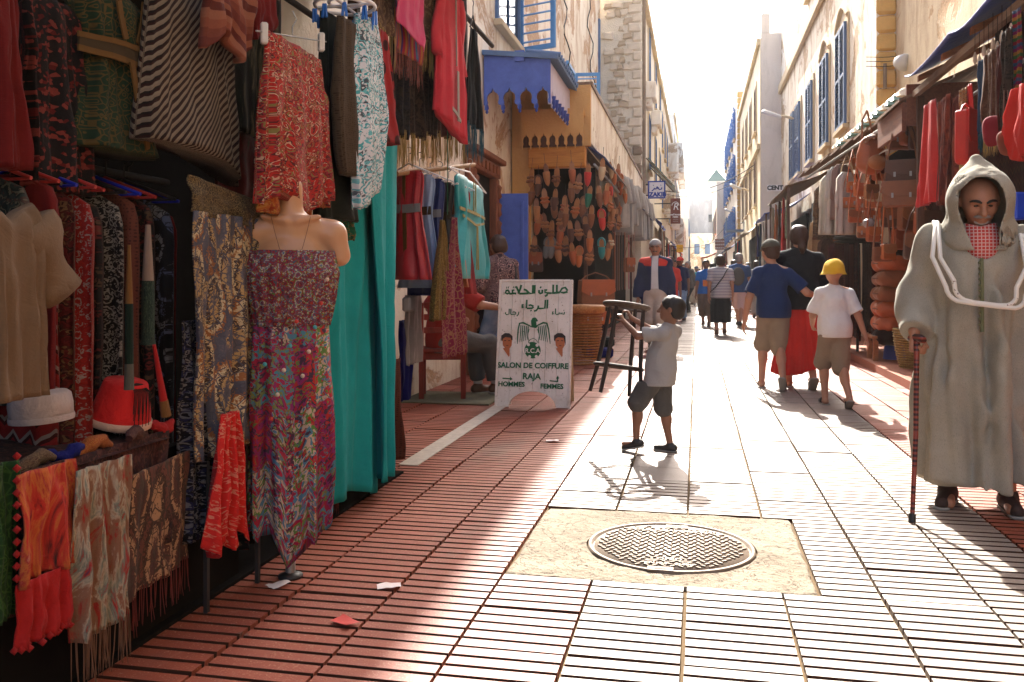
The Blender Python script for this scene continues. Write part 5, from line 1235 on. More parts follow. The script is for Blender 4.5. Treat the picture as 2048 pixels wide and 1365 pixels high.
def garment(name, A, B, zt, zb, prof, mat, parent=None, folds=6, amp=.012, seed=0, n=(72, 30), hem=None, sleeves=(), neck=.0, side=0.0):
    """a hollow-looking garment body: flattened rings, prof = [(t, width factor, depth)]; sleeves = [(side, length, drop angle, r0, r1)]"""
    M, d, nn, W = frame_of(A, B); H = zt - zb; rr = random.Random(seed * 7 + 3); ph = [rr.uniform(0, 6.28) for _ in range(5)]
    ts = [p[0] for p in prof]; nu, nv = n; vs, uv = [], []
    for j in range(nv + 1):
        t = j / nv; w = float(np.interp(t, ts, [p[1] for p in prof])) * W / 2; dp = float(np.interp(t, ts, [p[2] for p in prof])) / 2
        for i in range(nu):
            a = 2 * math.pi * i / nu; ca, sa = math.cos(a), math.sin(a)
            q_ = folds * a + ph[0] + 1.1 * math.sin(2.3 * t + ph[1]) + .6 * math.sin(3 * a + ph[3]); fo = amp * min(1, .25 + t * 1.3) * (1.5 - 2.6 * abs(math.sin(q_ / 2)) ** .8 + .55 * math.sin(folds * 2.1 * a + ph[2] + 2.2 * t) + .3 * math.sin(folds * 3.7 * a + 5 * t))
            x = (abs(ca) ** .75) * (1 if ca > 0 else -1) * (w + fo * .5) + side * t; y = (abs(sa) ** .8) * (1 if sa > 0 else -1) * dp + fo * (1 if sa > -.2 else .4) + .008 * wn2(ca * 3 + seed, t * 5, seed)
            z = zt - H * t * (1 + (hem(x / (W / 2)) if hem else 0)) - (neck * (1 - abs(x) / (W * .5)) * (1 - t) ** 6 if neck else 0)
            p = M + d * x + nn * y; vs.append(Vector((p.x, p.y, z))); uv.append((x + seed * .31 + (.8 if sa < 0 else 0), -H * t + seed * .53))
    m = MB(); fs = [(j * nu + i, j * nu + (i + 1) % nu, (j + 1) * nu + (i + 1) % nu, (j + 1) * nu + i) for j in range(nv) for i in range(nu)]
    fs += [tuple(range(nu - 1, -1, -1)), tuple(nv * nu + i for i in range(nu))]
    m.add(vs, fs, uv, True)
    for (sd_, L, ang, r0, r1) in sleeves:
        p0 = M + d * (sd_ * W / 2 * float(np.interp(.03, ts, [p[1] for p in prof])) * .86); p0 = Vector((p0.x, p0.y, zt - .06)); dr = (d * sd_ * math.cos(ang) + Vector((0, 0, -math.sin(ang)))); ql = []
        for q in range(8):
            t = q / 7; c = p0 + dr * L * t + nn * .01 * math.sin(q); ql.append(c)
        vs2, uv2 = [], []; e1 = (d * sd_ * math.sin(ang) + Vector((0, 0, math.cos(ang))))
        for q in range(8):
            r = r0 + (r1 - r0) * q / 7
            for i in range(14):
                a = 2 * math.pi * i / 14; f = 1 + .10 * math.sin(3 * a + q + ph[3]); vs2.append(ql[q] + e1 * r * math.cos(a) * f + nn * r * .45 * math.sin(a) * f); uv2.append((r * a, -L * q / 7 + 2))
        m.add(vs2, [(q * 14 + i, q * 14 + (i + 1) % 14, (q + 1) * 14 + (i + 1) % 14, (q + 1) * 14 + i) for q in range(7) for i in range(14)] + [tuple(range(13, -1, -1)), tuple(7 * 14 + i for i in range(14))], uv2, True)
    loc = Vector((M.x, M.y, zb)) if parent is None else (0, 0, 0)
    o = m.build(name, mat, None, loc=loc)
    if parent is not None: o.parent = parent; o.location = -Vector(parent.location)
    return o
def strip(name, pts, w, mat, parent, nn, t=.006):
    """a flat band following pts, width w across, thickness along nn"""
    m = MB(); pts = [Vector(p) - Vector(parent.location) for p in pts]; vs = []
    for i, p in enumerate(pts):
        tg = (pts[min(i + 1, len(pts) - 1)] - pts[max(i - 1, 0)]).normalized(); a = tg.cross(nn).normalized()
        for sx, sn in ((-1, -1), (1, -1), (1, 1), (-1, 1)): vs.append(p + a * sx * w / 2 + nn * sn * t / 2)
    k = len(pts); fs = [(4 * i + q, 4 * i + (q + 1) % 4, 4 * i + 4 + (q + 1) % 4, 4 * i + 4 + q) for i in range(k - 1) for q in range(4)] + [(0, 1, 2, 3), (4 * k - 4, 4 * k - 3, 4 * k - 2, 4 * k - 1)]
    m.add(vs, fs, None, False); return m.build(name, mat, parent)
def hook(m, c, r=.022, wire=.0028):
    m.tube([c + Vector((0, 0, -.05)), c + Vector((0, 0, -.01))] + [c + Vector((0, 0, r * .8)) + Vector((r * math.sin(a), 0, -r * math.cos(a))) for a in [i * .45 for i in range(0, 9)]], wire, 6)
def hanger(label, A, B, z, mat, rise=.10, group=None, wire=.006, hk=M_STEEL):
    M, d, nn, W = frame_of(A, B); e = empty('clothes_hanger', (M.x, M.y, z)); tag(e, label, 'hanger', group); hk = M_CABLE if z < 1.5 else hk
    m = MB(); a = -d * W / 2; b = d * W / 2; m.tube([a, Vector((0, 0, rise)), b], wire, 6); m.tube([a, b], wire * .8, 6); m.build('bar', mat, e)
    m = MB(); hook(m, Vector((0, 0, rise + .06)), .02); m.build('hook', hk, e); return e
def LX(px, X): q = pX(px, 500, X); return (q.x, q.y)
def ZX(px, py, X): return pX(px, py, X).z

RD, DR, MR_, OR = (.50, .025, .02), (.16, .012, .012), (.30, .03, .03), (.62, .16, .03)
BK, NV, CR, TN, GD, TL, GN = (.012, .010, .012), (.02, .025, .07), (.60, .50, .38), (.36, .23, .13), (.42, .26, .06), (.02, .30, .32), (.06, .16, .05)
FB = {
 'velvet': fabric('dark_red_velvet', 'plain', [(.22, .012, .012)], 12), 'sequin': fabric('black_red_sequins', 'sequin', [BK, BK, BK, BK, DR, BK, (.30, .05, .04)], 16), 'greengold': fabric('green_gold_brocade', 'lace', [(.02, .055, .03), (.16, .10, .03)], 42),
 'diag': fabric('diagonal_stripe_cotton', 'stripe', [(.025, .016, .014), (.05, .015, .013), (.38, .30, .22), (.34, .26, .19)], 56, .72), 'blanket': fabric('striped_red_blanket', 'vstripe', [(.40, .12, .07), (.46, .18, .11), (.16, .03, .025), (.42, .14, .08), (.22, .05, .04), (.30, .08, .05)], 7, .35),
 'rug': fabric('black_cream_ikat_wool', 'ikat', [BK, (.015, .012, .010), (.02, .03, .02), (.30, .23, .14), (.12, .09, .05)], 6), 'rugred': fabric('dark_red_wool', 'ikat', [(.03, .012, .008), (.16, .012, .012), (.05, .06, .02)], 7),
 'redflor': fabric('red_scarf_floral', 'floral', [RD, (.36, .02, .02), (.62, .42, .28), (.05, .02, .02), (.42, .03, .03), (.20, .22, .06), (.30, .03, .05), (.05, .02, .02), (.40, .03, .02)], 19, 0, .5, dim=.85), 'orange': fabric('orange_sheer', 'floral', [(.62, .16, .03), (.66, .30, .06), (.40, .05, .02), (.5, .10, .03)], 24),
 'dkgreen': fabric('dark_green_crepe', 'plain', [(.022, .028, .020)], 12), 'mesh': fabric('bronze_mesh', 'dots', [(.13, .085, .05), (.05, .03, .018)], 110), 'tealwhite': fabric('white_teal_print', 'floral', [(.66, .68, .72), (.64, .66, .70), (.02, .32, .36), (.66, .68, .72), (.03, .05, .07), (.10, .45, .50)], 15, 0, .6, dim=1.0),
 'reddot': fabric('red_black_dots', 'dots', [(.58, .02, .02), BK], 9), 'brdot': fabric('brown_polka', 'dots', [(.08, .035, .025), (.35, .22, .16)], 46), 'teal': fabric('teal_crepe', 'plain', [(.012, .33, .35)], 8, weave=380), 'shawlbr': fabric('brown_gold_pashmina', 'paisley', [(.20, .11, .06), (.34, .22, .12), (.16, .08, .05), (.42, .28, .15), (.12, .06, .04)], 16),
 'pink': fabric('magenta_pink_weave', 'plain', [(.66, .05, .17)], 14, sheen=.15), 'multi': fabric('multicolour_stripe_scarf', 'stripe', [(.60, .03, .06), (.66, .25, .05), (.55, .03, .10), (.05, .22, .42), (.62, .05, .05), (.62, .35, .08), (.10, .05, .25)], 7), 'coral': fabric('coral_kaftan_cotton', 'plain', [(.60, .035, .055)], 10),
 'darkshawl': fabric('dark_paisley_shawl', 'paisley', [(.035, .022, .02), (.055, .035, .03), (.02, .012, .012), (.10, .06, .04)], 14), 'navyshawl': fabric('navy_black_shawl', 'paisley', [(.015, .015, .03), (.03, .028, .04), (.012, .010, .012), (.05, .04, .03)], 14), 'plumshawl': fabric('plum_shawl', 'paisley', [(.14, .05, .045), (.09, .03, .03), (.18, .08, .06)], 16), 'blackshawl': fabric('black_silk_shawl', 'stripe', [(.012, .012, .014), (.02, .03, .035), (.012, .012, .014), (.03, .025, .02)], 20),
 'tee': fabric('beige_linen', 'plain', [(.27, .165, .095)], 6, weave=180), 'redzig': fabric('red_silver_zigzag', 'zigzag', [(.36, .02, .02), (.42, .03, .03), (.06, .01, .01), (.40, .32, .28), (.30, .02, .02)], 17), 'drkflor': fabric('dark_red_floral', 'floral', [(.12, .012, .012), (.20, .02, .02), (.03, .01, .01), (.26, .14, .06), (.10, .03, .02)], 20), 'redpl': fabric('red_georgette', 'plain', [(.26, .015, .015)], 14), 'blkflor': fabric('black_rose_print', 'floral', [BK, BK, (.20, .03, .03), BK, (.14, .08, .05), (.02, .02, .02)], 15), 'bwprint': fabric('black_white_print', 'floral', [BK, (.42, .38, .34), BK, BK, (.36, .32, .29)], 24), 'brdots2': fabric('rust_pin_dot', 'dots', [(.18, .05, .03), (.06, .015, .012)], 90), 'rwflor': fabric('red_white_floral', 'floral', [RD, (.50, .42, .38), (.42, .02, .02), RD, (.34, .02, .02)], 26), 'blkblue': fabric('black_blue_paisley', 'paisley', [BK, (.012, .012, .018), (.13, .15, .25), BK, (.26, .25, .27), BK], 12), 'tealdk': fabric('dark_teal_print', 'floral', [(.04, .06, .06), (.02, .03, .03), (.18, .16, .12), (.10, .05, .04)], 22), 'blue': fabric('royal_blue_satin', 'plain', [(.008, .012, .22)], 10),
 'paisgold': fabric('gold_grey_paisley', 'paisley', [(.075, .075, .10), (.10, .09, .11), (.40, .26, .11), (.05, .03, .025), (.50, .40, .24), (.26, .10, .03), (.06, .06, .08)], 9, 0, .7, dim=1.0), 'goldlace': fabric('gold_embroidered_band', 'lace', [(.09, .06, .03), (.36, .25, .11)], 60),
 'navyflor': fabric('navy_grey_floral', 'floral', [(.012, .012, .02), (.010, .010, .016), (.22, .22, .26), (.03, .03, .10), (.012, .012, .02), (.30, .26, .24)], 20), 'redshir': fabric('red_shirred_voile', 'floral', [(.60, .020, .016), (.55, .02, .016), (.60, .025, .02), (.62, .22, .14), (.52, .02, .02)], 30, dim=.95), 'dress': fabric('patchwork_floral_voile', 'panel', [(.34, .02, .05), (.05, .20, .28), (.50, .38, .28), (.08, .24, .05), (.42, .03, .025), (.04, .04, .06), (.24, .03, .13), (.34, .02, .05), (.04, .24, .30), (.16, .22, .06), (.05, .03, .05)], 20, 0, .8, k=2.4, dim=1.0), 'smock': fabric('patchwork_smocking', 'floral', [(.34, .02, .05), (.05, .20, .28), (.56, .46, .36), (.08, .24, .05), (.42, .03, .025), (.04, .04, .06), (.30, .02, .03), (.03, .12, .16)], 30, 0, .5, dim=.8),
 'green': fabric('green_crochet', 'lace', [(.02, .08, .018), (.07, .18, .035)], 40), 'redknit': fabric('red_orange_felted_scarf', 'ikat', [(.03, .02, .02), (.20, .02, .018), (.50, .03, .02), (.55, .05, .03), (.60, .17, .04), (.42, .03, .03), (.62, .22, .14), (.07, .08, .10)], 11, dim=.85), 'redred': fabric('scarlet_felt', 'plain', [(.36, .013, .013)], 20), 'taupe': fabric('taupe_watercolour_scarf', 'ikat', [(.26, .02, .02), (.30, .03, .02), (.22, .12, .07), (.24, .13, .08), (.44, .38, .28), (.16, .22, .18), (.34, .03, .02), (.05, .03, .08)], 13, dim=.85), 'brpais': fabric('brown_paisley_pashmina', 'paisley', [(.05, .022, .014), (.08, .03, .02), (.34, .19, .10), (.04, .018, .012), (.12, .04, .025), (.05, .03, .018)], 7, 0, .6, dim=1.0), 'counter': fabric('dark_counter_cloth', 'floral', [(.06, .012, .01), (.03, .01, .008), (.16, .05, .03), (.09, .02, .02)], 18),
}
FR_GOLD = fabric('gold_fringe_thread', 'plain', [(.40, .27, .09)], 40); FR_RED = fabric('red_fringe_thread', 'plain', [(.26, .04, .03)], 40); FR_MUL = fabric('bright_fringe_thread', 'stripe', [(.62, .04, .05), (.66, .25, .04), (.02, .28, .40), (.6, .08, .04)], 30); FR_TAU = fabric('taupe_fringe_thread', 'plain', [(.34, .17, .10)], 40); FR_BLU = fabric('blue_fringe_thread', 'plain', [(.05, .20, .28)], 40); FR_BLK = fabric('black_fringe_thread', 'plain', [(.03, .025, .02)], 40)

# --- the cloth stall on the left: frame, roof, back
ls = empty('cloth_stall', (-2.0, 3, 0)); tag(ls, 'dark market stall hung with clothes along the whole left side', 'stall')
m = MB(); m.box2((-2.60, -1.2, 3.04), (-1.18, 5.75, 3.09)); part(m, 'roof', M_WOOD_D, ls)  # unseen roof, its overhang shaped to cut sky light
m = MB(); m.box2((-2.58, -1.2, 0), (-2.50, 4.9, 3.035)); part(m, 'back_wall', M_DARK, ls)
m = MB(); m.box2((-2.495, -1.15, 0), (-1.45, -1.09, 3.035)); part(m, 'side_wall', M_DARK, ls)  # wall out of view, added to keep the stall dark
for (x, y) in ((-1.95, 4.85), (-2.45, 4.85)):
    m = MB(); m.box((x, y, 1.517), (.06, .06, 3.034)); part(m, 'post', M_WOOD_D, ls, .005)
m = MB(); m.tube([(-1.92, .8, 1.46), (-1.92, 2.95, 1.46)], .013, 8); part(m, 'garment_rail', M_CABLE, ls)
m = MB(); m.tube([(-1.78, .2, 2.35), (-1.78, 6.7, 2.35)], .015, 8); part(m, 'garment_rail', M_CABLE, ls)
m = MB(); m.tube([(-1.60, 2.9, 2.97), (-1.60, 6.9, 2.97)], .018, 8); part(m, 'garment_rail', M_CABLE, ls)
for k, (px, py) in enumerate(((515, 1166), (413, 1226))):
    g = pG(px, py); m = MB(); m.box((g.x, g.y, .25), (.014, .016, .50)); part(m, 'upright', M_SHOE_B, ls)
m = MB(); m.box2((-2.49, -1.05, .001), (-1.63, 4.8, .014)); part(m, 'floor_shade_sheet', M_DARK, ls)  # black sheet painting the deep shade on the stall floor
m = MB(); m.box2((-1.70, -.9, .015), (-1.66, 3.0, .56)); part(m, 'front_shade_panel', M_DARK, ls)  # black panel painting the shade below the counter

def it_sheet(name, label, cat, pl, pr, yt, yb, X, mat, X2=None, fr=None, group=None, **k):
    A = LX(pl, X); B = LX(pr, X2 if X2 else X); pm = (pl + pr) / 2; Xm = (X + (X2 or X)) / 2
    o, edge = sheet(name, A, B, ZX(pm, yt, Xm), ZX(pm, yb, Xm), FB[mat] if isinstance(mat, str) else mat, **k)
    tag(o, label, cat, group)
    if fr: fringe(edge, fr[0], fr[1], o, fr[2] if len(fr) > 2 else .006, seed=int(pl))
    return o
def it_gar(name, label, cat, pl, pr, yt, yb, X, prof, mat, X2=None, group=None, **k):
    A = LX(pl, X); B = LX(pr, X2 if X2 else X); pm = (pl + pr) / 2; Xm = (X + (X2 or X)) / 2
    o = garment(name, A, B, ZX(pm, yt, Xm), ZX(pm, yb, Xm), prof, FB[mat] if isinstance(mat, str) else mat, **k); tag(o, label, cat, group); return o
GOWN = [(0, .55, .04), (.06, .85, .06), (.3, .78, .08), (1, 1.1, .11)]
SKIRT = [(0, .62, .10), (.08, .66, .11), (.45, .80, .13), (1, 1.05, .16)]
# upper row
it_gar('velvet_coat', 'dark red velvet coat at the far left edge of the cloth stall', 'coat', -60, 26, -40, 335, -1.72, GOWN, 'velvet', seed=1)
it_gar('sequin_gown', 'black gown with dark red sequins beside the red velvet coat', 'gown', 34, 160, 0, 385, -1.80, GOWN, 'sequin', seed=2)
o = it_gar('embroidered_kaftan', 'dark green kaftan with gold braid on a grey dress form', 'kaftan', 128, 292, -10, 305, -1.78, [(0, .5, .10), (.1, .8, .15), (.35, .62, .14), (.42, .60, .14), (1, 1.0, .2)], 'greengold', seed=3)
M, d, nn, W = frame_of(LX(128, -1.78), LX(292, -1.78))
zz = lambda py: ZX(210, py, -1.78)
M_BRAIDG = fabric('gold_braid', 'lace', [(.22, .11, .03), (.42, .24, .08)], 90)
frame_w = .3
def on(o, M, d, nn, pts, w, name, mat, lift=.086):
    frame_w = max(.12, W)
    hw_ = frame_w * .42; q = []
    for i in range(len(pts) - 1):
        for s_ in range(4): t_ = s_ / 4; q.append((pts[i][0] + (pts[i + 1][0] - pts[i][0]) * t_, pts[i][1] + (pts[i + 1][1] - pts[i][1]) * t_))
    q.append(pts[-1])
    return strip(name, [Vector((M.x, M.y, 0)) + d * u + nn * (lift * max(.15, 1 - min(1, abs(u) / hw_) ** 2.5) ** .5) + Vector((0, 0, z)) for u, z in q], w, mat, o, nn)
on(o, M, d, nn, [(-.17 * W, zz(-5)), (-.14 * W, zz(40)), (-.08 * W, zz(85))], .022, 'braid', M_BRAIDG); on(o, M, d, nn, [(.17 * W, zz(-5)), (.14 * W, zz(40)), (.08 * W, zz(85))], .022, 'braid', M_BRAIDG)
on(o, M, d, nn, [(-.47 * W, zz(98)), (0, zz(97)), (.40 * W, zz(94))], .016, 'belt_edge', M_BRAIDG, .094); on(o, M, d, nn, [(-.47 * W, zz(124)), (0, zz(130)), (.40 * W, zz(121))], .018, 'belt_edge', M_BRAIDG, .094); on(o, M, d, nn, [(-.46 * W, zz(110)), (0, zz(113)), (.39 * W, zz(108))], .035, 'belt', FB['goldlace'], .091)
on(o, M, d, nn, [(-.08 * W, zz(130)), (.0, zz(210)), (.14 * W, zz(295))], .022, 'braid', M_BRAIDG, .106); on(o, M, d, nn, [(.12 * W, zz(130)), (.20 * W, zz(210)), (.30 * W, zz(295))], .022, 'braid', M_BRAIDG, .106)
it_gar('striped_tunic', 'brown and cream diagonally striped tunic hanging beside the green kaftan', 'tunic', 266, 470, -30, 300, -1.66, [(0, .6, .08), (.2, .72, .12), (1, .95, .16)], 'diag', seed=4, folds=7, amp=.007, hem=lambda x: .18 * max(0, x) ** 2)
it_sheet('striped_blanket', 'folded red and brown striped blanket above the smocked red skirt', 'blanket', 415, 505, -40, 92, -1.52, 'blanket', folds=2.2, amp=.016, seed=5, hem=lambda s: .18 * math.sin(s * 9), thick=.03)
it_sheet('wool_wrap', 'orange red wool wrap folded behind the striped blanket', 'wrap', 500, 540, -40, 70, -1.55, 'redpl', folds=1.2, amp=.012, seed=6, thick=.03, hem=lambda s: -.4 * s)
it_sheet('ikat_rug', 'black and cream ikat wool rug hanging behind the red skirt', 'rug', 440, 560, -30, 270, -1.86, 'rug', folds=1.5, amp=.012, seed=7, thick=.012)
it_sheet('red_rug', 'dark red wool rug below the black and cream rug', 'rug', 430, 560, 268, 440, -1.90, 'rugred', folds=1.5, amp=.012, seed=8, thick=.012)
# red smocked skirt on a clip hanger
o = it_gar('smocked_skirt', 'red floral smocked skirt hanging from a clip hanger', 'skirt', 516, 652, 90, 405, -1.48, [(0, .80, .03), (.22, .84, .045), (.28, .90, .07), (1, 1.02, .09)], 'redflor', seed=9, folds=11, amp=.013, hem=lambda x: .06 * math.sin(x * 5 + 1))
for k, (pa, pb, ya, yb) in enumerate(((520, 560, 385, 425), (556, 590, 320, 385), (588, 625, 345, 430), (620, 655, 390, 410))):
    q, _ = sheet('ruffle', LX(pa, -1.475), LX(pb, -1.475), ZX(pa, ya, -1.475), ZX(pa, yb, -1.475), FB['orange'], o, 2, .012, seed=20 + k, n=(16, 8))
he = empty('clip_hanger', pX(585, 70, -1.48)); tag(he, 'wire clip hanger with clear plastic clips holding the red skirt', 'hanger')
a, b = pX(512, 62, -1.48) - he.location, pX(652, 84, -1.48) - he.location
m = MB(); m.tube([a, b], .003, 6); m.tube([Vector((0, 0, .0)), Vector((0, 0, .03)), Vector((.012, .01, .06)), Vector((0, 0, .09))], .003, 6); m.build('wire', M_STEEL, he)
M_CLEAR = simple('clear_plastic', (.55, .53, .50), .25, .5)
for q in (a.lerp(b, .10), a.lerp(b, .92)): m = MB(); m.box(q + Vector((0, 0, -.005)), (.025, .03, .075), .6); m.build('clip', M_CLEAR, he, .005)
# white round peg hanger and what hangs from it
rh = empty('peg_hanger', pX(690, 12, -1.50)); tag(rh, 'white plastic round peg hanger with blue pegs holding skirts', 'hanger'); M_PLW = simple('white_plastic', (.72, .70, .72), .4, .4)
m = MB(); ring(m, .13, .0, .008); ring(m, .07, .012, .007); m.tube([(-.13, 0, 0), (.13, 0, 0)], .007, 6); m.tube([(0, -.13, 0), (0, .13, 0)], .007, 6); m.tube([(0, 0, .01), (0, 0, .25)], .006, 6); m.build('ring', M_PLW, rh); M_PEG = simple('blue_plastic', (.02, .14, .52), .4, .4)
for k in range(9):
    a_ = 2 * math.pi * k / 9 + .2; m = MB(); c_ = Vector((.13 * math.cos(a_), .13 * math.sin(a_), -.055)); m.box(c_ + Vector((.006, 0, 0)), (.010, .012, .06), a_, .12); m.box(c_ - Vector((.006, 0, 0)), (.010, .012, .06), a_, -.12); m.build('peg', M_PEG, rh, .002)
it_gar('dark_skirt', 'long dark green skirt pegged beside the red smocked skirt', 'skirt', 640, 705, 42, 440, -1.56, [(0, .9, .05), (1, 1.1, .10)], 'dkgreen', seed=11, folds=4)
it_gar('mesh_trousers', 'bronze mesh trousers with gold edging on the peg hanger', 'trousers', 668, 722, 45, 352, -1.46, [(0, .7, .05), (.5, 1.05, .08), (.85, .9, .07), (1, .6, .05)], 'mesh', seed=12, folds=4, side=.02)
it_gar('teal_white_blouse', 'white and teal flower print blouse on the peg hanger', 'blouse', 704, 758, 40, 398, -1.44, [(0, .7, .05), (.25, .95, .08), (.6, 1.05, .09), (1, .75, .07)], 'tealwhite', seed=13, folds=4, hem=lambda x: -.10 * x)
it_gar('red_dotted_blouse', 'red blouse with black dots behind the teal and white one', 'blouse', 735, 780, 62, 282, -1.50, [(0, .5, .05), (.5, .9, .08), (1, 1.15, .09)], 'reddot', seed=14, folds=3)
it_sheet('polka_scarf', 'brown polka dot scarf corner beside the red dotted blouse', 'scarf', 752, 790, 130, 270, -1.52, 'brdot', folds=1.5, amp=.012, seed=15, top=.4, bot=1.0)
# teal cloth
it_sheet('teal_cloth', 'large teal crepe cloth falling to the pavement', 'cloth', 640, 800, 250, 990, -1.58, 'teal', X2=-1.62, folds=3.2, amp=.030, seed=16, top=.80, bot=.92, n=(70, 44), hem=lambda s: .03 * math.sin(s * 6) - (.05 if s > .2 else 0), side=-.02)
it_sheet('teal_overfold', 'turned back teal cloth edge with rippled hem beside the large teal cloth', 'cloth', 735, 798, 262, 960, -1.50, 'teal', X2=-1.60, folds=1.3, amp=.028, seed=17, top=.9, bot=.35, mid=(.55, .45), n=(30, 50), side=.02)
# shawls on the outer rail
rowsh = [('brown_shawl', 'brown pashmina with gold fringe left of the pink shawl', 742, 788, -40, 62, -1.50, 'shawlbr', (.17, FR_GOLD), 1.5), ('striped_scarf', 'bright multicolour striped scarf with long fringe under the pink shawl', 784, 842, -40, 110, -1.50, 'multi', (.14, FR_MUL), 1.2), ('pink_shawl', 'magenta pink shawl folded over the striped scarf', 788, 848, -40, 62, -1.44, 'pink', None, .8), ('patterned_shawl', 'tan patterned pashmina with gold fringe right of the pink shawl', 845, 880, -40, 92, -1.50, 'shawlbr', (.18, FR_GOLD), 1.4)]
for k, (nm, lab, a, b, yt, yb, X, mt, fr, fo) in enumerate(rowsh): it_sheet(nm, lab, 'shawl', a, b, yt, yb, X, mt, fr=fr, folds=fo, amp=.015, seed=30 + k, hem=(lambda s: .30 * s) if nm == 'pink_shawl' else None)
for k, (a, b, mt) in enumerate(((778, 812, 'navyshawl'), (808, 842, 'darkshawl'), (838, 872, 'darkshawl'), (868, 902, 'plumshawl'), (898, 930, 'darkshawl'))):
    it_sheet('long_shawl', ('long navy black shawl with gold fringe, nearest the teal cloth', 'long dark brown shawl with gold fringe, second from the teal cloth', 'long dark brown shawl with gold fringe, third from the teal cloth', 'long plum shawl with gold fringe behind the coral kaftan', 'long dark brown shawl with gold fringe right of the coral kaftan')[k], 'shawl', a, b, -40, 272, -1.60, mt, fr=(.17, FR_GOLD), folds=2, amp=.022, seed=40 + k, group='long dark shawls on the outer rail')
o = it_gar('coral_kaftan', 'coral pink kaftan with cream braid hanging among dark shawls', 'kaftan', 868, 930, -40, 255, -1.45, [(0, .7, .03), (.3, .74, .045), (1, .95, .06)], 'coral', seed=50, folds=7, amp=.010, hem=lambda x: .06 * x, sleeves=((-1, .46, 1.38, .05, .065), (1, .46, 1.45, .05, .06)))
M, d, nn, W = frame_of(LX(868, -1.45), LX(930, -1.45)); zz = lambda py: ZX(899, py, -1.45); M_CRB = fabric('cream_braid', 'plain', [(.62, .52, .44)], 60)
on(o, M, d, nn, [(.0, zz(-30)), (.01, zz(60)), (.02, zz(130))], .012, 'braid', M_CRB, .034); on(o, M, d, nn, [(.03, zz(140)), (.035, zz(190)), (.04, zz(240))], .035, 'braid', M_CRB, .040); on(o, M, d, nn, [(-.10, zz(222)), (.0, zz(228)), (.09, zz(238))], .022, 'braid', M_CRB, .042)
it_sheet('black_shawl', 'black shawl with blue fringe on a wire hanger, last of the row', 'shawl', 930, 966, 60, 255, -1.50, 'blackshawl', fr=(.22, FR_BLU), folds=2.5, amp=.022, seed=52, top=.35, bot=1.0)
m = MB(); q = pX(946, 40, -1.50); e = empty('wire_hanger', q); tag(e, 'black wire hanger carrying the black shawl', 'hanger'); m.tube([Vector((0, -.08, -.07)), Vector((0, 0, .03)), Vector((0, .09, -.07))], .005, 6); m.tube([Vector((0, 0, .03)), Vector((0, .0, .09)), Vector((0, .02, .12)), Vector((0, -.01, .14))], .003, 6); m.build('wire', M_CABLE, e)

# beige t-shirt and rack of printed garments
o = it_gar('beige_tee', 'beige linen t-shirt at the left edge above the white cap', 't-shirt', -70, 76, 388, 800, -1.56, [(0, .80, .04), (.08, .98, .07), (.45, .88, .09), (1, .92, .10)], 'tee', seed=60, folds=6, amp=.010, sleeves=((1, .20, 1.05, .075, .068),), neck=.06)
rk = ['tealdk', 'redpl', 'redzig', 'drkflor', 'rwflor', 'blkflor', 'bwprint', 'brdots2', 'rwflor', 'blkflor', 'blkblue', 'redpl']
rl = ['dark teal print blouse', 'dark red blouse', 'red and silver zigzag dress', 'dark red floral dress', 'red floral dress', 'black rose print dress', 'black and white print dress', 'rust pin dotted dress', 'red and white floral dress', 'black dress with red flowers', 'black dress with blue paisley', 'red dress']
pos = ['first', 'second', 'third', 'fourth', 'fifth', 'sixth', 'seventh', 'eighth', 'ninth', 'tenth', 'eleventh', 'twelfth']
M_HANGR = simple('red_hanger_plastic', (.30, .03, .025), .4, .4); M_HANGB = simple('blue_hanger_plastic', (.01, .02, .30), .4, .4); M_HANGK = simple('black_hanger_plastic', (.02, .016, .016), .4, .4)
for k in range(12):
    Y = 2.02 + .062 * k; fx = -1.70 + .02 * math.sin(k * 2.1); A, B = (fx - .40, Y + .02), (fx, Y - .015 + .02 * math.sin(k * 1.3))
    o = garment('hanging_dress', A, B, 1.375 + .015 * math.sin(k), .52 + .10 * (wn2(k * 1.7, 3)) + (.25 if k < 2 else 0), [(0, .45, .03), (.05, .86, .05), (.12, .96, .055), (1, .92, .075)], FB[rk[k]], folds=5, amp=.010, seed=70 + k, n=(32, 18))
    tag(o, '%s, %s along the rack behind the beige t-shirt' % (rl[k], pos[k]), 'dress', 'dresses on the rack')
    hanger('%s plastic hanger, %s along the dress rack' % (('red', 'red', 'black', 'blue')[k % 4], pos[k]), A, B, 1.365, (M_HANGR, M_HANGR, M_HANGK, M_HANGB)[k % 4], .07, 'hangers on the dress rack')
o = it_sheet('blue_satin', 'royal blue satin garment deep behind the beige t-shirt', 'garment', 96, 136, 500, 640, -1.85, 'blue', folds=1.5, seed=85)
# tassels hung in front of the rack
def tassel(label, px, y0, y1, y2, y3, X, c1, c2, c3, w=.03, lean=0.0):
    q = pX(px, y3, X); e = empty('tassel_belt', q); tag(e, label, 'belt'); z = [ZX(px, y, X) - q.z for y in (y0, y1, y2, y3)]
    L = lambda zz_: Vector((lean * (z[0] - zz_) * .0, lean * (z[0] - zz_), zz_))
    m = MB(); m.tube([L(z[0]), L(z[1])], [w * .35, w * .8], 10); m.build('cord', c1, e); m = MB(); m.tube([L(z[1]), L(z[2])], [w * .85, w * .9], 10); m.build('band', c2, e); m = MB(); m.tube([L(z[2]), L(z[3])], [w * .9, w * 1.05], 10); m.build('skirt_end', c3, e)
F_GOLDT = fabric('bronze_thread', 'plain', [(.30, .14, .04)], 40); F_CREAMT = fabric('cream_thread', 'plain', [(.42, .30, .24)], 40); F_BAND = fabric('embroidered_band', 'lace', [(.012, .03, .025), (.10, .15, .10)], 60)
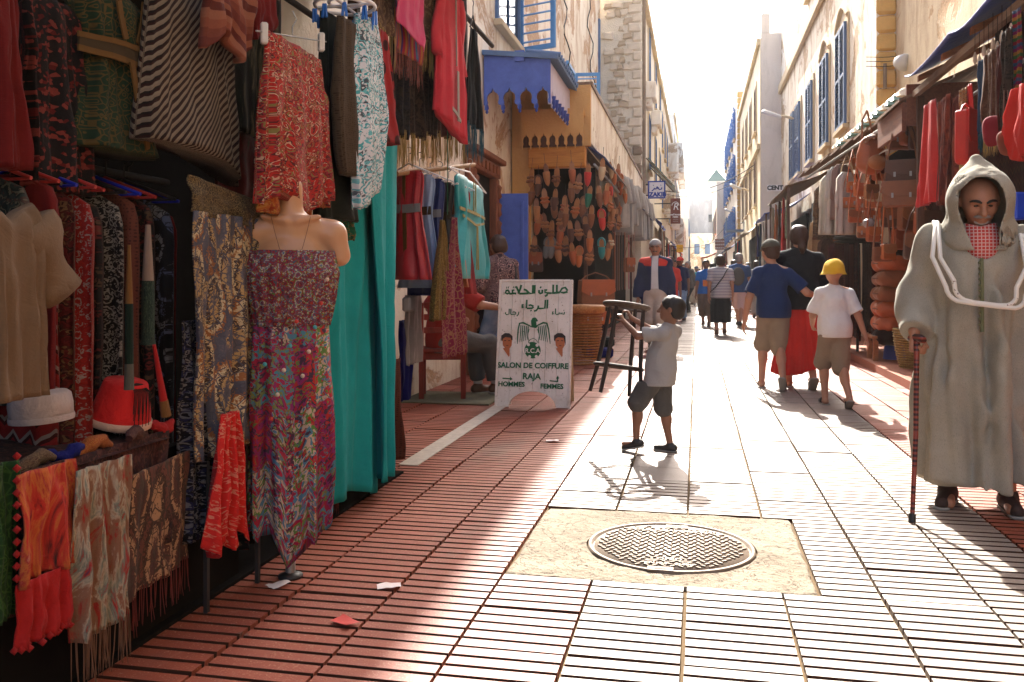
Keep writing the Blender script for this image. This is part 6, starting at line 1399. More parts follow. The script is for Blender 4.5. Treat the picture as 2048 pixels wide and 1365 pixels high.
tassel('bronze and green tassel belt hanging before the rack', 258, 490, 608, 728, 780, -1.58, F_GOLDT, fabric('bottle_green', 'plain', [(.012, .035, .022)], 20), fabric('grey_thread', 'plain', [(.16, .15, .12)], 40), .014)
tassel('cream tassel over a dark embroidered band before the rack', 296, 450, 562, 680, 690, -1.60, F_CREAMT, F_BAND, F_BAND, .022)
tassel('red tassel belt with gold end leaning by the fez', 308, 690, 805, 808, 838, -1.56, FB['redred'], F_GOLDT, F_GOLDT, .015, .28)
# paisley skirt, navy floral, red shirred blouse
it_sheet('paisley_skirt', 'grey and gold paisley wrap skirt beside the bare shouldered mannequin', 'skirt', 384, 520, 430, 905, -1.56, 'paisgold', folds=3, amp=.022, seed=90, top=.96, bot=.92, n=(56, 30))
it_sheet('embroidered_waistband', 'gold embroidered waistband cloth above the paisley skirt', 'cloth', 380, 530, 365, 445, -1.57, 'goldlace', folds=1.5, amp=.012, seed=91, hem=lambda s: .25 * s, topz=lambda s: .05 * (s + .5))
it_sheet('navy_floral_skirt', 'navy skirt with grey flowers below the dress rack', 'skirt', 366, 432, 640, 1075, -1.60, 'navyflor', folds=3, amp=.022, seed=92)
it_sheet('low_floral_cloth', 'dark floral cloth hanging low behind the patchwork dress', 'cloth', 470, 545, 800, 1085, -1.66, 'blkflor', folds=3, amp=.022, seed=93)
it_sheet('red_blouse', 'scarlet embroidered blouse hanging low below the paisley skirt', 'blouse', 425, 492, 826, 1085, -1.50, 'redshir', seed=94, folds=3.5, amp=.026, top=.45, bot=1.0, mid=(.6, .85), hem=lambda s: .07 * math.sin(s * 14), side=-.02)
# mannequin and patchwork dress
q = pX(581, 505, -1.47); mn = empty('mannequin', (q.x, q.y, 0), hd2(.45, -.89)); tag(mn, 'bare shouldered skin coloured mannequin torso wearing the patchwork dress', 'mannequin')
M_MANN = NT('mannequin_skin_lacquer'); k_ = M_MANN.coord('Object'); M_MANN = M_MANN.fin(M_MANN.mix(M_MANN.noise(k_, 8, 4), (.40, .20, .10), (.50, .27, .15)), .34, .45)
zt = q.z; sd = SDF((-.30, -.22, .75), (.30, .22, 1.62), .008)
sd.ell((0, .0, zt - .09), (.150, .095, .17), .03); sd.ell((-.07, .065, zt - .075), (.060, .05, .062), .03); sd.ell((.07, .065, zt - .075), (.060, .05, .062), .03); sd.ell((0, -.01, zt - .32), (.125, .085, .12), .04)
sd.cone((-.15, -.01, zt + .075), (0, 0, zt + .10), .048, .050, .03); sd.cone((.15, -.01, zt + .075), (0, 0, zt + .10), .048, .050, .03); sd.cone((-.155, -.01, zt + .06), (-.178, -.01, zt - .01), .050, .042, .03); sd.cone((.155, -.01, zt + .06), (.178, -.01, zt - .01), .050, .042, .03)
sd.cone((0, -.01, zt + .08), (0, .005, zt + .24), .047, .043, .03); sd.cone((-.02, .055, zt + .115), (-.10, .045, zt + .13), .014, .010, .02); sd.cone((.02, .055, zt + .115), (.10, .045, zt + .13), .014, .010, .02)
sd.mesh('torso', M_MANN, mn); m = MB(); m.tube([(0, 0, .02), (0, 0, .8)], .018, 8); m.build('pole', M_STEEL, mn); m = MB(); m.lathe([(0, .0), (.045, .0), (.045, .010), (.02, .02), (0, .02)], n=24); m.build('base', M_SHOE_B, mn)
ct, st_ = math.cos(mn.rotation_euler.z), math.sin(mn.rotation_euler.z); wd = lambda x: (q.x + ct * x, q.y + st_ * x)
dr = empty('patchwork_dress', (q.x, q.y, 0)); tag(dr, 'strapless patchwork floral maxi dress on the bare shouldered mannequin', 'dress')
garment('bodice', wd(-.165), wd(.165), zt + .005, zt - .27, [(0, .98, .235), (.3, 1.08, .315), (.65, .98, .25), (1, .86, .21)], FB['smock'], dr, 26, .0045, seed=95, n=(110, 26))
garment('skirt', wd(-.165), wd(.165), zt - .265, .19, [(0, .84, .20), (.4, .94, .21), (.8, .92, .19), (1, .90, .17)], FB['dress'], dr, 9, .016, seed=96, n=(70, 34), hem=lambda x: .17 * max(0, 1 - abs(x + .05) * 1.7) + .035 * math.sin(9 * x + 1) + .02 * math.sin(21 * x))
for k in range(9):
    a = (k - 4) / 4; b_ = wd(.12 * a + .02); m = MB(); 
nk = empty('bead_necklace', (q.x, q.y, zt)); tag(nk, 'dark bead necklace hanging on the mannequin\'s chest', 'necklace'); nk.rotation_euler.z = mn.rotation_euler.z
M_BEAD = simple('dark_bead', (.05, .015, .012), .4, .4); M_BEADW = simple('pale_bead', (.55, .42, .32), .4, .4); M_BEADR = simple('red_bead', (.5, .04, .03), .4, .4); M_BEADT = simple('turquoise_bead', (.05, .30, .32), .4, .4)
def bead(c, r, mt): m = MB(); m.lathe([(.0005, -r), (r * .7, -r * .7), (r, 0), (r * .7, r * .7), (.0005, r)], c, 8); m.build('bead', mt, nk)
cp = []
for i in range(21):
    t = i / 20 - .5; cp.append(Vector((t * .14, .062 + .055 * (1 - abs(t) * 2), .13 - .20 * (1 - (abs(t) * 2) ** 1.6))))
m = MB(); m.tube(cp, .0008, 4); m.build('cord', M_BEAD, nk)
for i in (5, 8, 10, 12, 15): bead(cp[i] + Vector((0, .004, 0)), .011, M_BEAD)
for i in range(11):
    x = -.14 + .03 * i * .8; z = -.10 - .28 * (i % 5) / 5 - .03 * i; bead(Vector((x * .9, .122 + .015 * (1 - (x / .15) ** 2), z)), .008, (M_BEADW, M_BEADR, M_BEADT, M_BEADW)[i % 4])

# --- counter with hats and scarves
ct_ = empty('counter', (-1.9, 1.6, 0)); tag(ct_, 'low counter covered in dark red printed cloth carrying the hats', 'counter')
m = MB(); m.box2((-2.35, .4, .58), (-1.60, 2.42, .615)); part(m, 'top', M_WOOD_D, ct_)
for (x, y) in ((-1.80, 2.20), (-2.28, 2.20), (-1.80, .5), (-2.28, .5)): m = MB(); m.box((x, y, .289), (.05, .05, .578)); part(m, 'leg', M_WOOD_D, ct_)
def heap(name, x0, x1, y0, y1, z0, h, mat, parent, seed, ny=26, nx=16):
    m = MB(); vs, uv = [], []
    for i in range(nx + 1):
        for j in range(ny + 1):
            u, v = i / nx, j / ny; e_ = min(1, min(u, 1 - u, v, 1 - v) * 6); z = z0 + (h * (.65 + .5 * wn2(u * 4 + seed, v * 6, seed))) * (e_ ** .5)
            vs.append((x0 + (x1 - x0) * u, y0 + (y1 - y0) * v, z)); uv.append((u * (x1 - x0), v * (y1 - y0)))
    m.add(vs, [(i * (ny + 1) + j, (i + 1) * (ny + 1) + j, (i + 1) * (ny + 1) + j + 1, i * (ny + 1) + j + 1) for i in range(nx) for j in range(ny)], uv, True)
    return part(m, name, mat, parent)
heap('cloth_cover', -2.34, -1.575, .4, 2.44, .617, .045, FB['counter'], ct_, 2.2, 40, 18)
A, B = (-1.585, .5), (-1.585, 2.43); qq, _ = sheet('cloth_front', A, B, .64, .30, FB['counter'], ct_, 9, .014, seed=99, n=(60, 8))
FELT_W = cloth_mat('white_felt', (.36, .30, .30), 7, .12, 150); FELT_R = cloth_mat('red_felt', (.50, .018, .018), 7, .15, 300); BANDC = cloth_mat('cream_band', (.52, .34, .27), 7, .1)
c = pX(84, 846, -1.70); kf = empty('pillbox_hat', (c.x, c.y, c.z + .004)); tag(kf, 'white felt pillbox cap on the dark counter', 'cap')
m = MB(); m.lathe([(.068, 0), (.076, .004), (.078, .045), (.075, .070), (.066, .078), (.0005, .080)], n=32, sx=1.05, sy=.95); m.build('crown', FELT_W, kf); m = MB(); m.lathe([(.0785, .002), (.080, .010), (.0785, .018)], n=32, sx=1.05, sy=.95); m.build('band', FELT_W, kf); kf.rotation_euler = (.05, -.06, 0)
c = pX(238, 860, -1.68); fz = empty('red_fez', (c.x, c.y, max(.675, c.z))); tag(fz, 'red felt fez with black tassel and cream band on the counter', 'fez'); fz.rotation_euler = (.10, .20, .3)
m = MB(); m.lathe([(.088, .012), (.085, .03), (.062, .125), (.059, .129), (.0005, .130)], n=36); m.build('crown', FELT_R, fz); m = MB(); m.lathe([(.086, -.004), (.0915, .0), (.091, .018), (.088, .020)], n=36); m.build('band', BANDC, fz); m = MB()
for k in range(16): a = -.9 + .05 * k; m.tube([(0, 0, .126), (.05 * math.cos(a), .05 * math.sin(a), .130), (.078 * math.cos(a), .078 * math.sin(a), .112), (.092 * math.cos(a), .092 * math.sin(a), .055 - .02 * (k % 3))], .0012, 4)
tag(m.build('tassel', FR_BLK, fz), kind='stuff')
# scarves draped over the counter's front
it_sheet('green_scarf', 'green crochet scarf at the lower left edge over the counter', 'scarf', -60, 36, 932, 1250, -1.545, 'green', folds=1.5, amp=.014, seed=100)
o = it_sheet('pompom_scarf', 'red and orange felted scarf with small pompoms over the counter', 'scarf', 34, 152, 934, 1150, -1.525, 'redknit', folds=1.6, amp=.016, seed=101)
A = LX(36, -1.520); B = LX(142, -1.520); q1, ed1 = sheet('end_panel', A, B, ZX(90, 1148, -1.52), ZX(90, 1275, -1.52), FB['redred'], o, 4, .010, seed=102, n=(30, 10)); m = MB()
for t_ in range(13):
    for ed_, dz in ((ed1, 0),): pnt = ed_[min(len(ed_) - 1, int(t_ / 12 * (len(ed_) - 1)))] - o.location; r = .010; m.lathe([(.0005, -r), (r, 0), (.0005, r)], pnt, 7)
for t_ in range(11): z = .02 + t_ * .028; px_ = Vector((0, 0, 0)); M, d, nn, W = frame_of(A, B); pnt = Vector((M.x, M.y, 0)) - d * (W * .52) + Vector((0, 0, ZX(90, 1150, -1.52) + z)) - o.location; r = .010; m.lathe([(.0005, -r), (r, 0), (.0005, r)], pnt, 7)
tag(m.build('pompom', FB['redred'], o), kind='stuff')
it_sheet('taupe_scarf', 'taupe scarf with red and green flowers and long fringe over the counter', 'scarf', 152, 262, 926, 1260, -1.515, 'taupe', fr=(.12, FR_TAU, .010), folds=3, amp=.016, seed=103)
it_sheet('paisley_pashmina', 'brown paisley pashmina with red fringe at the counter\'s corner', 'pashmina', 238, 384, 930, 1165, -1.530, 'brpais', X2=-1.60, fr=(.10, FR_RED, .007), folds=1.6, amp=.012, seed=104, bot=.96)
for k, (px, py, ln, rz, mt, lab) in enumerate(((275, 892, .16, 1.9, 'plumshawl', 'rolled plum scarf with red lining on the counter corner'), (325, 918, .11, 1.6, 'redred', 'rolled scarlet cloth at the counter corner'), (130, 890, .10, 1.2, 'blue', 'rolled blue satin scarf on the counter'), (60, 890, .14, 1.4, 'shawlbr', 'twisted brown and gold scarf on the counter under the white cap'), (185, 896, .14, 1.5, 'orange', 'rolled orange print scarf on the counter'))):
    c = pX(px, py, -1.60); m = MB(); pts = [Vector((math.cos(rz) * ln * (i / 8 - .5), math.sin(rz) * ln * (i / 8 - .5), .022 + .012 * math.sin(i * .8 + k))) for i in range(9)]; m.tube(pts, [.010 + .010 * math.sin(math.pi * i / 8) + .004 * math.sin(i * 2.3) for i in range(9)], 12)
    o = m.build('rolled_scarf', FB[mt], loc=(0, 0, 0)); o.location = (c.x, c.y, .628); tag(o, lab, 'scarf', 'rolled scarves on the counter')
it_sheet('rust_cloth', 'rust red patterned cloth beside the foot of the teal cloth', 'cloth', 772, 802, 720, 925, -1.66, 'brdots2', folds=1.5, seed=105)
it_sheet('fringed_rug', 'dark red rug end with long fringe behind the patchwork dress', 'rug', 640, 684, 930, 985, -1.64, 'rugred', fr=(.10, FR_RED, .016), folds=1, seed=106)
it_sheet('emerald_scarf', 'emerald print scarf hanging behind the mannequin shoulder', 'scarf', 672, 706, 420, 480, -1.56, fabric('emerald_print', 'floral', [(.03, .20, .09), (.02, .10, .06), (.40, .20, .06), (.03, .24, .14)], 26), folds=2, seed=107)
# ------------------------------------------------------------------ left side, middle distance: children's dresses, barber sign, shoe shop
# children's kaftans on a bamboo pole
rail = empty('bamboo_pole', pX(870, 340, -1.66)); tag(rail, 'bamboo pole carrying children\'s kaftans below the dark shawls', 'pole')
a, b = pX(792, 348, -1.66), pX(948, 330, -1.66); m = MB(); m.tube([a - rail.location, b - rail.location], .016, 8); m.build('cane', wood('bamboo', (.42, .25, .11), (.28, .14, .06), (3, 3, 3)), rail)
m = MB(); m.tube([Vector((0, 0, 0)) + (b - rail.location) * .8, (b - rail.location) * .8 + Vector((0, 0, 1.05))], .004, 5); m.build('cord', M_CRB, rail)
KID = [(0, .62, .03), (.06, .78, .05), (.30, .66, .06), (.36, .62, .06), (1, 1.1, .09)]
SAT = lambda nm, c: fabric(nm, 'plain', [c], 12, rough=.45, gloss=.25)
kd = [('red and silver', (.42, .03, .03), -.00), ('rust orange', (.42, .12, .04), .0), ('black and silver', (.015, .014, .016), .0), ('royal blue and gold', (.012, .04, .26), 0), ('pale blue satin', (.28, .40, .60), 0), ('red waistcoat', (.45, .02, .03), 0)]
YB = [6.02, 5.86, 5.70, 5.54, 5.38, 5.20]
for k, (nm, c, _) in enumerate(kd[::-1]):
    Y = 4.98 + .215 * k; A, B = (-1.80, Y + .05), (-1.52, Y - .05)
    e = empty('child_kaftan', (-1.66, Y, 1.2)); tag(e, '%s child\'s kaftan on the bamboo pole' % nm, 'kaftan', 'children\'s kaftans on the bamboo pole')
    garment('dress', A, B, 1.74, 1.10 - .05 * (k % 3), KID, SAT('satin_' + nm.replace(' ', '_'), c), e, 7, .014, 110 + k, (44, 20))
    M, d, nn, W = frame_of(A, B); on(e, M, d, nn, [(-W * .34, 1.52), (0, 1.515), (W * .34, 1.52)], .05, 'belt', FB['goldlace'] if k % 2 else SAT('silver_satin', (.42, .40, .42)), .036); on(e, M, d, nn, [(-.012, 1.72), (-.012, 1.55)], .02, 'braid', M_BRAIDG, .030)
    on(e, M, d, nn, [(.0, 1.49), (.012, 1.15)], .025, 'braid', M_BRAIDG, .042)
    hanger('white plastic hanger of the %s child\'s kaftan' % nm, A, B, 1.725, M_PLW, .06, 'white hangers on the bamboo pole')
tq = empty('child_kaftan', (pX(937, 560, -1.60))); tag(tq, 'turquoise child\'s kaftan with gold braid hanging at the end of the bamboo pole', 'kaftan', 'children\'s kaftans on the bamboo pole')
A, B = LX(898, -1.52), LX(972, -1.68); zz = lambda py: ZX(935, py, -1.60)
garment('dress', A, B, zz(362), zz(558), [(0, .62, .04), (.05, .76, .06), (.28, .66, .075), (.36, .62, .075), (.85, 1.0, .11), (1, .84, .10)], SAT('turquoise_satin', (.01, .34, .38)), tq, 7, .016, 120, (56, 24))
M, d, nn, W = frame_of(A, B); M_YEL = fabric('yellow_gold_braid', 'lace', [(.55, .42, .10), (.62, .52, .22)], 80)
on(tq, M, d, nn, [(-.045, zz(364)), (-.045, zz(425))], .020, 'braid', M_YEL, .036); on(tq, M, d, nn, [(.045, zz(364)), (.045, zz(425))], .020, 'braid', M_YEL, .036); on(tq, M, d, nn, [(-W * .35, zz(428)), (W * .35, zz(426))], .022, 'belt', M_YEL, .044); on(tq, M, d, nn, [(-W * .30, zz(440)), (0, zz(450)), (W * .30, zz(438))], .018, 'belt', M_YEL, .044)
on(tq, M, d, nn, [(-.02, zz(452)), (-.03, zz(540))], .018, 'braid', M_YEL, .055); on(tq, M, d, nn, [(.04, zz(452)), (.075, zz(540))], .018, 'braid', M_YEL, .052)
hanger('white hanger of the turquoise child\'s kaftan', A, B, zz(362), M_PLW, .07, 'white hangers on the bamboo pole')
# scarves tied on a string
it_sheet('gold_scarf', 'gold and brown sequinned scarf tied on a string before the seated man', 'scarf', 866, 900, 440, 640, -1.50, fabric('gold_sequin_scarf', 'floral', [(.30, .18, .04), (.16, .07, .03), (.48, .32, .08), (.20, .12, .03)], 40), folds=2.5, amp=.02, seed=121, top=.15, bot=1.15, mid=(.5, .8))
it_sheet('magenta_scarf', 'magenta scarf with gold squiggles tied on a string before the seated man', 'scarf', 884, 934, 435, 712, -1.48, fabric('magenta_gold_scarf', 'lace', [(.30, .02, .07), (.52, .26, .14)], 24), folds=2, amp=.02, seed=122, top=.12, bot=.9, mid=(.5, .75), side=.03)
sg = pX(895, 430, -1.49); m = MB(); m.tube([sg + Vector((0, 0, .0)), sg + Vector((0, 0, .72))], .0025, 5); tag(m.build('green_string', fabric('green_string', 'plain', [(.03, .25, .12)], 30), loc=sg), 'thin green string holding the gold and magenta scarves', 'string')
# white satin trousers and a striped bag by the teal cloth
it_sheet('white_satin_trousers', 'white satin trousers hanging by the edge of the teal cloth', 'trousers', 812, 842, 590, 728, -1.80, SAT('white_satin', (.50, .47, .47)), folds=2, amp=.012, seed=123)
c = pX(818, 615, -1.72); m = MB(); m.box((0, 0, .05), (.05, .17, .09), .1); o = m.build('cloth_pouch', fabric('white_blue_border', 'vstripe', [(.60, .58, .58), (.62, .60, .58), (.58, .56, .58), (.10, .22, .34)], 9), loc=None, bevel=.012); o.location = (c.x, c.y, c.z - .03); tag(o, 'white pouch with blue border beside the teal cloth', 'pouch')
it_sheet('blue_backcloth', 'dark blue cloth standing behind the teal cloth by the chair', 'cloth', 800, 822, 640, 800, -1.95, 'blue', folds=1.5, seed=124)

# carved door frame, blue door, shop wall
cd = empty('carved_door_frame', (-2.45, 9.0, 0)); tag(cd, 'carved red wooden door frame behind the hanging kaftans', 'door frame'); cd.location = (-2.56, 10.5, 0)
XD = -2.56
for y in (9.95, 11.15):
    m = MB(); m.box((XD, y, 1.20), (.11, .17, 2.40)); part(m, 'jamb', M_WOOD_R, cd, .012)
    for i in range(9): m = MB(); m.lathe([(.02, 0), (.045, .03), (.03, .09), (.045, .15), (.02, .18)], (XD + .06, y, .30 + .23 * i), 10); part(m, 'turned_knob', M_WOOD_R, cd)
m = MB(); m.box((XD, 10.55, 2.49), (.13, 1.40, .17)); m.box((XD + .03, 10.55, 2.615), (.20, 1.52, .07)); part(m, 'lintel', M_WOOD_R, cd, .012)
for i in range(6): m = MB(); m.box((XD + .075, 10.05 + .20 * i, 2.49), (.02, .13, .11)); part(m, 'carved_panel', M_WOOD_R, cd, .01)
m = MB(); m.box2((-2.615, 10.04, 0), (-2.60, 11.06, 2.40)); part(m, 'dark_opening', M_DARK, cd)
bd = empty('blue_door', pY(1016, 590, 11.3)); tag(bd, 'plain blue painted door standing open beside the shoe shop', 'door')
a, b = pY(978, 500, 11.3), pY(1056, 500, 11.3); z1 = pY(1016, 388, 11.3).z; bl = Vector(bd.location)
m = MB(); m.box2((a.x, 11.28, .02), (b.x, 11.33, z1)); o = m.build('leaf', M_BLUE_F, None, .006); o.parent = bd; o.location = -bl
m = MB(); m.box2((a.x + .05, 11.262, .2), (a.x + .09, 11.278, z1 - .1)); m.box2((b.x - .09, 11.262, .2), (b.x - .05, 11.278, z1 - .1)); o = m.build('stile', M_BLUE_F, None, .003); o.parent = bd; o.location = -bl
m = MB(); m.lathe([(.001, -.03), (.022, -.02), (.022, .02), (.001, .03)], (b.x - .07, 11.24, 1.0), 10); o = m.build('handle', M_STEEL, None); o.parent = bd; o.location = -bl

YS = 12.45
sh = empty('shoe_shop', (-2.0, YS, 0)); tag(sh, 'tan walled leather slipper shop under a scalloped blue canopy', 'shop')
m = MB(); m.box2((-2.60, YS + .02, 3.0), (-1.47, YS + .14, 3.86)); part(m, 'front_wall', M_PLT, sh)
m = MB(); m.box2((-2.60, YS + .02, 0), (-2.34, YS + .14, 2.995)); part(m, 'front_wall', M_PLT, sh)
m = MB(); m.box2((-1.59, YS + .145, 3.05), (-1.47, 24.9, 3.86)); part(m, 'side_wall', M_PL2, sh)
m = MB(); m.box2((-2.60, YS + .145, 3.865), (-1.45, 24.95, 3.93)); part(m, 'roof', M_WOOD_W, sh)
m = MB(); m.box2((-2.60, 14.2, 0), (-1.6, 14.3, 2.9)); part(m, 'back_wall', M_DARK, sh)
m = MB(); m.box2((-2.33, YS - .16, 2.68), (-1.52, YS + .015, 2.965)); part(m, 'beam', M_WOOD_O, sh, .012)
def scallop(n, W, h, drop, pend=True):
    """outline of a board, n ogee arches cut into its lower edge with little pendants between"""
    pts = [(0, h), (0, 0)]; w = W / n
    for i in range(n):
        x0 = i * w
        for u, v in ((.04, 0), (.04, -drop * .35), (.12, -drop * .35), (.12, 0), (.20, drop * .04), (.22, drop * .22), (.17, drop * .40), (.19, drop * .66), (.30, drop * .86), (.46, drop * .96), (.54, drop * 1.25), (.62, drop * .96), (.78, drop * .86), (.89, drop * .66), (.91, drop * .40), (.86, drop * .22), (.88, drop * .04), (.96, 0)): pts.append((x0 + u * w, v))
    pts += [(W, 0), (W, h)]
    out = []
    for q in pts:
        if not out or (abs(out[-1][0] - q[0]) + abs(out[-1][1] - q[1])) > 1e-6: out.append(q)
    return out
m = MB(); m.prism([(x, y) for x, y in scallop(7, .88, .50, .14)], 0, .05, lambda u, v, d_: Vector((-2.42 + u, YS - .22 + d_, 2.99 + v))); part(m, 'scalloped_fascia', M_PLT, sh); m = MB(); m.box2((-2.40, YS - .168, 2.968), (-1.56, YS - .15, 3.22)); part(m, 'shadow_board', M_WOOD_D, sh)
m = MB(); m.box2((-2.42, YS - .168, 3.40), (-1.54, YS + .018, 3.48)); part(m, 'fascia_ledge', M_PLT, sh)
cn_ = empty('scalloped_canopy', (-2.2, 10.75, 3.3)); tag(cn_, 'blue wooden canopy with scalloped fascia on the corner of the flaking house', 'canopy'); YF, XF, YE = 10.75, -1.76, 14.6
m = MB(); m.prism(scallop(4, .84, .62, .17), 0, .04, lambda u, v, d_: Vector((-2.60 + u, YF + d_, 3.28 + v))); part(m, 'front_fascia', M_BLUE_F, cn_)
m = MB(); m.prism(scallop(16, YE - YF - .05, .46, .13), 0, .04, lambda u, v, d_: Vector((XF + .0 - d_, YF + .045 + u, 3.32 + v))); part(m, 'side_fascia', M_LILAC, cn_)
for i in range(17):
    m = MB(); m.lathe([(.004, -.10), (.022, -.075), (.012, -.05), (.026, -.02), (.020, .02), (.028, .06)], (XF + .03, YF + .09 + i * .236, 3.31), 8); part(m, 'pendant', M_BLUE_D, cn_)
for i in range(4): m = MB(); m.lathe([(.004, -.09), (.022, -.065), (.014, -.045), (.026, -.02), (.018, .02)], (-2.60 + .035 + .21 * i, YF + .02, 3.26), 8); part(m, 'pendant', M_BLUE_D, cn_)
m = MB(); m.add([(-2.61, YF - .06, 3.96), (XF + .10, YF - .06, 3.86), (XF + .10, YE + .05, 3.80), (-2.61, YE + .05, 4.15), (-2.61, YF - .06, 3.90), (XF + .10, YF - .06, 3.80), (XF + .10, YE + .05, 3.74), (-2.61, YE + .05, 4.09)], [(0, 1, 2, 3), (7, 6, 5, 4), (0, 4, 5, 1), (1, 5, 6, 2), (2, 6, 7, 3), (3, 7, 4, 0)]); part(m, 'roof', M_BLUE_S, cn_)
for i in range(26): m = MB(); m.tube([(XF - .3, YF + .02 + i * .148, 3.93 - .004 * i * .4), (XF + .125, YF + .02 + i * .148, 3.865 - .0026 * i)], .035, 6); part(m, 'roof_tile', M_BLUE_S, cn_)
m = MB(); m.box2((-2.2, YF - .05, 3.80), (-2.08, YF - .002, 3.93)); part(m, 'bracket', M_BLUE_F, cn_)
m = MB(); m.add([(XF - .10, YF + .3, 3.26), (XF - .02, YF + .3, 3.26), (XF - .02, YF + .34, 2.85), (XF - .10, YF + .34, 3.0), (XF - .42, YF + .3, 3.27)], [(0, 1, 2, 3), (0, 3, 4)]); 
# old bracket with hanging cables on the tan wall
m = MB(); m.tube([pY(965, 205, 12.40), pY(985, 232, 12.38), pY(1000, 222, 12.38), pY(1008, 212, 12.38)], .012, 6); tag(m.build('loop_cable', M_CABLE), 'drooping black cable on the tan wall under the blue canopy', 'cable')
# roof edge of the shoe row running down the street
sr = empty('shop_awning', (-1.5, 18, 2.9)); tag(sr, 'weathered timber awning edge running over the slippers and white shirts', 'awning')
for i in range(10):
    y0 = 12.7 + i * 1.42; m = MB(); a0 = .16 + .05 * wn2(i, 2.2); m.add([(-1.60, y0, 3.10), (-1.60, y0 + 1.38, 3.10 + .03 * wn2(i, 5)), (-1.28 + .06 * wn2(i, 9), y0 + 1.38, 2.86 + .05 * wn2(i, 1)), (-1.28 + .06 * wn2(i, 7), y0, 2.86 + .05 * wn2(i, 4))] , [(0, 1, 2, 3)])
    q = MB(); v = [Vector(x) for x in m.v]; q.add(v + [x - Vector((0, 0, .025)) for x in v], [(0, 1, 2, 3), (7, 6, 5, 4), (0, 4, 5, 1), (1, 5, 6, 2), (2, 6, 7, 3), (3, 7, 4, 0)]); part(q, 'plank', M_WOOD_W if i % 3 else M_TARP_B, sr)
m = MB(); m.tube([(-1.42, 12.55, 2.74), (-1.42, 26.5, 2.74)], .018, 6); part(m, 'rail', M_STEEL, sr)
for y in (12.6, 17.0, 21.5, 26.3): m = MB(); m.box((-1.55, y, 1.40), (.05, .05, 2.8)); part(m, 'post', M_WOOD_D, sr)
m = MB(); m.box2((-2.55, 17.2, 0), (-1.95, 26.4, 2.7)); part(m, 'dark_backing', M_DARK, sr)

# slippers: sole and upper
def shoe_parts(kind):
    n = 18; sole = []
    for i in range(n):
        a = 2 * math.pi * i / n; y = math.sin(a); x = math.cos(a)
        w = .040 + .008 * (1 - y) * .5 if kind != 'pointed' else .038 * (1 - .35 * max(0, -y) ** 3)
        sole.append((x * w * (1 - .22 * math.exp(-((y - .15) * 3) ** 2)), y * .13))
    if kind == 'pointed': sole = [(x, y - (.03 if y < -.11 else 0)) for x, y in sole]
    return sole
def make_shoe(kind, cs, cu):
    so = shoe_parts(kind); m = MB(); m.prism(so, 0, -.014, lambda u, v, d_: Vector((u, d_, v))); s_ = m.build('sole', cs); ms = s_.data; bpy.data.objects.remove(s_)
    m = MB()
    if kind == 'sandal':
        for zc_, w in ((-.055, .042), (-.005, .030)): m.tube([(x, -.018 - .030 * math.sin(math.pi * (i / 10)), zc_ + .008 * math.sin(i)) for i, x in enumerate(np.linspace(-.047, .047, 11))], w * .45, 6)
    else:
        vs = []; nz = 12; na = 11; zl = (-.155 if kind == 'pointed' else -.128); zh = (.015 if kind != 'ballet' else .02)
        for j in range(nz + 1):
            t = j / nz; z = zl + (zh - zl) * t; ww = .044 * math.sqrt(max(0.0, 1 - (1 - t) ** 2.2)) + .001; hh = .052 * math.sin(min(1, t * 1.1) * math.pi / 2) ** .8
            if kind == 'ballet': hh *= .65
            for i in range(na):
                a = math.pi * i / (na - 1); vs.append((ww * math.cos(a), -.014 - hh * math.sin(a), z))
        m.add(vs, [(j * na + i, j * na + i + 1, (j + 1) * na + i + 1, (j + 1) * na + i) for j in range(nz) for i in range(na - 1)], None, True)
        if kind in ('ballet', 'closed'):
            vs = []
            for j in range(7):
                t = j / 6; a = -math.pi / 2 + math.pi * (t - .5) * 0; 
            m.tube([(.044 * math.cos(q), -.018, .07 + .062 * math.sin(q)) for q in np.linspace(-.6, math.pi + .6, 15)], .012, 6)
        m.tube([(.040 * math.cos(q), -.014 - .046 * math.sin(q), zh) for q in np.linspace(0, math.pi, 9)], .004, 5)
    u_ = m.build('upper', cu); mu = u_.data; bpy.data.objects.remove(u_); return ms, mu
LEA = {'tan': simple('tan_leather', (.36, .145, .05), .5, .4, 12, .3), 'brown': simple('brown_leather', (.20, .075, .03), .5, .4, 12, .3), 'dark brown': simple('dark_brown_leather', (.085, .035, .02), .5, .4, 12, .3), 'orange': simple('orange_leather', (.42, .12, .03), .5, .4, 12, .25), 'red': simple('red_leather', (.50, .03, .022), .45, .4, 12, .25), 'teal': simple('teal_leather', (.02, .20, .20), .45, .4, 12, .25), 'green': simple('green_leather', (.02, .13, .07), .45, .4, 12, .25), 'cream': simple('cream_leather', (.55, .42, .26), .5, .4, 12, .2), 'grey': simple('grey_suede', (.18, .17, .16), .8, .2, 12, .3), 'rust': simple('rust_leather', (.34, .09, .03), .5, .4, 12, .3)}
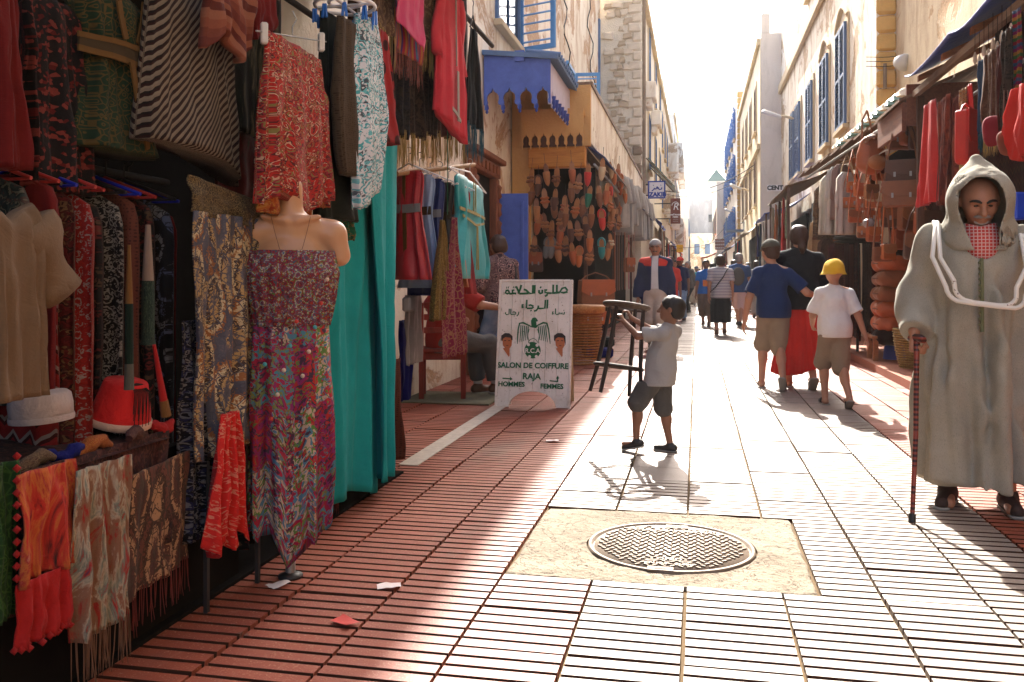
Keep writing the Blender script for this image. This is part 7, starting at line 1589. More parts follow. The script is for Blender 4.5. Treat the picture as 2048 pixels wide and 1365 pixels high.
shoe_list = [(228, 205, 'tan', 'pointed'), (315, 230, 'brown', 'sandal'), (445, 185, 'rust', 'pointed'), (497, 290, 'tan', 'sandal'), (582, 205, 'red', 'pointed'), (700, 160, 'cream', 'pointed'), (212, 415, 'orange', 'sandal'), (300, 420, 'dark brown', 'pointed'), (435, 350, 'brown', 'pointed'), (592, 395, 'green', 'pointed'), (680, 390, 'brown', 'pointed'), (735, 370, 'rust', 'pointed'), (208, 625, 'tan', 'sandal'), (295, 500, 'brown', 'closed'), (350, 600, 'tan', 'sandal'), (480, 500, 'orange', 'sandal'), (540, 490, 'brown', 'closed'), (380, 475, 'rust', 'sandal'), (495, 690, 'tan', 'sandal'), (595, 770, 'orange', 'pointed'), (702, 600, 'red', 'ballet'), (700, 845, 'teal', 'ballet'), (430, 690, 'dark brown', 'pointed'), (345, 720, 'rust', 'closed'), (335, 800, 'orange', 'sandal'), (325, 880, 'tan', 'closed'), (505, 915, 'orange', 'closed'), (450, 880, 'rust', 'pointed'), (230, 840, 'grey', 'closed'), (270, 840, 'grey', 'closed'), (610, 560, 'brown', 'pointed'), (600, 900, 'tan', 'sandal'), (100, 380, 'brown', 'pointed'), (150, 310, 'dark brown', 'closed'), (100, 240, 'brown', 'sandal'), (140, 500, 'tan', 'pointed'), (390, 820, 'dark brown', 'sandal'), (560, 650, 'dark brown', 'closed'), (270, 690, 'brown', 'sandal'), (390, 560, 'brown', 'pointed'), (150, 640, 'rust', 'closed'), (120, 820, 'dark brown', 'sandal')]
side_list = [(770, 170, 'cream', 'pointed'), (800, 220, 'orange', 'pointed'), (835, 180, 'rust', 'pointed'), (770, 330, 'red', 'pointed'), (765, 460, 'orange', 'sandal'), (790, 520, 'tan', 'pointed'), (770, 620, 'orange', 'sandal'), (850, 330, 'rust', 'closed'), (890, 390, 'orange', 'pointed'), (860, 270, 'orange', 'closed'), (815, 420, 'dark brown', 'pointed'), (770, 780, 'cream', 'sandal'), (750, 860, 'tan', 'pointed'), (820, 560, 'brown', 'closed'), (850, 500, 'rust', 'pointed'), (800, 640, 'dark brown', 'closed'), (840, 620, 'brown', 'sandal')]
cache = {}
def ordl(i): return pos[i] if i < 12 else '%dth' % (i + 1)
cols_seen = {}
def put_shoe(k, x, y, c, kind, side):
    px, py = 1040 + x * .2345, 300 + y * .2345; X_ = -1.38 + .05 * math.sin(k * 1.7)
    p = pX(px, py, X_) if side else pY(px, py, YS - .33 - .09 * (k % 4) / 3 * 1.0)
    if (kind, c) not in cache: cache[(kind, c)] = make_shoe(kind, LEA['tan'] if c != 'tan' else LEA['brown'], LEA[c])
    ms, mu = cache[(kind, c)]; e = empty('slipper', p); e.rotation_euler = (rnd.uniform(-.25, .1), rnd.uniform(-.16, .16), (rnd.uniform(-.5, .5) if not side else rnd.uniform(.1, 1.0)))
    sc_ = 1.12 if not side else 1.05; e.scale = (sc_, sc_, sc_)
    for nm, me in (('sole', ms), ('upper', mu)): o = bpy.data.objects.new(nm, me); COL.objects.link(o); o.parent = e
    m = MB(); m.tube([(0, -.02, .10), (0, -.01, .26)], .0025, 4); m.build('string', M_CABLE, e)
    desc = {'pointed': 'pointed slipper', 'sandal': 'strap sandal', 'closed': 'closed slipper', 'ballet': 'ballet flat'}[kind]
    return e, c, desc, px, py
allsh = []
for k, (x, y, c, kind) in enumerate(shoe_list): allsh.append(put_shoe(k, x, y, c, kind, False) + ('facing front of the shoe shop',))
for k, (x, y, c, kind) in enumerate(side_list): allsh.append(put_shoe(k, x, y, c, kind, True) + ('street side of the shoe shop',))
from collections import defaultdict
grp = defaultdict(list)
for a_ in allsh: grp[(a_[1], a_[2], a_[5])].append(a_)
for (c, d_, w_), L_ in grp.items():
    L_.sort(key=lambda q: q[4])
    for i, q in enumerate(L_):
        tag(q[0], ('%s leather %s on the %s' % (c, d_, w_)) if len(L_) == 1 else ('%s %s, %s from top, %s' % (c, d_, ordl(i), w_)), 'slipper', 'slippers hung at the shoe shop')
# bags, belts, wicker basket
def bag(name, label, p, w, h, t, mat, flap=None, strap=0.0, rz=0.0, buckle=True, group=None, strapmat=None, kind='satchel'):
    e = empty(name, p, rz); tag(e, label, 'bag', group)
    m = MB(); out = []; n = 8
    for i in range(n + 1): a = math.pi * i / n; out.append((-w / 2 * math.cos(a) * (1 if True else 1), -h * .12 * math.sin(a)))
    poly = [(-w / 2 * .92, h)] + [(u * (1.0), v) for u, v in [(-w / 2, h * .1)]] + [(-w / 2 * .85, 0), (w / 2 * .85, 0), (w / 2, h * .1), (w / 2 * .92, h)]
    m.prism(poly, -t / 2, t / 2, lambda u, v, d_: Vector((u, d_, v))); m.build('body', mat, e, .015)
    m = MB(); fp = [(-w / 2 * .95, h * 1.01), (-w / 2, h * .55), (-w / 2 * .6, h * .40), (w / 2 * .6, h * .40), (w / 2, h * .55), (w / 2 * .95, h * 1.01)]; m.prism(fp, -t / 2 - .012, -t / 2 - .002, lambda u, v, d_: Vector((u, d_, v))); m.build('flap', flap or mat, e, .004)
    if buckle:
        for sx in (-.22, .22): m = MB(); m.box((sx * w, -t / 2 - .016, h * .44), (.022, .008, .05)); m.build('buckle', M_STEEL, e, .002)
    if strap:
        m = MB(); m.tube([(-w / 2 * .9, 0, h * .95), (-w * .30, 0, h + strap * .5), (0, .01, h + strap), (w * .30, 0, h + strap * .5), (w / 2 * .9, 0, h * .95)], .009, 6); m.build('strap', strapmat or mat, e)
    return e
p = pX(1192, 612, -1.36); bag('leather_tote', 'big brown leather tote with curled handles under the hanging slippers', p, .52, .36, .16, LEA['brown'], LEA['rust'], .10, .55)
p = pX(1186, 634, -1.34); bag('leather_bag', 'flat orange leather bag below the big brown tote', (p.x, p.y - .02, p.z - .1), .46, .17, .14, LEA['orange'], LEA['rust'], 0, .5)
p = pY(1072, 545, YS - .2); bag('embroidered_bag', 'dark embroidered bag hanging by the blue door', p, .20, .28, .06, LEA['dark brown'], LEA['rust'], .1)
# baskets
def wicker(name, label, p, r0, r1, h, mat, lid=True):
    e = empty(name, p); tag(e, label, 'basket'); m = MB(); rows = 20
    for i in range(rows):
        t = i / (rows - 1); r = r0 + (r1 - r0) * t + .02 * math.sin(t * math.pi); pts = []
        for j in range(28): a = 2 * math.pi * j / 28; pts.append(((r + .006 * (1 if (i + j) % 2 else -1)) * math.cos(a), (r + .006 * (1 if (i + j) % 2 else -1)) * math.sin(a), h * t + .012))
        m.tube(pts, .011, 5, closed=True)
    tag(m.build('weave', mat, e), kind='stuff')
    if lid: m = MB(); m.lathe([(r1 + .02, h), (r1 + .06, h + .02), (r1 + .06, h + .09), (r1 + .03, h + .11), (.001, h + .12)], n=28); m.build('rim', mat, e)
    m = MB(); m.lathe([(.001, .015), (r0 - .01, .015)], n=20); m.build('base', mat, e)
M_WICK = wood('orange_wicker', (.52, .23, .06), (.28, .10, .025), (16, 16, 16)); M_WICKY = wood('yellow_wicker', (.42, .33, .13), (.20, .15, .05), (16, 16, 16))
g = pG(1168, 728); wicker('wicker_basket', 'tall orange wicker basket standing behind the barber sign', (g.x, g.y, 0), .19, .22, .66, M_WICK)
# folded rugs at the foot of the shop
for k, (px, py, w, mt, lab) in enumerate(((1195, 690, .40, 'rugred', 'dark red folded rug at the foot of the shoe shop'), (1196, 672, .38, 'rug', 'black and cream folded rug on the dark red one'), (1200, 700, .34, 'blue', 'folded blue cloth in front of the rugs'))):
    g = pG(1192, 716); m = MB(); m.box((0, 0, .07), (w, w, .13), .3); o = m.build('folded_rug', FB[mt], bevel=.03); o.location = (g.x - .02 + .03 * k, g.y + .35 - .28 * (k == 2), .135 * k if k < 2 else .0); tag(o, lab, 'rug')
# belts and bags hanging farther along
bc = ['pink', 'brown', 'rust', 'dark brown', 'tan', 'red']
LEA['pink'] = simple('pink_leather', (.55, .07, .13), .5, .4, 10, .2)
bpos = [(828, 'dark brown'), (845, 'brown'), (868, 'dark brown'), (895, 'rust'), (928, 'pink'), (955, 'brown'), (972, 'rust'), (810, 'rust')]
for k, (x, c) in enumerate(bpos):
    px = 1040 + x * .2345; q = pX(px, 600, -1.40); zt_ = pX(px, 465 , -1.40).z; m = MB(); w = .035
    m.box((q.x, q.y, (zt_ + .95) / 2), (.012, w * 2.4, zt_ - .95)); m.box((q.x + .004, q.y, .93), (.014, w * 2.6, .05)); o = m.build('leather_belt', LEA[c], loc=(q.x, q.y, .9), bevel=.003); tag(o, '%s leather belt hanging %s in the belt row past the slippers' % (c, ordl(sorted([b_[0] for b_ in bpos]).index(x))), 'belt', 'belts past the slippers')
p = pX(1258, 545, -1.36); bag('round_bag', 'brown leather shoulder bag hanging among the belts', p, .30, .30, .10, LEA['brown'], LEA['rust'], .35, 1.0)
# pale shirts hung along the row
C_LIN = [fabric('pale_linen_%d' % i, 'plain', [c], 8, dim=1.0) for i, c in enumerate(((.55, .49, .40), (.46, .42, .36), (.60, .55, .47), (.40, .34, .27)))]
wl = [('cream', 1247, 350, 455), ('grey', 1256, 355, 470), ('white', 1266, 370, 452), ('cream', 1276, 372, 475), ('white', 1284, 385, 482), ('grey', 1292, 395, 480), ('cream', 1299, 405, 478)]
for k, (c, px, yt, yb) in enumerate(wl):
    q = pX(px, 400, -1.36); zt_, zb_ = pX(px, yt, -1.36).z, pX(px, yb, -1.36).z; A, B = (-1.66, q.y + .10), (-1.24, q.y - .05)
    o = garment('linen_shirt', A, B, zt_, zb_, [(0, .5, .05), (.08, .9, .10), (1, 1.0, .14)], C_LIN[('cream', 'grey', 'white').index(c)], None, 6, .014, 130 + k, (30, 16), sleeves=((-1, .5, 1.4, .07, .06), (1, .5, 1.35, .07, .06))); tag(o, '%s linen shirt, %s in the row hung past the slippers' % (c, pos[k]), 'shirt', 'linen shirts past the slippers')

# --- barber's A-frame sign
def sign_mat():
    t = NT('chalky_sign_paint'); k = t.coord('Object'); a = t.noise(k, 5, 6, .7); b = t.noise(t.coord('Object', (30, 30, 2)), 2, 4); c = t.noise(k, 60, 3); cc = t.mix(t.step(a, .42, .75), (.70, .64, .59), (.54, .46, .39)); cc = t.mix(t.step(b, .62, .72), cc, (.36, .29, .23)); cc = t.mix(t.step(c, .64, .72), cc, (.22, .16, .11))
    return t.fin(cc, .75, .25, t.bump(b, .35, .004))
M_SIGN = sign_mat(); M_SIGNG = simple('sign_green', (.012, .10, .035), .6, .3, 30, .3); M_SIGNF = simple('sign_face_brown', (.40, .12, .045), .6, .3, 20, .15); M_SIGNH = simple('sign_hair_dark', (.03, .02, .016), .6, .3, 20, .2); M_SIGNE = wood('sign_side_wood', (.50, .38, .22), (.34, .24, .13), (9, 9, 1))
s0 = pG(992, 814); s1 = pG(1137, 818); W = (s1 - s0).length; ax = (s1 - s0).normalized(); rz = math.atan2(ax.y, ax.x); Hs = 1.10
ctr = (s0 + s1) / 2; sg = empty('barber_sign', (ctr.x, ctr.y, 0), rz); tag(sg, 'white wooden A-frame barber sign with green lettering and eagle emblem', 'sign')
TILT = R(11); W = .615
MT = Matrix.Rotation(-TILT, 4, 'X')
def sfr(u, v, d_): return MT @ Vector((u, d_, v))
pl = 6; arch = lambda u: .135 * math.sqrt(max(0, 1 - (u / (.205)) ** 2)) if abs(u) < .205 else 0.0
for i in range(pl):
    u0, u1 = -W / 2 + W * i / pl + .001, -W / 2 + W * (i + 1) / pl - .001; pts = [(u0, Hs)] + [(u0 + (u1 - u0) * q / 8, .005 + arch(u0 + (u1 - u0) * q / 8)) for q in range(9)] + [(u1, Hs)]
    m = MB(); m.prism(pts, 0, .018, sfr); m.build('plank', M_SIGN, sg, .0015)
for (u0, u1, v0, v1) in ((-W / 2 - .022, -W / 2 - .001, .0, Hs + .02), (W / 2 + .001, W / 2 + .022, .0, Hs + .02), (-W / 2, W / 2, Hs + .001, Hs + .022)):
    m = MB(); m.prism([(u0, v0), (u1, v0), (u1, v1), (u0, v1)], -.006, .024, sfr); m.build('frame_board', M_SIGN, sg, .003)
MB_ = Matrix.Translation((0, .46, 0)) @ Matrix.Rotation(R(12), 4, 'X')
m = MB(); 
for u in (-W / 2, W / 2 - .05): m.prism([(u, .0), (u + .05, .0), (u + .05, Hs), (u, Hs)], 0, .02, lambda a_, b_, d_: MB_ @ Vector((a_, d_, b_))); 
m.prism([(-W / 2 + .05, .5), (W / 2 - .05, .5), (W / 2 - .05, Hs), (-W / 2 + .05, Hs)], .003, .017, lambda a_, b_, d_: MB_ @ Vector((a_, d_, b_)))
m.build('back_leaf', M_SIGNE, sg)
def S(px_, py_):   # sign-face coordinates from its own drawing, 0..1011 x 0..1365
    u = (px_ - 470) / 750 * .70; v = (1310 - py_) / 1245 * 1.145
    u2 = u - (v - .55) * .065 * 0
    return (px_ - (465 - (py_ - 690) * .058)) / 745.0 * (W + .05), (1312 - py_ + (px_ - 465) * .012) / 1245.0 * (Hs + .03)
def stext(s, px_, py_, hpx, mat=M_SIGNG, **k):
    u, v = S(px_, py_); sz = hpx / 1245 * (Hs + .03) * 1.38
    return text_obj(s, sz, mat, sg, MT @ Matrix.Translation((u, -.0035, v)) @ Matrix.Rotation(R(90), 4, 'X'), extrude=.0012, **k)
def stroke(pts, w, name, mat, closed=False, d=.004):
    """brush stroke on the sign face through drawing points"""
    m = MB(); q = [S(*p) for p in pts]; n = len(q); L_, R_ = [], []
    ws = w if isinstance(w, (list, tuple)) else [w] * n
    for i in range(n):
        a, b = q[max(i - 1, 0)], q[min(i + 1, n - 1)]; dx, dy = b[0] - a[0], b[1] - a[1]; l = math.hypot(dx, dy) + 1e-9; h = ws[i] / 1245 * 1.13 / 2
        L_.append((q[i][0] - dy / l * h, q[i][1] + dx / l * h)); R_.append((q[i][0] + dy / l * h, q[i][1] - dx / l * h))
    for i in range(n - 1):
        quad = [L_[i], R_[i], R_[i + 1], L_[i + 1]]; vs = [sfr(u, v, -.003) for u, v in quad]; m.add(vs, [(0, 1, 2, 3)])
    return m.build(name, mat, sg)
def blob(pts, name, mat, d=-.003):
    m = MB(); q = [S(*p) for p in pts]; m.prism(q, d, -.0005, sfr); return m.build(name, mat, sg)
stext('SALON DE COIFFURE', 447, 915, 52, offset=.0022); stext('RAJA', 433, 1018, 58, offset=.0022); stext('HOMMES', 232, 1093, 46, offset=.002); stext('FEMMES', 628, 1110, 46, offset=.002)
# Arabic lettering, brushed stroke by stroke:  صالون الحلاقة / الرجاء / رجال / نساء
AR = [
 [(812, 190), (790, 158), (760, 165), (735, 200), (770, 210), (812, 200)], [(735, 205), (690, 210)], [(708, 130), (704, 205)], [(690, 210), (660, 210)], [(672, 128), (668, 208), (640, 212), (610, 210)], [(610, 182), (588, 180), (588, 205), (612, 208), (606, 232), (585, 242)],
 [(562, 178), (560, 208), (540, 215), (528, 205), (530, 180)], [(540, 150), (552, 158)],
 [(488, 130), (482, 215)], [(470, 130), (464, 212), (430, 212)], [(430, 212), (400, 180), (375, 172)], [(425, 212), (360, 214), (330, 214)], [(352, 128), (340, 170), (318, 214)], [(300, 140), (322, 190), (330, 214)],
 [(300, 214), (280, 210)], [(282, 180), (262, 180), (262, 205), (285, 210), (250, 214), (230, 214)], [(268, 150), (276, 152)], [(285, 150), (293, 152)], [(225, 180), (200, 182), (190, 205), (210, 214), (230, 208), (222, 182)], [(200, 152), (208, 154)], [(217, 152), (225, 154)],
 [(612, 275), (604, 362)], [(590, 278), (582, 358), (540, 362), (520, 360)], [(520, 332), (512, 362), (495, 382), (472, 386)], [(500, 300), (500, 300)], [(470, 340), (440, 326), (420, 332)], [(470, 345), (455, 358), (400, 360)], [(440, 378), (447, 386)], [(405, 275), (398, 358)], [(372, 325), (356, 325), (356, 340), (372, 345), (350, 352)],
 [(322, 392), (318, 415), (300, 436)], [(295, 402), (272, 392), (258, 400)], [(295, 408), (285, 416), (240, 418)], [(272, 430), (277, 436)], [(243, 362), (240, 415)], [(226, 362), (222, 415), (196, 420), (186, 408), (190, 396)],
 [(775, 396), (770, 418), (755, 418)], [(766, 378), (772, 382)], [(752, 402), (748, 418), (736, 404), (733, 418), (720, 402), (716, 418), (690, 420)], [(688, 362), (684, 418)], [(668, 396), (655, 396), (655, 408), (668, 412), (650, 418)]]
for i, s_ in enumerate(AR):
    if len(s_) < 2: continue
    if math.hypot(s_[0][0] - s_[-1][0], s_[0][1] - s_[-1][1]) < 1: continue
    big = s_[0][1] < 300 and s_[0][1] > 0
    stroke(s_, 20 if s_[0][1] < 260 else (17 if i < 30 else 11), 'lettering', M_SIGNG)
# arrows
stroke([(145, 1036), (225, 1040)], 12, 'arrow', M_SIGNG); blob([(222, 1022), (246, 1044), (218, 1056)], 'arrow', M_SIGNG); stroke([(608, 1056), (690, 1062)], 11, 'arrow', M_SIGNG); stroke([(686, 1066), (688, 1030)], 11, 'arrow', M_SIGNG); blob([(670, 1036), (690, 1005), (702, 1034)], 'arrow', M_SIGNG)
# eagle
blob([(445, 545), (440, 480), (458, 452), (485, 448), (500, 462), (510, 480), (500, 492), (492, 485), (494, 520), (505, 540), (485, 552), (465, 548)], 'eagle_head', M_SIGNG)
for sx in (-1, 1):
    X_ = lambda x: 462 + sx * x
    stroke([(X_(15), 540), (X_(60), 518), (X_(100), 500), (X_(135), 505), (X_(150), 560), (X_(158), 640), (X_(162), 705)], [10, 14, 18, 16, 14, 12, 6], 'eagle_wing', M_SIGNG)
    for k in range(5): stroke([(X_(50 + 18 * k), 535 - 3 * k), (X_(55 + 18 * k), 600), (X_(62 + 19 * k), 690 - 6 * (4 - k))], [9, 10, 5], 'eagle_feather', M_SIGNG)
    stroke([(X_(40), 560), (X_(58), 620), (X_(48), 670), (X_(50), 700)], 6, 'eagle_body', M_SIGNG)
circ = lambda cx, cy, r, n=28, sy=1.0: [(cx + r * math.cos(2 * math.pi * i / n), cy - r * sy * math.sin(2 * math.pi * i / n)) for i in range(n)]
stroke([(410, 690), (425, 665), (460, 650), (490, 668), (502, 692)], 6, 'eagle_claw', M_SIGNG); blob(circ(449, 765, 80), 'ball', M_SIGNG)
for (cx, cy) in ((410, 712), (495, 718), (418, 828), (485, 826)): blob(circ(cx, cy, 15, 10), 'ball_patch', M_SIGN, -.0045)
stext('R.C.A', 449, 772, 44, M_SIGN, offset=.001).location.y = -.0025
# two painted heads
for (cx, cy, k) in ((197, 660, 0), (720, 660, 1)):
    blob([(cx - 46, cy - 20), (cx - 42, cy + 60), (cx - 10, cy + 95), (cx + 20, cy + 95), (cx + 45, cy + 60), (cx + 52, cy - 20), (cx, cy - 45)], 'painted_face', M_SIGNF); blob([(cx - 42, cy + 90), (cx - 20, cy + 80), (cx + 25, cy + 80), (cx + 22, cy + 160), (cx + 14, cy + 170)], 'painted_neck', M_SIGNF, -.0025)
    blob([(cx - 58, cy + 10), (cx - 56, cy - 35), (cx - 20, cy - 60), (cx + 25, cy - 58), (cx + 56, cy - 30), (cx + 56, cy + (10 if k == 0 else 60)), (cx + 42, cy + 5), (cx + 38, cy - 14), (cx - 15, cy - 20), (cx - 40, cy - 5), (cx - 48, cy + 20)], 'painted_hair', M_SIGNH, -.0042)
    stroke([(cx - 30, cy + 15), (cx - 8, cy + 12)], 7, 'painted_brow', M_SIGNH).location.y = -.0012; stroke([(cx + 12, cy + 12), (cx + 34, cy + 15)], 7, 'painted_brow', M_SIGNH).location.y = -.0012; stroke([(cx - 8, cy + 62), (cx + 14, cy + 62)], 6, 'painted_mouth', M_SIGNH).location.y = -.0012
# ------------------------------------------------------------------ right side: tarpaulin stall, leather bag stall, stalls beyond
rs_ = empty('tarpaulin_stall', (2.6, 7.5, 0)); tag(rs_, 'stall under a sagging blue tarpaulin roof behind the old man', 'stall')
Y0, Y1, XE, XW = 4.6, 9.15, 2.02, 3.17
def tarp(e, name, mat, x0, x1, y0, y1, z0, z1, sag=.07, scal=.06, n=(18, 30), seed=1, wavy=3.0):
    m = MB(); vs, uv = [], []; nx, ny = n
    for lay in (0, .012):
        for i in range(nx + 1):
            for j in range(ny + 1):
                u, v = i / nx, j / ny; z = z0 + (z1 - z0) * u - sag * math.sin(math.pi * u) * (.6 + .4 * math.sin(v * 7 + seed)) + .03 * wn2(u * 4, v * 6, seed) - (scal * abs(math.sin(v * math.pi * wavy)) * (1 - u) ** 2)
                vs.append((x0 + (x1 - x0) * u - .05 * abs(math.sin(v * math.pi * wavy)) * (1 - u), y0 + (y1 - y0) * v, z + lay)); uv.append((u, v))
    N = (nx + 1) * (ny + 1); f = [(i * (ny + 1) + j, (i + 1) * (ny + 1) + j, (i + 1) * (ny + 1) + j + 1, i * (ny + 1) + j + 1) for i in range(nx) for j in range(ny)]
    b_ = [i * (ny + 1) for i in range(nx + 1)]; t_ = [i * (ny + 1) + ny for i in range(nx + 1)]; l_ = list(range(ny + 1)); r_ = [nx * (ny + 1) + j for j in range(ny + 1)]
    for ln in (b_, t_, l_, r_): f += [(ln[q], ln[q + 1], N + ln[q + 1], N + ln[q]) for q in range(len(ln) - 1)]
    m.add(vs, f + [tuple(N + k for k in reversed(q)) for q in f[:nx * ny]], uv + [], True); return part(m, name, mat, e)
tarp(rs_, 'tarpaulin', M_TARP, XE - .05, XW, Y0, Y1, 3.06, 3.62, .05, .10, seed=1)
for y in (5.4, 6.3, 7.15, 7.95, 8.75): m = MB(); m.add([(XE - .02, y - .03, 2.98), (XE - .02, y + .03, 2.98), (XW, y + .03, 3.50), (XW, y - .03, 3.50), (XE - .02, y - .03, 2.925), (XE - .02, y + .03, 2.925), (XW, y + .03, 3.445), (XW, y - .03, 3.445)], [(0, 1, 2, 3), (7, 6, 5, 4), (0, 4, 5, 1), (1, 5, 6, 2), (2, 6, 7, 3), (3, 7, 4, 0)]); part(m, 'rafter', wood('rafter_wood', (.42, .17, .08), (.25, .09, .04), (3, 12, 12)), rs_)
m = MB(); m.box2((XE + .02, Y0, 2.86), (XE + .07, Y1, 2.92)); part(m, 'eave_beam', M_WOOD_W, rs_)
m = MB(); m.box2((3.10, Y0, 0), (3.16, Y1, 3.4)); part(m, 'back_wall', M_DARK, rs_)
for y in (Y1 - .05,): m = MB(); m.box((XE + .08, y, 1.43), (.06, .06, 2.855)); part(m, 'post', M_WOOD_D, rs_)
m = MB(); m.tube([(2.12, 5.2, 2.55), (2.12, 9.0, 2.55)], .014, 6); part(m, 'rail', M_STEEL, rs_); m = MB(); m.tube([(2.5, 5.2, 2.5), (2.5, 9.0, 2.5)], .014, 6); part(m, 'rail', M_STEEL, rs_)
# plank hood between the two stalls
ph_ = empty('plank_hood', (2.3, 9.6, 2.8)); tag(ph_, 'brown plank hood under the tarpaulin edge between the two stalls', 'hood')
for i in range(5): m = MB(); m.add([(1.93 + .25 * i, 9.2, 2.86 + .11 * i), (2.17 + .25 * i, 9.2, 2.965 + .11 * i), (2.17 + .25 * i, 10.5, 2.965 + .11 * i), (1.93 + .25 * i, 10.5 - .15 * (i == 0), 2.86 + .11 * i)] , [(0, 1, 2, 3)]); q = MB(); v = [Vector(x) for x in m.v]; q.add(v + [x - Vector((0, 0, .03)) for x in v], [(0, 1, 2, 3), (7, 6, 5, 4), (0, 4, 5, 1), (1, 5, 6, 2), (2, 6, 7, 3), (3, 7, 4, 0)]); part(q, 'plank', M_WOOD_W, ph_)
m = MB(); m.box2((1.96, 9.22, 2.55), (2.0, 10.4, 2.83)); part(m, 'front_board', wood('red_board', (.26, .10, .055), (.14, .05, .03), (12, 1, 12)), ph_); m = MB(); m.box2((2.0, 9.21, 2.60), (2.9, 9.25, 3.0)); part(m, 'side_board', wood('red_board', (1, 1, 1), (1, 1, 1)), ph_)
fl = empty('floodlight', pX(1802, 125, 3.12)); tag(fl, 'small grey floodlight on the cracked wall above the blue tarpaulin', 'lamp')
m = MB(); m.lathe([(.02, -.10), (.10, -.06), (.14, .06), (.13, .10), (.001, .10)], n=16); o = m.build('housing', M_LAMP, fl); o.rotation_euler = (1.9, .2, .6); m = MB(); m.tube([(0, 0, 0), (.06, 0, .12), (.09, 0, .10)], .02, 6); m.build('bracket', M_STEEL, fl)
an = empty('cable_bracket', pY(1770, 135, 15.36)); tag(an, 'rusty cable bracket with thin wires on the ochre quoins', 'bracket'); m = MB(); m.tube([(0, 0, -.35), (0, 0, .06)], .03, 8); m.build('post', M_STONE_D, an)
for z in (.02, .10, .17): m = MB(); m.tube([(-.30, -.05, z), (-.05, -.06, z - .02), (.05, -.06, z - .02), (.30, -.05, z)], .006, 5); m.build('wire', M_CABLE, an)

def rs_sheet(name, label, cat, pl, pr, yt, yb, X, mat, **k): return it_sheet(name, label, cat, pl, pr, yt, yb, X, mat, **k)
FB.update({'scarlet': fabric('scarlet_silk', 'plain', [(.58, .018, .02)], 8, rough=.5, gloss=.2), 'redbr': fabric('red_brown_patches', 'ikat', [(.40, .05, .035), (.12, .03, .025), (.46, .10, .05), (.08, .025, .02)], 7), 'orbraid': fabric('orange_braided_wool', 'zigzag', [(.48, .16, .04), (.58, .24, .06), (.30, .08, .03), (.42, .26, .10)], 30), 'kilim': fabric('dark_kilim', 'zigzag', [(.05, .012, .012), (.10, .015, .015), (.025, .01, .01), (.14, .05, .02)], 9), 'bluebr': fabric('denim_blue_wool', 'plain', [(.05, .10, .20)], 10), 'tanpais': fabric('tan_brown_shawl', 'paisley', [(.20, .09, .05), (.28, .14, .08), (.14, .06, .035)], 18), 'rainbow': fabric('rainbow_weave', 'vstripe', [(.45, .03, .05), (.05, .20, .05), (.55, .25, .04), (.30, .02, .12), (.03, .12, .25)], 9)})
rs_sheet('scarlet_scarf', 'long scarlet silk scarf beside the brown satchels', 'scarf', 1838, 1880, 205, 408, 2.0, 'scarlet', folds=2, amp=.03, seed=140, top=.55, bot=1.1, side=-.05)
rs_sheet('patched_shawl', 'red and brown patched shawl right of the scarlet scarf', 'shawl', 1876, 1902, 195, 408, 2.0, 'redbr', folds=2, amp=.03, seed=141); rs_sheet('patched_shawl_pair', 'second red and brown patched shawl above the old man\'s hood', 'shawl', 1898, 1920, 196, 412, 2.02, 'redbr', folds=2, amp=.03, seed=142)
rs_sheet('braided_scarf', 'orange braided wool scarf with fringe above the old man', 'scarf', 1918, 1934, 178, 330, 1.98, 'orbraid', folds=1.2, amp=.015, seed=143, fr=(.12, FR_GOLD, .012))
rs_sheet('red_strip_scarf', 'narrow red strap scarf beside the orange braided scarf', 'scarf', 1934, 1942, 170, 300, 2.0, 'scarlet', folds=1, seed=144)
rs_sheet('blue_wool_scarf', 'dusty blue wool scarf with teal fringe under the tarpaulin', 'scarf', 1958, 1968, 120, 270, 1.96, 'bluebr', folds=1, seed=145, fr=(.12, FR_BLU, .008)); rs_sheet('tan_shawl', 'tan patterned shawl with pale fringe under the tarpaulin', 'shawl', 1968, 1992, 105, 270, 1.96, 'tanpais', folds=1.6, amp=.02, seed=146, fr=(.14, FR_GOLD, .010))
rs_sheet('kilim', 'dark red kilim hanging behind the old man', 'rug', 1850, 1960, 330, 640, 2.75, 'kilim', folds=2, amp=.02, seed=147, n=(40, 12)); rs_sheet('kilim_pair', 'dark kilim hanging at the right edge behind the old man\'s shoulder', 'rug', 1955, 2090, 270, 640, 2.72, 'kilim', folds=2, amp=.02, seed=148, n=(40, 12)); rs_sheet('dark_shawl_row', 'dark wool shawl hanging high under the tarpaulin', 'shawl', 1990, 2060, 20, 250, 2.25, 'darkshawl', folds=3, amp=.03, seed=149)
bag('red_cushion_bag', 'square scarlet leather bag hanging above the old man\'s hood', pX(1934, 330, 1.96), .22, .40, .10, LEA['red'], LEA['red'], .05, .9, False)
sdb = lambda nm, lab, p, r, mt: None
def softbag(name, label, p, r, mat, strapL=.3, seed=1):
    e = empty(name, p); tag(e, label, 'bag'); sd = SDF((-r[0] * 1.4, -r[1] * 1.5, -r[2] * 1.4), (r[0] * 1.4, r[1] * 1.5, r[2] * 1.4), .014); sd.ell((0, 0, 0), r, 0); sd.cone((-r[0] * .35, 0, r[2] * .5), (r[0] * .35, 0, r[2] * .55), r[1] * .7, r[1] * .7, .05); sd.wrinkle(.020, 18, seed, .3); sd.wrinkle(.008, 40, seed + 3, .5); sd.mesh('pouch', mat, e)
    for sx in (-1, 1): m = MB(); m.tube([(sx * r[0] * .3, 0, r[2] * .9), (sx * r[0] * .22, 0, r[2] + strapL * .6), (sx * .01, 0, r[2] + strapL)], .004, 5); m.build('strap', LEA['dark brown'], e)
    return e
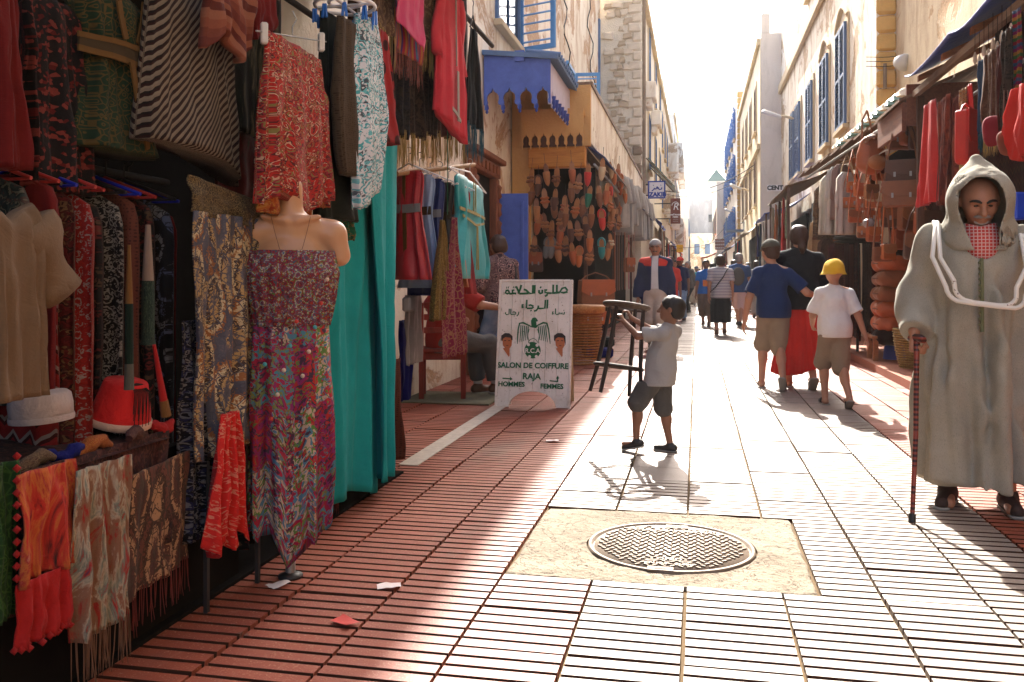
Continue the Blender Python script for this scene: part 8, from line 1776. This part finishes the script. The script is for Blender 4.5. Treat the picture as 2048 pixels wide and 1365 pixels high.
rs_sheet('red_felt_wrap', 'bright red felt wrap hanging at the right edge under the tarpaulin', 'wrap', 2012, 2075, 170, 305, 1.93, fabric('red_felt_wrap', 'plain', [(.58, .03, .02)], 6), folds=2.2, amp=.04, seed=150, top=.6, bot=1.05, hem=lambda s: .12 * math.cos(s * 4))
softbag('patchwork_bag', 'green and pink patchwork bag beside the red felt wrap', pX(1988, 262, 1.93), (.055, .035, .10), FB['rainbow'], .35, 3); softbag('striped_pouch', 'red and orange striped pouch below the patchwork bag', pX(2012, 285, 1.92), (.06, .04, .08), FB['blanket'], .25, 4); rs_sheet('charcoal_scarf', 'charcoal wool scarf hanging high left of the red felt wrap', 'scarf', 2006, 2022, 60, 235, 1.95, 'darkshawl', folds=1.5, amp=.02, seed=151, fr=(.1, FR_BLK, .01)); rs_sheet('maroon_scarf', 'narrow maroon scarf hanging beside the charcoal scarf', 'scarf', 1992, 2005, 90, 262, 1.95, 'rugred', folds=1.2, amp=.018, seed=152); rs_sheet('rainbow_scarf', 'striped rainbow scarf hanging high beside the red felt wrap', 'scarf', 2024, 2040, 20, 190, 1.98, 'rainbow', folds=1.2, amp=.018, seed=153)
p = pX(2034, 440, 1.85); m = MB(); m.box((0, 0, .08), (.10, .10, .16), .4); o = m.build('blue_packet', simple('royal_blue_vinyl', (.015, .05, .42), .4, .4), bevel=.01); o.location = p; tag(o, 'royal blue packet with pale edge behind the old man\'s hood', 'packet')
for k in range(9):
    p = pX(1950 + 9 * k, 118 - 7 * k + (14 if k % 2 else 0), 2.02); e = empty('shell_pendant', p); tag(e, 'pale shell pendant, %s along the beam under the tarpaulin' % pos[k], 'pendant', 'shell pendants'); m = MB(); m.lathe([(.001, -.05), (.016, -.02), (.014, .02), (.004, .05)], n=8); m.build('shell', M_BEADW, e); m = MB(); m.tube([(0, 0, .05), (0, 0, .22)], .002, 4); m.build('string', M_CABLE, e)
# trestle with folded goods behind the old man
tb = empty('trestle_table', (2.55, 7.6, 0)); tag(tb, 'dark trestle table stacked with folded rugs behind the old man', 'table')
m = MB(); m.box2((2.2, 5.8, .70), (3.05, 9.0, .74)); part(m, 'top', M_WOOD_D, tb)
for (x, y) in ((2.25, 5.9), (2.25, 8.9), (3.0, 5.9), (3.0, 8.9)): m = MB(); m.box((x, y, .35), (.06, .06, .70)); part(m, 'leg', M_WOOD_D, tb)
for k in range(6):
    m = MB(); m.box((0, 0, .06), (.60, .62, .11), .02 * k); o = m.build('folded_rug', FB[('kilim', 'rugred', 'redbr', 'darkshawl', 'rugred', 'kilim')[k]], bevel=.03); o.location = (2.55, 8.5 - .0 * k, .74 + .115 * k); tag(o, '%s folded rug, %s from the bottom of the pile behind the old man' % (('red kilim', 'dark red', 'red brown', 'dark brown', 'dark red', 'red kilim')[k], pos[k]), 'rug', 'pile of folded rugs')

# --- leather bag stall
bs = empty('leather_bag_stall', (2.5, 12, 0)); tag(bs, 'leather bag stall with plank roof and tiled ledge beside the family', 'stall')
for i in range(8):
    y0 = 10.4 + i * .92; dz = .02 * wn2(i, 3); q = MB(); v = [Vector(x) for x in ((2.02 - .03 * i * .6, y0, 2.92 + .022 * i), (3.12, y0, 3.22 + .02 * i), (3.12 if y0 < 14.6 else 2.86, y0 + .90, 3.22 + .02 * i), (2.02 - .03 * i * .6 + .03 * wn2(i, 1), y0 + .90, 2.92 + .022 * i + dz))]
    q.add(v + [x - Vector((0, 0, .03)) for x in v], [(0, 1, 2, 3), (7, 6, 5, 4), (0, 4, 5, 1), (1, 5, 6, 2), (2, 6, 7, 3), (3, 7, 4, 0)]); part(q, 'roof_plank', M_WOOD_W, bs)
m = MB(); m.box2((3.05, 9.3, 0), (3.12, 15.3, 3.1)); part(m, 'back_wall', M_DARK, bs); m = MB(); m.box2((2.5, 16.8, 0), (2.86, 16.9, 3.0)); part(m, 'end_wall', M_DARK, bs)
m = MB(); m.tube([(2.06, 9.6, 2.78), (1.95, 17.0, 2.95)], .02, 6); part(m, 'rail', M_STEEL, bs); m = MB(); m.tube([(2.35, 9.6, 2.2), (2.35, 14.0, 2.2)], .014, 6); part(m, 'rail', M_STEEL, bs)
for y in (9.55, 13.2, 16.9): m = MB(); m.box((2.42, y, 1.46), (.06, .06, 2.9)); part(m, 'post', M_WOOD_D, bs)
for i in range(16): m = MB(); y = 9.9 + i * .30; m.lathe([(.085, 0), (.085, .0), (.075, .05), (.045, .085), (.001, .10)], (2.18, y, 3.02 + .007 * i), 10, 1.6, 1.0); part(m, 'ridge_tile', M_TILEG if i % 3 else M_STONE_L, bs)
tarp(bs, 'inner_cloth', M_TARP_W, 2.1, 2.6, 10.6, 12.0, 2.55, 2.85, .05, .0, (8, 8), 4, 1)
lb = [('satchel', 'upper dark brown satchel with two buckles', 1775, 1838, 372, .34, .26, 'dark brown', .55, 2.06), ('satchel', 'lower dark brown satchel with two buckles', 1770, 1838, 414, .38, .26, 'brown', .75, 2.04)]
for nm, lab, a, b, yb, w, h, c, stp, X in lb: bag(nm, lab, pX((a + b) / 2, yb, X), w, h, .10, LEA[c], LEA[c], stp, hd2(.30, .95))
bag('crossbody_bag', 'brown and tan crossbody bag on long straps before the leather bundles', pX(1764, 524, 1.98), .22, .16, .06, LEA['brown'], LEA['brown'], .70, .3, False); bag('crossbody_bag', 'orange crossbody bag with rounded flap beside the brown one on long straps', pX(1776, 520, 2.04), .18, .17, .06, LEA['orange'], LEA['tan'], .72, .5, False)
# backpack
bp = empty('backpack', pX(1742, 345, 2.0)); bp.rotation_euler.z = .4; tag(bp, 'tan leather backpack with open flap hanging at the front of the bag stall', 'backpack')
sd = SDF((-.25, -.2, -.05), (.25, .2, .50), .011); sd.ell((0, 0, .18), (.17, .11, .20), 0); sd.ell((0, 0, .08), (.17, .12, .10), .04); sd.cone((-.06, 0, .34), (.06, 0, .34), .06, .06, .05); sd.wrinkle(.008, 20, 3); sd.mesh('sack', LEA['rust'], bp); sd = SDF((-.25, -.35, -.05), (.25, .2, .60), .011); sd.ell((0, -.13, .10), (.12, .06, .09), .02); sd.mesh('front_pocket', LEA['tan'], bp); sd = SDF((-.25, -.35, -.05), (.25, .2, .60), .011); sd.ell((0, -.08, .36), (.15, .10, .07), .02); sd.ell((0, -.12, .34), (.11, .08, .05), .01, sub=True); sd.mesh('flap', LEA['brown'], bp)
for sx in (-1, 1): m = MB(); m.tube([(sx * .08, .06, .38), (sx * .05, .10, .62), (0, .08, .74)], .012, 6); m.build('strap', LEA['brown'], bp)
sm = [(1706, 372, 'rust'), (1722, 380, 'orange'), (1700, 402, 'tan'), (1742, 385, 'tan'), (1728, 408, 'rust'), (1750, 402, 'orange'), (1738, 432, 'brown'), (1712, 432, 'rust'), (1694, 372, 'cream'), (1746, 470, 'rust'), (1730, 462, 'brown')]
for k, (px, py, c) in enumerate(sm): bag('leather_purse', '%s leather purse, %s in the cluster below the tan backpack' % (c, pos[k]), pX(px, py + 14, 1.98 + .03 * (k % 3)), .17 + .03 * (k % 3), .14 + .03 * (k % 2), .06, LEA[c], LEA[sm[(k + 3) % 11][2]], .42, .2 + .25 * math.sin(k * 2.3), k % 2 == 0, 'purses below the backpack')
more = [(1800, 300, 'brown', .30), (1820, 292, 'rust', .26), (1846, 300, 'dark brown', .30), (1690, 420, 'tan', .22), (1762, 362, 'rust', .26), (1752, 330, 'orange', .22), (1790, 455, 'dark brown', .30), (1822, 462, 'brown', .34), (1806, 500, 'rust', .30), (1842, 520, 'dark brown', .34), (1770, 440, 'orange', .20), (1700, 470, 'brown', .24), (1716, 340, 'tan', .20), (1858, 470, 'rust', .30), (1680, 500, 'brown', .26), (1864, 330, 'brown', .26)]
for k, (px, py, c, w) in enumerate(more): bag('leather_bag', '%s leather bag, %s of the bags packed behind the satchels' % (c, ordl(k)), pX(px, py, 2.22 + .06 * (k % 3)), w, w * .8, .09, LEA[c], LEA[more[(k + 5) % 16][2]], .35, .35 + .3 * math.sin(k * 1.9), k % 3 == 0, 'bags packed behind the satchels')
m = MB(); sp_ = softbag('silver_pouch', 'black and silver shiny pouch hanging under the purses', pX(1738, 448, 1.94), (.07, .05, .06), simple('silver_vinyl', (.30, .28, .28), .25, .5, 14, .8), .3, 40)
# bundles of leather pouffes on the bench
for k in range(6):
    y = [528, 558, 588, 618, 648, 672][k]; p = pX(1786, y, 2.42); e = empty('leather_pouffe', p); tag(e, '%s leather pouffe, %s from the top of the stack on the bench' % (('rust', 'brown', 'brown', 'rust', 'rust', 'patterned dark')[k], pos[k]), 'pouffe', 'stack of leather pouffes')
    sd = SDF((-.32, -.34, -.14), (.32, .34, .14), .014); sd.ell((0, 0, 0), (.23, .27, .105), 0); sd.cone((-.13, -.15, 0), (.13, -.15, 0), .105, .105, .05); sd.cone((-.13, .15, 0), (.13, .15, 0), .105, .105, .05); sd.wrinkle(.020, 17, 50 + k, .8); sd.wrinkle(.008, 40, 60 + k, .8); sd.mesh('cushion', (LEA['rust'], LEA['brown'], LEA['brown'], LEA['rust'], LEA['rust'], FB['kilim'])[k], e); m = MB(); m.tube([(-.24, -.10, .0), (-.27, -.16, .01), (-.22, -.22, .0)], .006, 5); m.build('tie', LEA['dark brown'], e)
g = pG(1775, 737); bn = empty('bench', (g.x + .12, g.y + .2, 0)); tag(bn, 'low brown wooden bench under the stack of leather pouffes', 'bench'); M_BN = wood('bench_wood', (.36, .16, .06), (.20, .08, .03), (3, 12, 12))
m = MB(); m.box((0, 0, .385), (.62, .52, .035)); m.build('seat', M_BN, bn, .006)
for sx in (-1, 1):
    for sy in (-1, 1): m = MB(); m.box((sx * .26, sy * .20, .183), (.06, .06, .366)); m.build('leg', M_BN, bn, .004)
g = pG(1786, 733); bk = empty('blue_bucket', (g.x + .02, g.y + .02, 0)); tag(bk, 'upturned blue plastic bucket under the bench', 'bucket'); m = MB(); m.lathe([(.145, .0), (.150, .01), (.142, .03), (.120, .25), (.11, .262), (.001, .264)], n=24); m.build('tub', simple('blue_bucket_plastic', (.02, .04, .33), .4, .4), bk); m = MB(); ring(m, .147, .012, .008, 24); m.build('rim', simple('blue_bucket_plastic', (1, 1, 1)), bk)
g = pG(1832, 752); wicker('striped_basket', 'green and yellow striped round basket behind the cane', (g.x, g.y, 0), .14, .24, .52, M_WICKY, False)
kb = MB(); kb.box2((2.08, 9.0, .002), (3.1, 17.5, .09)); tag(kb.build('shop_step', simple('red_step', (.30, .12, .075), .85, .2, 4, .3)), kind='structure')
# round garment rack
g = pG(1700, 716); rr_ = empty('garment_rack', (g.x + .1, g.y, 0)); tag(rr_, 'round garment rack with black rail carrying dark red skirts beside the yellow hat boy', 'rack'); zt_ = pX(1690, 486, g.x).z
m = MB(); ring(m, .30, zt_, .014, 32); ring(m, .30, zt_ + .05, .02, 32); m.tube([(0, 0, .02), (0, 0, zt_ + .05)], .02, 8); m.build('frame', M_CABLE, rr_); m = MB(); m.lathe([(.28, .0), (.30, .01), (.28, .03), (.02, .05)], n=24); m.build('base', M_CABLE, rr_)
for k in range(14):
    a_ = 2 * math.pi * k / 14; cx, cy = g.x + .1 + .30 * math.cos(a_), g.y + .30 * math.sin(a_); o, _ = sheet('rack_skirt', (cx - .10 * math.cos(a_ + .2), cy - .10 * math.sin(a_ + .2)), (cx + .10 * math.cos(a_ + .2), cy + .10 * math.sin(a_ + .2)), zt_ - .03, .22 + .08 * (k % 3), FB[('kilim', 'darkshawl', 'rugred', 'drkflor', 'brdots2')[k % 5]], None, 2, .012, seed=160 + k, n=(14, 10)); tag(o, '%s skirt on the round rack, %s of its kind round the ring' % (('red kilim', 'dark brown', 'dark red wool', 'dark floral', 'rust dotted')[k % 5], pos[k // 5]), 'skirt', 'skirts on the round rack')
# hanging robes, pale and beige
rl_ = [('beige', 1638, 372, 480, 1.9, 'shawlbr'), ('cream', 1650, 352, 470, 1.92, None), ('white', 1663, 335, 470, 1.94, None), ('rose', 1674, 330, 440, 1.96, None), ('white', 1684, 345, 470, 1.95, None), ('tan', 1628, 440, 560, 1.86, None), ('brown', 1645, 478, 560, 1.9, 'tanpais')]
CLR = {'beige': FB['shawlbr'], 'cream': C_LIN[0], 'white': C_LIN[2], 'rose': fabric('rose_linen', 'plain', [(.50, .30, .25)], 8), 'tan': fabric('tan_linen', 'plain', [(.46, .30, .15)], 8), 'brown': FB['tanpais']}
for k, (c, px, yt, yb, X, _) in enumerate(rl_):
    q = pX(px, 400, X); o = garment('hanging_robe', (X - .10, q.y - .12), (X + .22, q.y + .12), pX(px, yt, X).z, pX(px, yb, X).z, [(0, .4, .04), (.1, .85, .10), (1, 1.0, .14)], CLR[c], None, 7, .020, 180 + k, (36, 18), sleeves=((-1, .45, 1.4, .06, .05),)); tag(o, '%s robe, %s along the rail beyond the purses' % (c, pos[k]), 'robe', 'robes beyond the purses')
# --- stalls farther along the right
def shed(name, label, x0, x1, y0, y1, z0, z1, mat, goods, mats, gl):
    e = empty(name, ((x0 + x1) / 2, (y0 + y1) / 2, 0)); tag(e, label, 'stall'); tarp(e, 'awning', mat, x0, x1, y0, y1, z0, z1, .08, .08, (10, 12), x0, 2)
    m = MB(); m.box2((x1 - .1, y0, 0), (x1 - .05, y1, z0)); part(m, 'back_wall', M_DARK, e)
    for y in (y0 + .05, y1 - .05): m = MB(); m.box((x0 + .06, y, z0 / 2), (.05, .05, z0)); part(m, 'post', M_WOOD_D, e)
    m = MB(); m.box2((x0 + .12, y0 + .1, .72), (x1 - .12, y1 - .1, .76)); part(m, 'counter', M_WOOD_D, e)
    m = MB(); m.box2((x0 + .14, y0 + .12, 0), (x0 + .17, y1 - .12, .715)); part(m, 'counter_front', M_WOOD_D, e)
    n = len(goods)
    for i, g_ in enumerate(goods):
        y = y0 + (y1 - y0) * (i + .5) / n; o, _ = sheet('hanging_cloth', (x0 + .05, y - .22), (x0 + .12, y + .22), z0 - .12, z0 - .12 - .9 - .3 * (i % 3), mats[g_], None, 2, .03, seed=200 + i + int(y0), n=(18, 10)); tag(o, '%s cloth hanging %s in the %s' % (g_, pos[i], gl), 'cloth', 'cloths in the ' + gl)
GM = {'white': C_LIN[2], 'blue': FB['bluebr'], 'red': FB['scarlet'], 'green check': fabric('green_check', 'zigzag', [(.45, .45, .25), (.25, .32, .15), (.50, .48, .30)], 12), 'orange': LEA['orange'], 'teal': FB['teal'], 'cream': C_LIN[0], 'brown': FB['tanpais'], 'royal blue': FB['blue'], 'pink': FB['pink']}
shed('canvas_stall', 'stall with tan canvas and a blue corner beyond the leather bags', 1.72, 2.85, 18.2, 22.6, 2.95, 3.45, fabric('tan_canvas', 'plain', [(.34, .21, .11)], 4), ['green check', 'red', 'brown', 'orange', 'cream'], GM, 'tan canvas stall')
shed('blue_canvas_stall', 'small stall with blue canvas beyond the tan canvas stall', 1.70, 2.85, 23.6, 27.5, 2.8, 3.3, M_TARP, ['white', 'white', 'blue', 'royal blue'], GM, 'blue canvas stall'); shed('grey_canvas_stall', 'stall with bleached canvas near the grey end house', 1.5, 2.2, 32.5, 37.5, 2.7, 3.1, M_TARP_W, ['white', 'royal blue', 'red', 'teal'], GM, 'bleached canvas stall'); shed('far_right_stall', 'far stall with blue canvas before the white blue shuttered house', 1.35, 2.05, 44, 50, 2.6, 3.0, M_TARP_B, ['red', 'royal blue', 'pink', 'orange'], GM, 'far blue stall'); shed('red_awning_stall', 'far stall with a red awning across the street end', .35, 1.45, 66.5, 71, 2.75, 3.1, M_RED_AWN, ['red', 'orange', 'cream'], GM, 'red awning stall')
# left side far stalls
def shedL(name, label, x1, y0, y1, z0, mat, goods, gl):
    x0 = -1.5; e = empty(name, (x1, (y0 + y1) / 2, 0)); tag(e, label, 'stall'); tarp(e, 'awning', mat, x1, x0 - .02, y0, y1, z0, z0 + .5, .06, .08, (8, 12), y0, 2)
    for y in (y0 + .05, y1 - .05): m = MB(); m.box((x1 - .06, y, z0 / 2 - .02), (.05, .05, z0 - .05)); part(m, 'post', M_WOOD_D, e)
    m = MB(); m.box2((x0 + .02, y0 + .1, .0), (x1 - .12, y1 - .1, .76)); part(m, 'counter', M_WOOD_D, e)
    for i, g_ in enumerate(goods):
        y = y0 + (y1 - y0) * (i + .5) / len(goods); o, _ = sheet('hanging_cloth', (x1 - .05, y - .25), (x1 - .12, y + .25), z0 - .10, z0 - 1.1 - .3 * (i % 2), GM[g_], None, 2, .03, seed=300 + i + int(y0), n=(18, 10)); tag(o, '%s cloth hanging %s in the %s' % (g_, pos[i], gl), 'cloth', 'cloths in the ' + gl)
shedL('blue_awning_stall', 'stall with dark blue awning below the hotel sign', -1.05, 28.0, 31.5, 2.85, M_TARP, ['cream', 'brown', 'white', 'orange'], 'stall below the hotel sign'); shedL('wood_awning_stall', 'stall with weathered awning beside the brown sign', -1.0, 33, 38, 2.6, M_TARP_W, ['blue', 'red', 'royal blue', 'white'], 'stall beside the brown sign'); shedL('far_left_stall', 'far stall with blue awning past the brown sign', -.95, 41, 46, 2.7, M_TARP, ['royal blue', 'orange', 'teal'], 'far left stall'); shedL('farthest_left_stall', 'farthest stall with red awning on the pale corner house', -.85, 52, 58, 2.7, M_RED_AWN, ['cream', 'red', 'blue'], 'farthest left stall')

# --- signs, lamps, cables
def board(name, label, px0, px1, py0, py1, Y, mat, texts, frame=None, arm=None):
    a, b = pY(px0, py1, Y), pY(px1, py0, Y); e = empty(name, ((a.x + b.x) / 2, Y, a.z)); tag(e, label, 'sign'); w, h = b.x - a.x, b.z - a.z; m = MB(); m.box((0, 0, h / 2), (w, .05, h)); m.build('panel', mat, e, .01)
    if frame:
        for sx in (-1, 1): m = MB(); m.box((sx * (w / 2 - .02), -.03, h / 2), (.04, .012, h)); m.build('frame_edge', frame, e)
        for z in (.02, h - .02): m = MB(); m.box((0, -.03, z), (w - .085, .012, .04)); m.build('frame_edge', frame, e)
    for s, u, v, sz, mt, k in texts: text_obj(s, sz * h, mt, e, Matrix.Translation((u * w, -.028, v * h)) @ Matrix.Rotation(R(90), 4, 'X'), extrude=.002, **k)
    if arm is not None: m = MB(); m.tube([(-w / 2 if arm < 0 else w / 2, 0, h * .8), (arm - (a.x + b.x) / 2, 0, h * .8)], .02, 6); m.tube([(-w / 2 if arm < 0 else w / 2, 0, h * .2), (arm - (a.x + b.x) / 2, 0, h * .2)], .02, 6); m.build('bracket', M_CABLE, e)
    return e, w, h
M_SB = simple('sign_blue_ink', (.03, .06, .30), .5, .3); M_SW = simple('sign_white', (.72, .70, .70), .5, .3); M_SBR = simple('sign_brown', (.16, .045, .03), .5, .3); M_SY = simple('sign_yellow', (.70, .38, .03), .5, .3); M_SK = simple('sign_black', (.02, .02, .02), .5, .3)
e, w, h = board('hotel_sign', 'white sign with blue frame and blue lettering on the left side of the street', 1296, 1331, 362, 398, 26.4, M_SW, [('ZAKIB', .05, .22, .34, M_SB, dict(offset=.01))], M_SB, -1.52)
def arab_small(e, w, h):
    for pts in ([(.30, .62), (.26, .52), (.14, .50), (.10, .62)], [(.10, .62), (.04, .55), (.00, .60), (.02, .68), (.07, .62)], [(.0, .56), (-.12, .54)], [(-.12, .60), (-.18, .50), (-.28, .44)], [(-.20, .74), (-.17, .76)], [(.22, .74), (.25, .76)]):
        m = MB(); m.tube([(u * w, -.03, v * h) for u, v in pts], .018, 5); m.build('lettering', M_SB, e)
arab_small(e, w, h)
e, w, h = board('brown_sign', 'brown upright sign with a white ornate letter R on the left side', 1341, 1361, 397, 448, 33.0, M_SBR, [('R', .02, .66, .38, M_SW, dict(shear=.2)), ('red house', 0, .36, .10, M_SW, dict(offset=.004)), ('resto', 0, .27, .10, M_SW, dict(offset=.004)), ('-------', 0, .18, .09, M_SW, {}), ('-------', 0, .10, .09, M_SW, {})], None, -1.52)
m = MB(); m.tube([(w * .36 * math.cos(a_), -.03, h * .70 + w * .40 * math.sin(a_)) for a_ in np.linspace(.1, math.pi - .1, 12)], .012, 5); m.build('arc', M_SW, e)
board('yellow_sign', 'small yellow hanging sign far along the left side', 1353, 1366, 490, 505, 38.5, M_SY, [('CAFE', 0, .5, .3, M_SBR, {})], None, -1.52)
board('round_top_sign', 'brown board with pale lines hanging at the far end of the street', 1430, 1449, 478, 500, 62, M_SBR, [('=====', 0, .75, .3, M_SW, {}), ('=====', 0, .45, .3, M_SW, {}), ('=====', 0, .15, .3, M_SW, {})], None, 2.04)
board('hotel_word_sign', 'white board reading CENT on the right side past the canvas stall', 1534, 1566, 370, 383, 31.5, M_SW, [('CENT', 0, .5, .95, M_SK, dict(offset=.012))], None, 2.88)
def lamp(label, pxh, pyh, pxw, pyw, Y, s=1.0):
    a, b = pY(pxh, pyh, Y), pY(pxw, pyw, Y); e = empty('street_lamp', b); tag(e, label, 'street lamp', 'street lamps on the right side'); d = a - b
    m = MB(); m.tube([Vector((0, 0, 0)), d * .5 + Vector((0, 0, .04)), d * .68], [.05 * s, .04 * s, .03 * s], 8); m.build('arm', M_TRIM, e); m = MB(); m.box((.0, 0, -.02), (.06, .12, .3)); m.build('wall_plate', M_STEEL, e)
    dn_ = np.array(d); sd = SDF(dn_ - .6, dn_ + .6, .03); sd.cone(dn_ * .98, dn_ * .62, .10 * s, .05 * s, 0, flat=1.1); sd.cut(lambda X, Y_, Z: (d.z - .03 + (X - d.x) * (d.z / d.x)) - Z - .01); sd.mesh('head', M_LAMP, e)
lamp('street lamp with pale teardrop head on the shuttered house', 1527, 226, 1616, 246, 27.7); lamp('street lamp with pale head on the yellow street wall', 1462, 372, 1513, 388, 38.5); lamp('small street lamp head farthest down the right side', 1451, 421, 1478, 428, 50)
def wire(label, p0, p1, sag, r=.012):
    m = MB(); m.tube([p0.lerp(p1, i / 20) - Vector((0, 0, sag * 4 * (i / 20) * (1 - i / 20))) for i in range(21)], r, 5); tag(m.build('overhead_cable', M_CABLE), label, 'cable')
wire('overhead cable crossing the street above the brown sign', Vector((-1.5, 39, 5.0)), Vector((2.2, 36, 5.6)), .45, .018); wire('thin overhead cable just below the first one', Vector((-1.5, 39, 4.9)), Vector((2.2, 36, 5.45)), .55, .010); wire('overhead cable crossing low near the grey far block', Vector((-1.45, 60, 3.3)), Vector((2.0, 50, 3.7)), .35, .016); wire('thin slanting cable at the far end of the street', Vector((-.9, 80, 2.6)), Vector((2.05, 60, 4.8)), .2, .012)
# lattice bracket, flower box balcony on the right
e = empty('iron_balcony', (2.0, 43, 3.4)); tag(e, 'teal painted iron balcony on the yellow street wall', 'balcony'); m = MB(); m.box((-.25, 0, 0), (.8, 1.6, .06)); m.build('floor', M_BLUE_S, e)
for i in range(9): m = MB(); m.tube([(-.62, -.75 + i * .187, .03), (-.62, -.75 + i * .187, .6)], .015, 5); m.build('baluster', M_BLUE_S, e)
m = MB(); m.tube([(-.62, -.8, .6), (-.62, .8, .6)], .02, 5); m.build('handrail', M_BLUE_S, e)

# ------------------------------------------------------------------ thin added volume imitating the bloom of the bright far street
hz = MB(); hz.box2((-9, -11, -1), (11, 135, 17.5)); ho = hz.build('bloom_haze', None); tag(ho, kind='stuff')
hm = bpy.data.materials.new('bloom_volume'); hm.use_nodes = True; hm.node_tree.nodes.clear(); a_ = hm.node_tree.nodes.new('ShaderNodeOutputMaterial'); b_ = hm.node_tree.nodes.new('ShaderNodeVolumePrincipled')
b_.inputs['Color'].default_value = (.95, .95, .95, 1); b_.inputs['Density'].default_value = .0003; b_.inputs['Anisotropy'].default_value = .6
hm.node_tree.links.new(b_.outputs[0], a_.inputs['Volume']); ho.data.materials.append(hm)
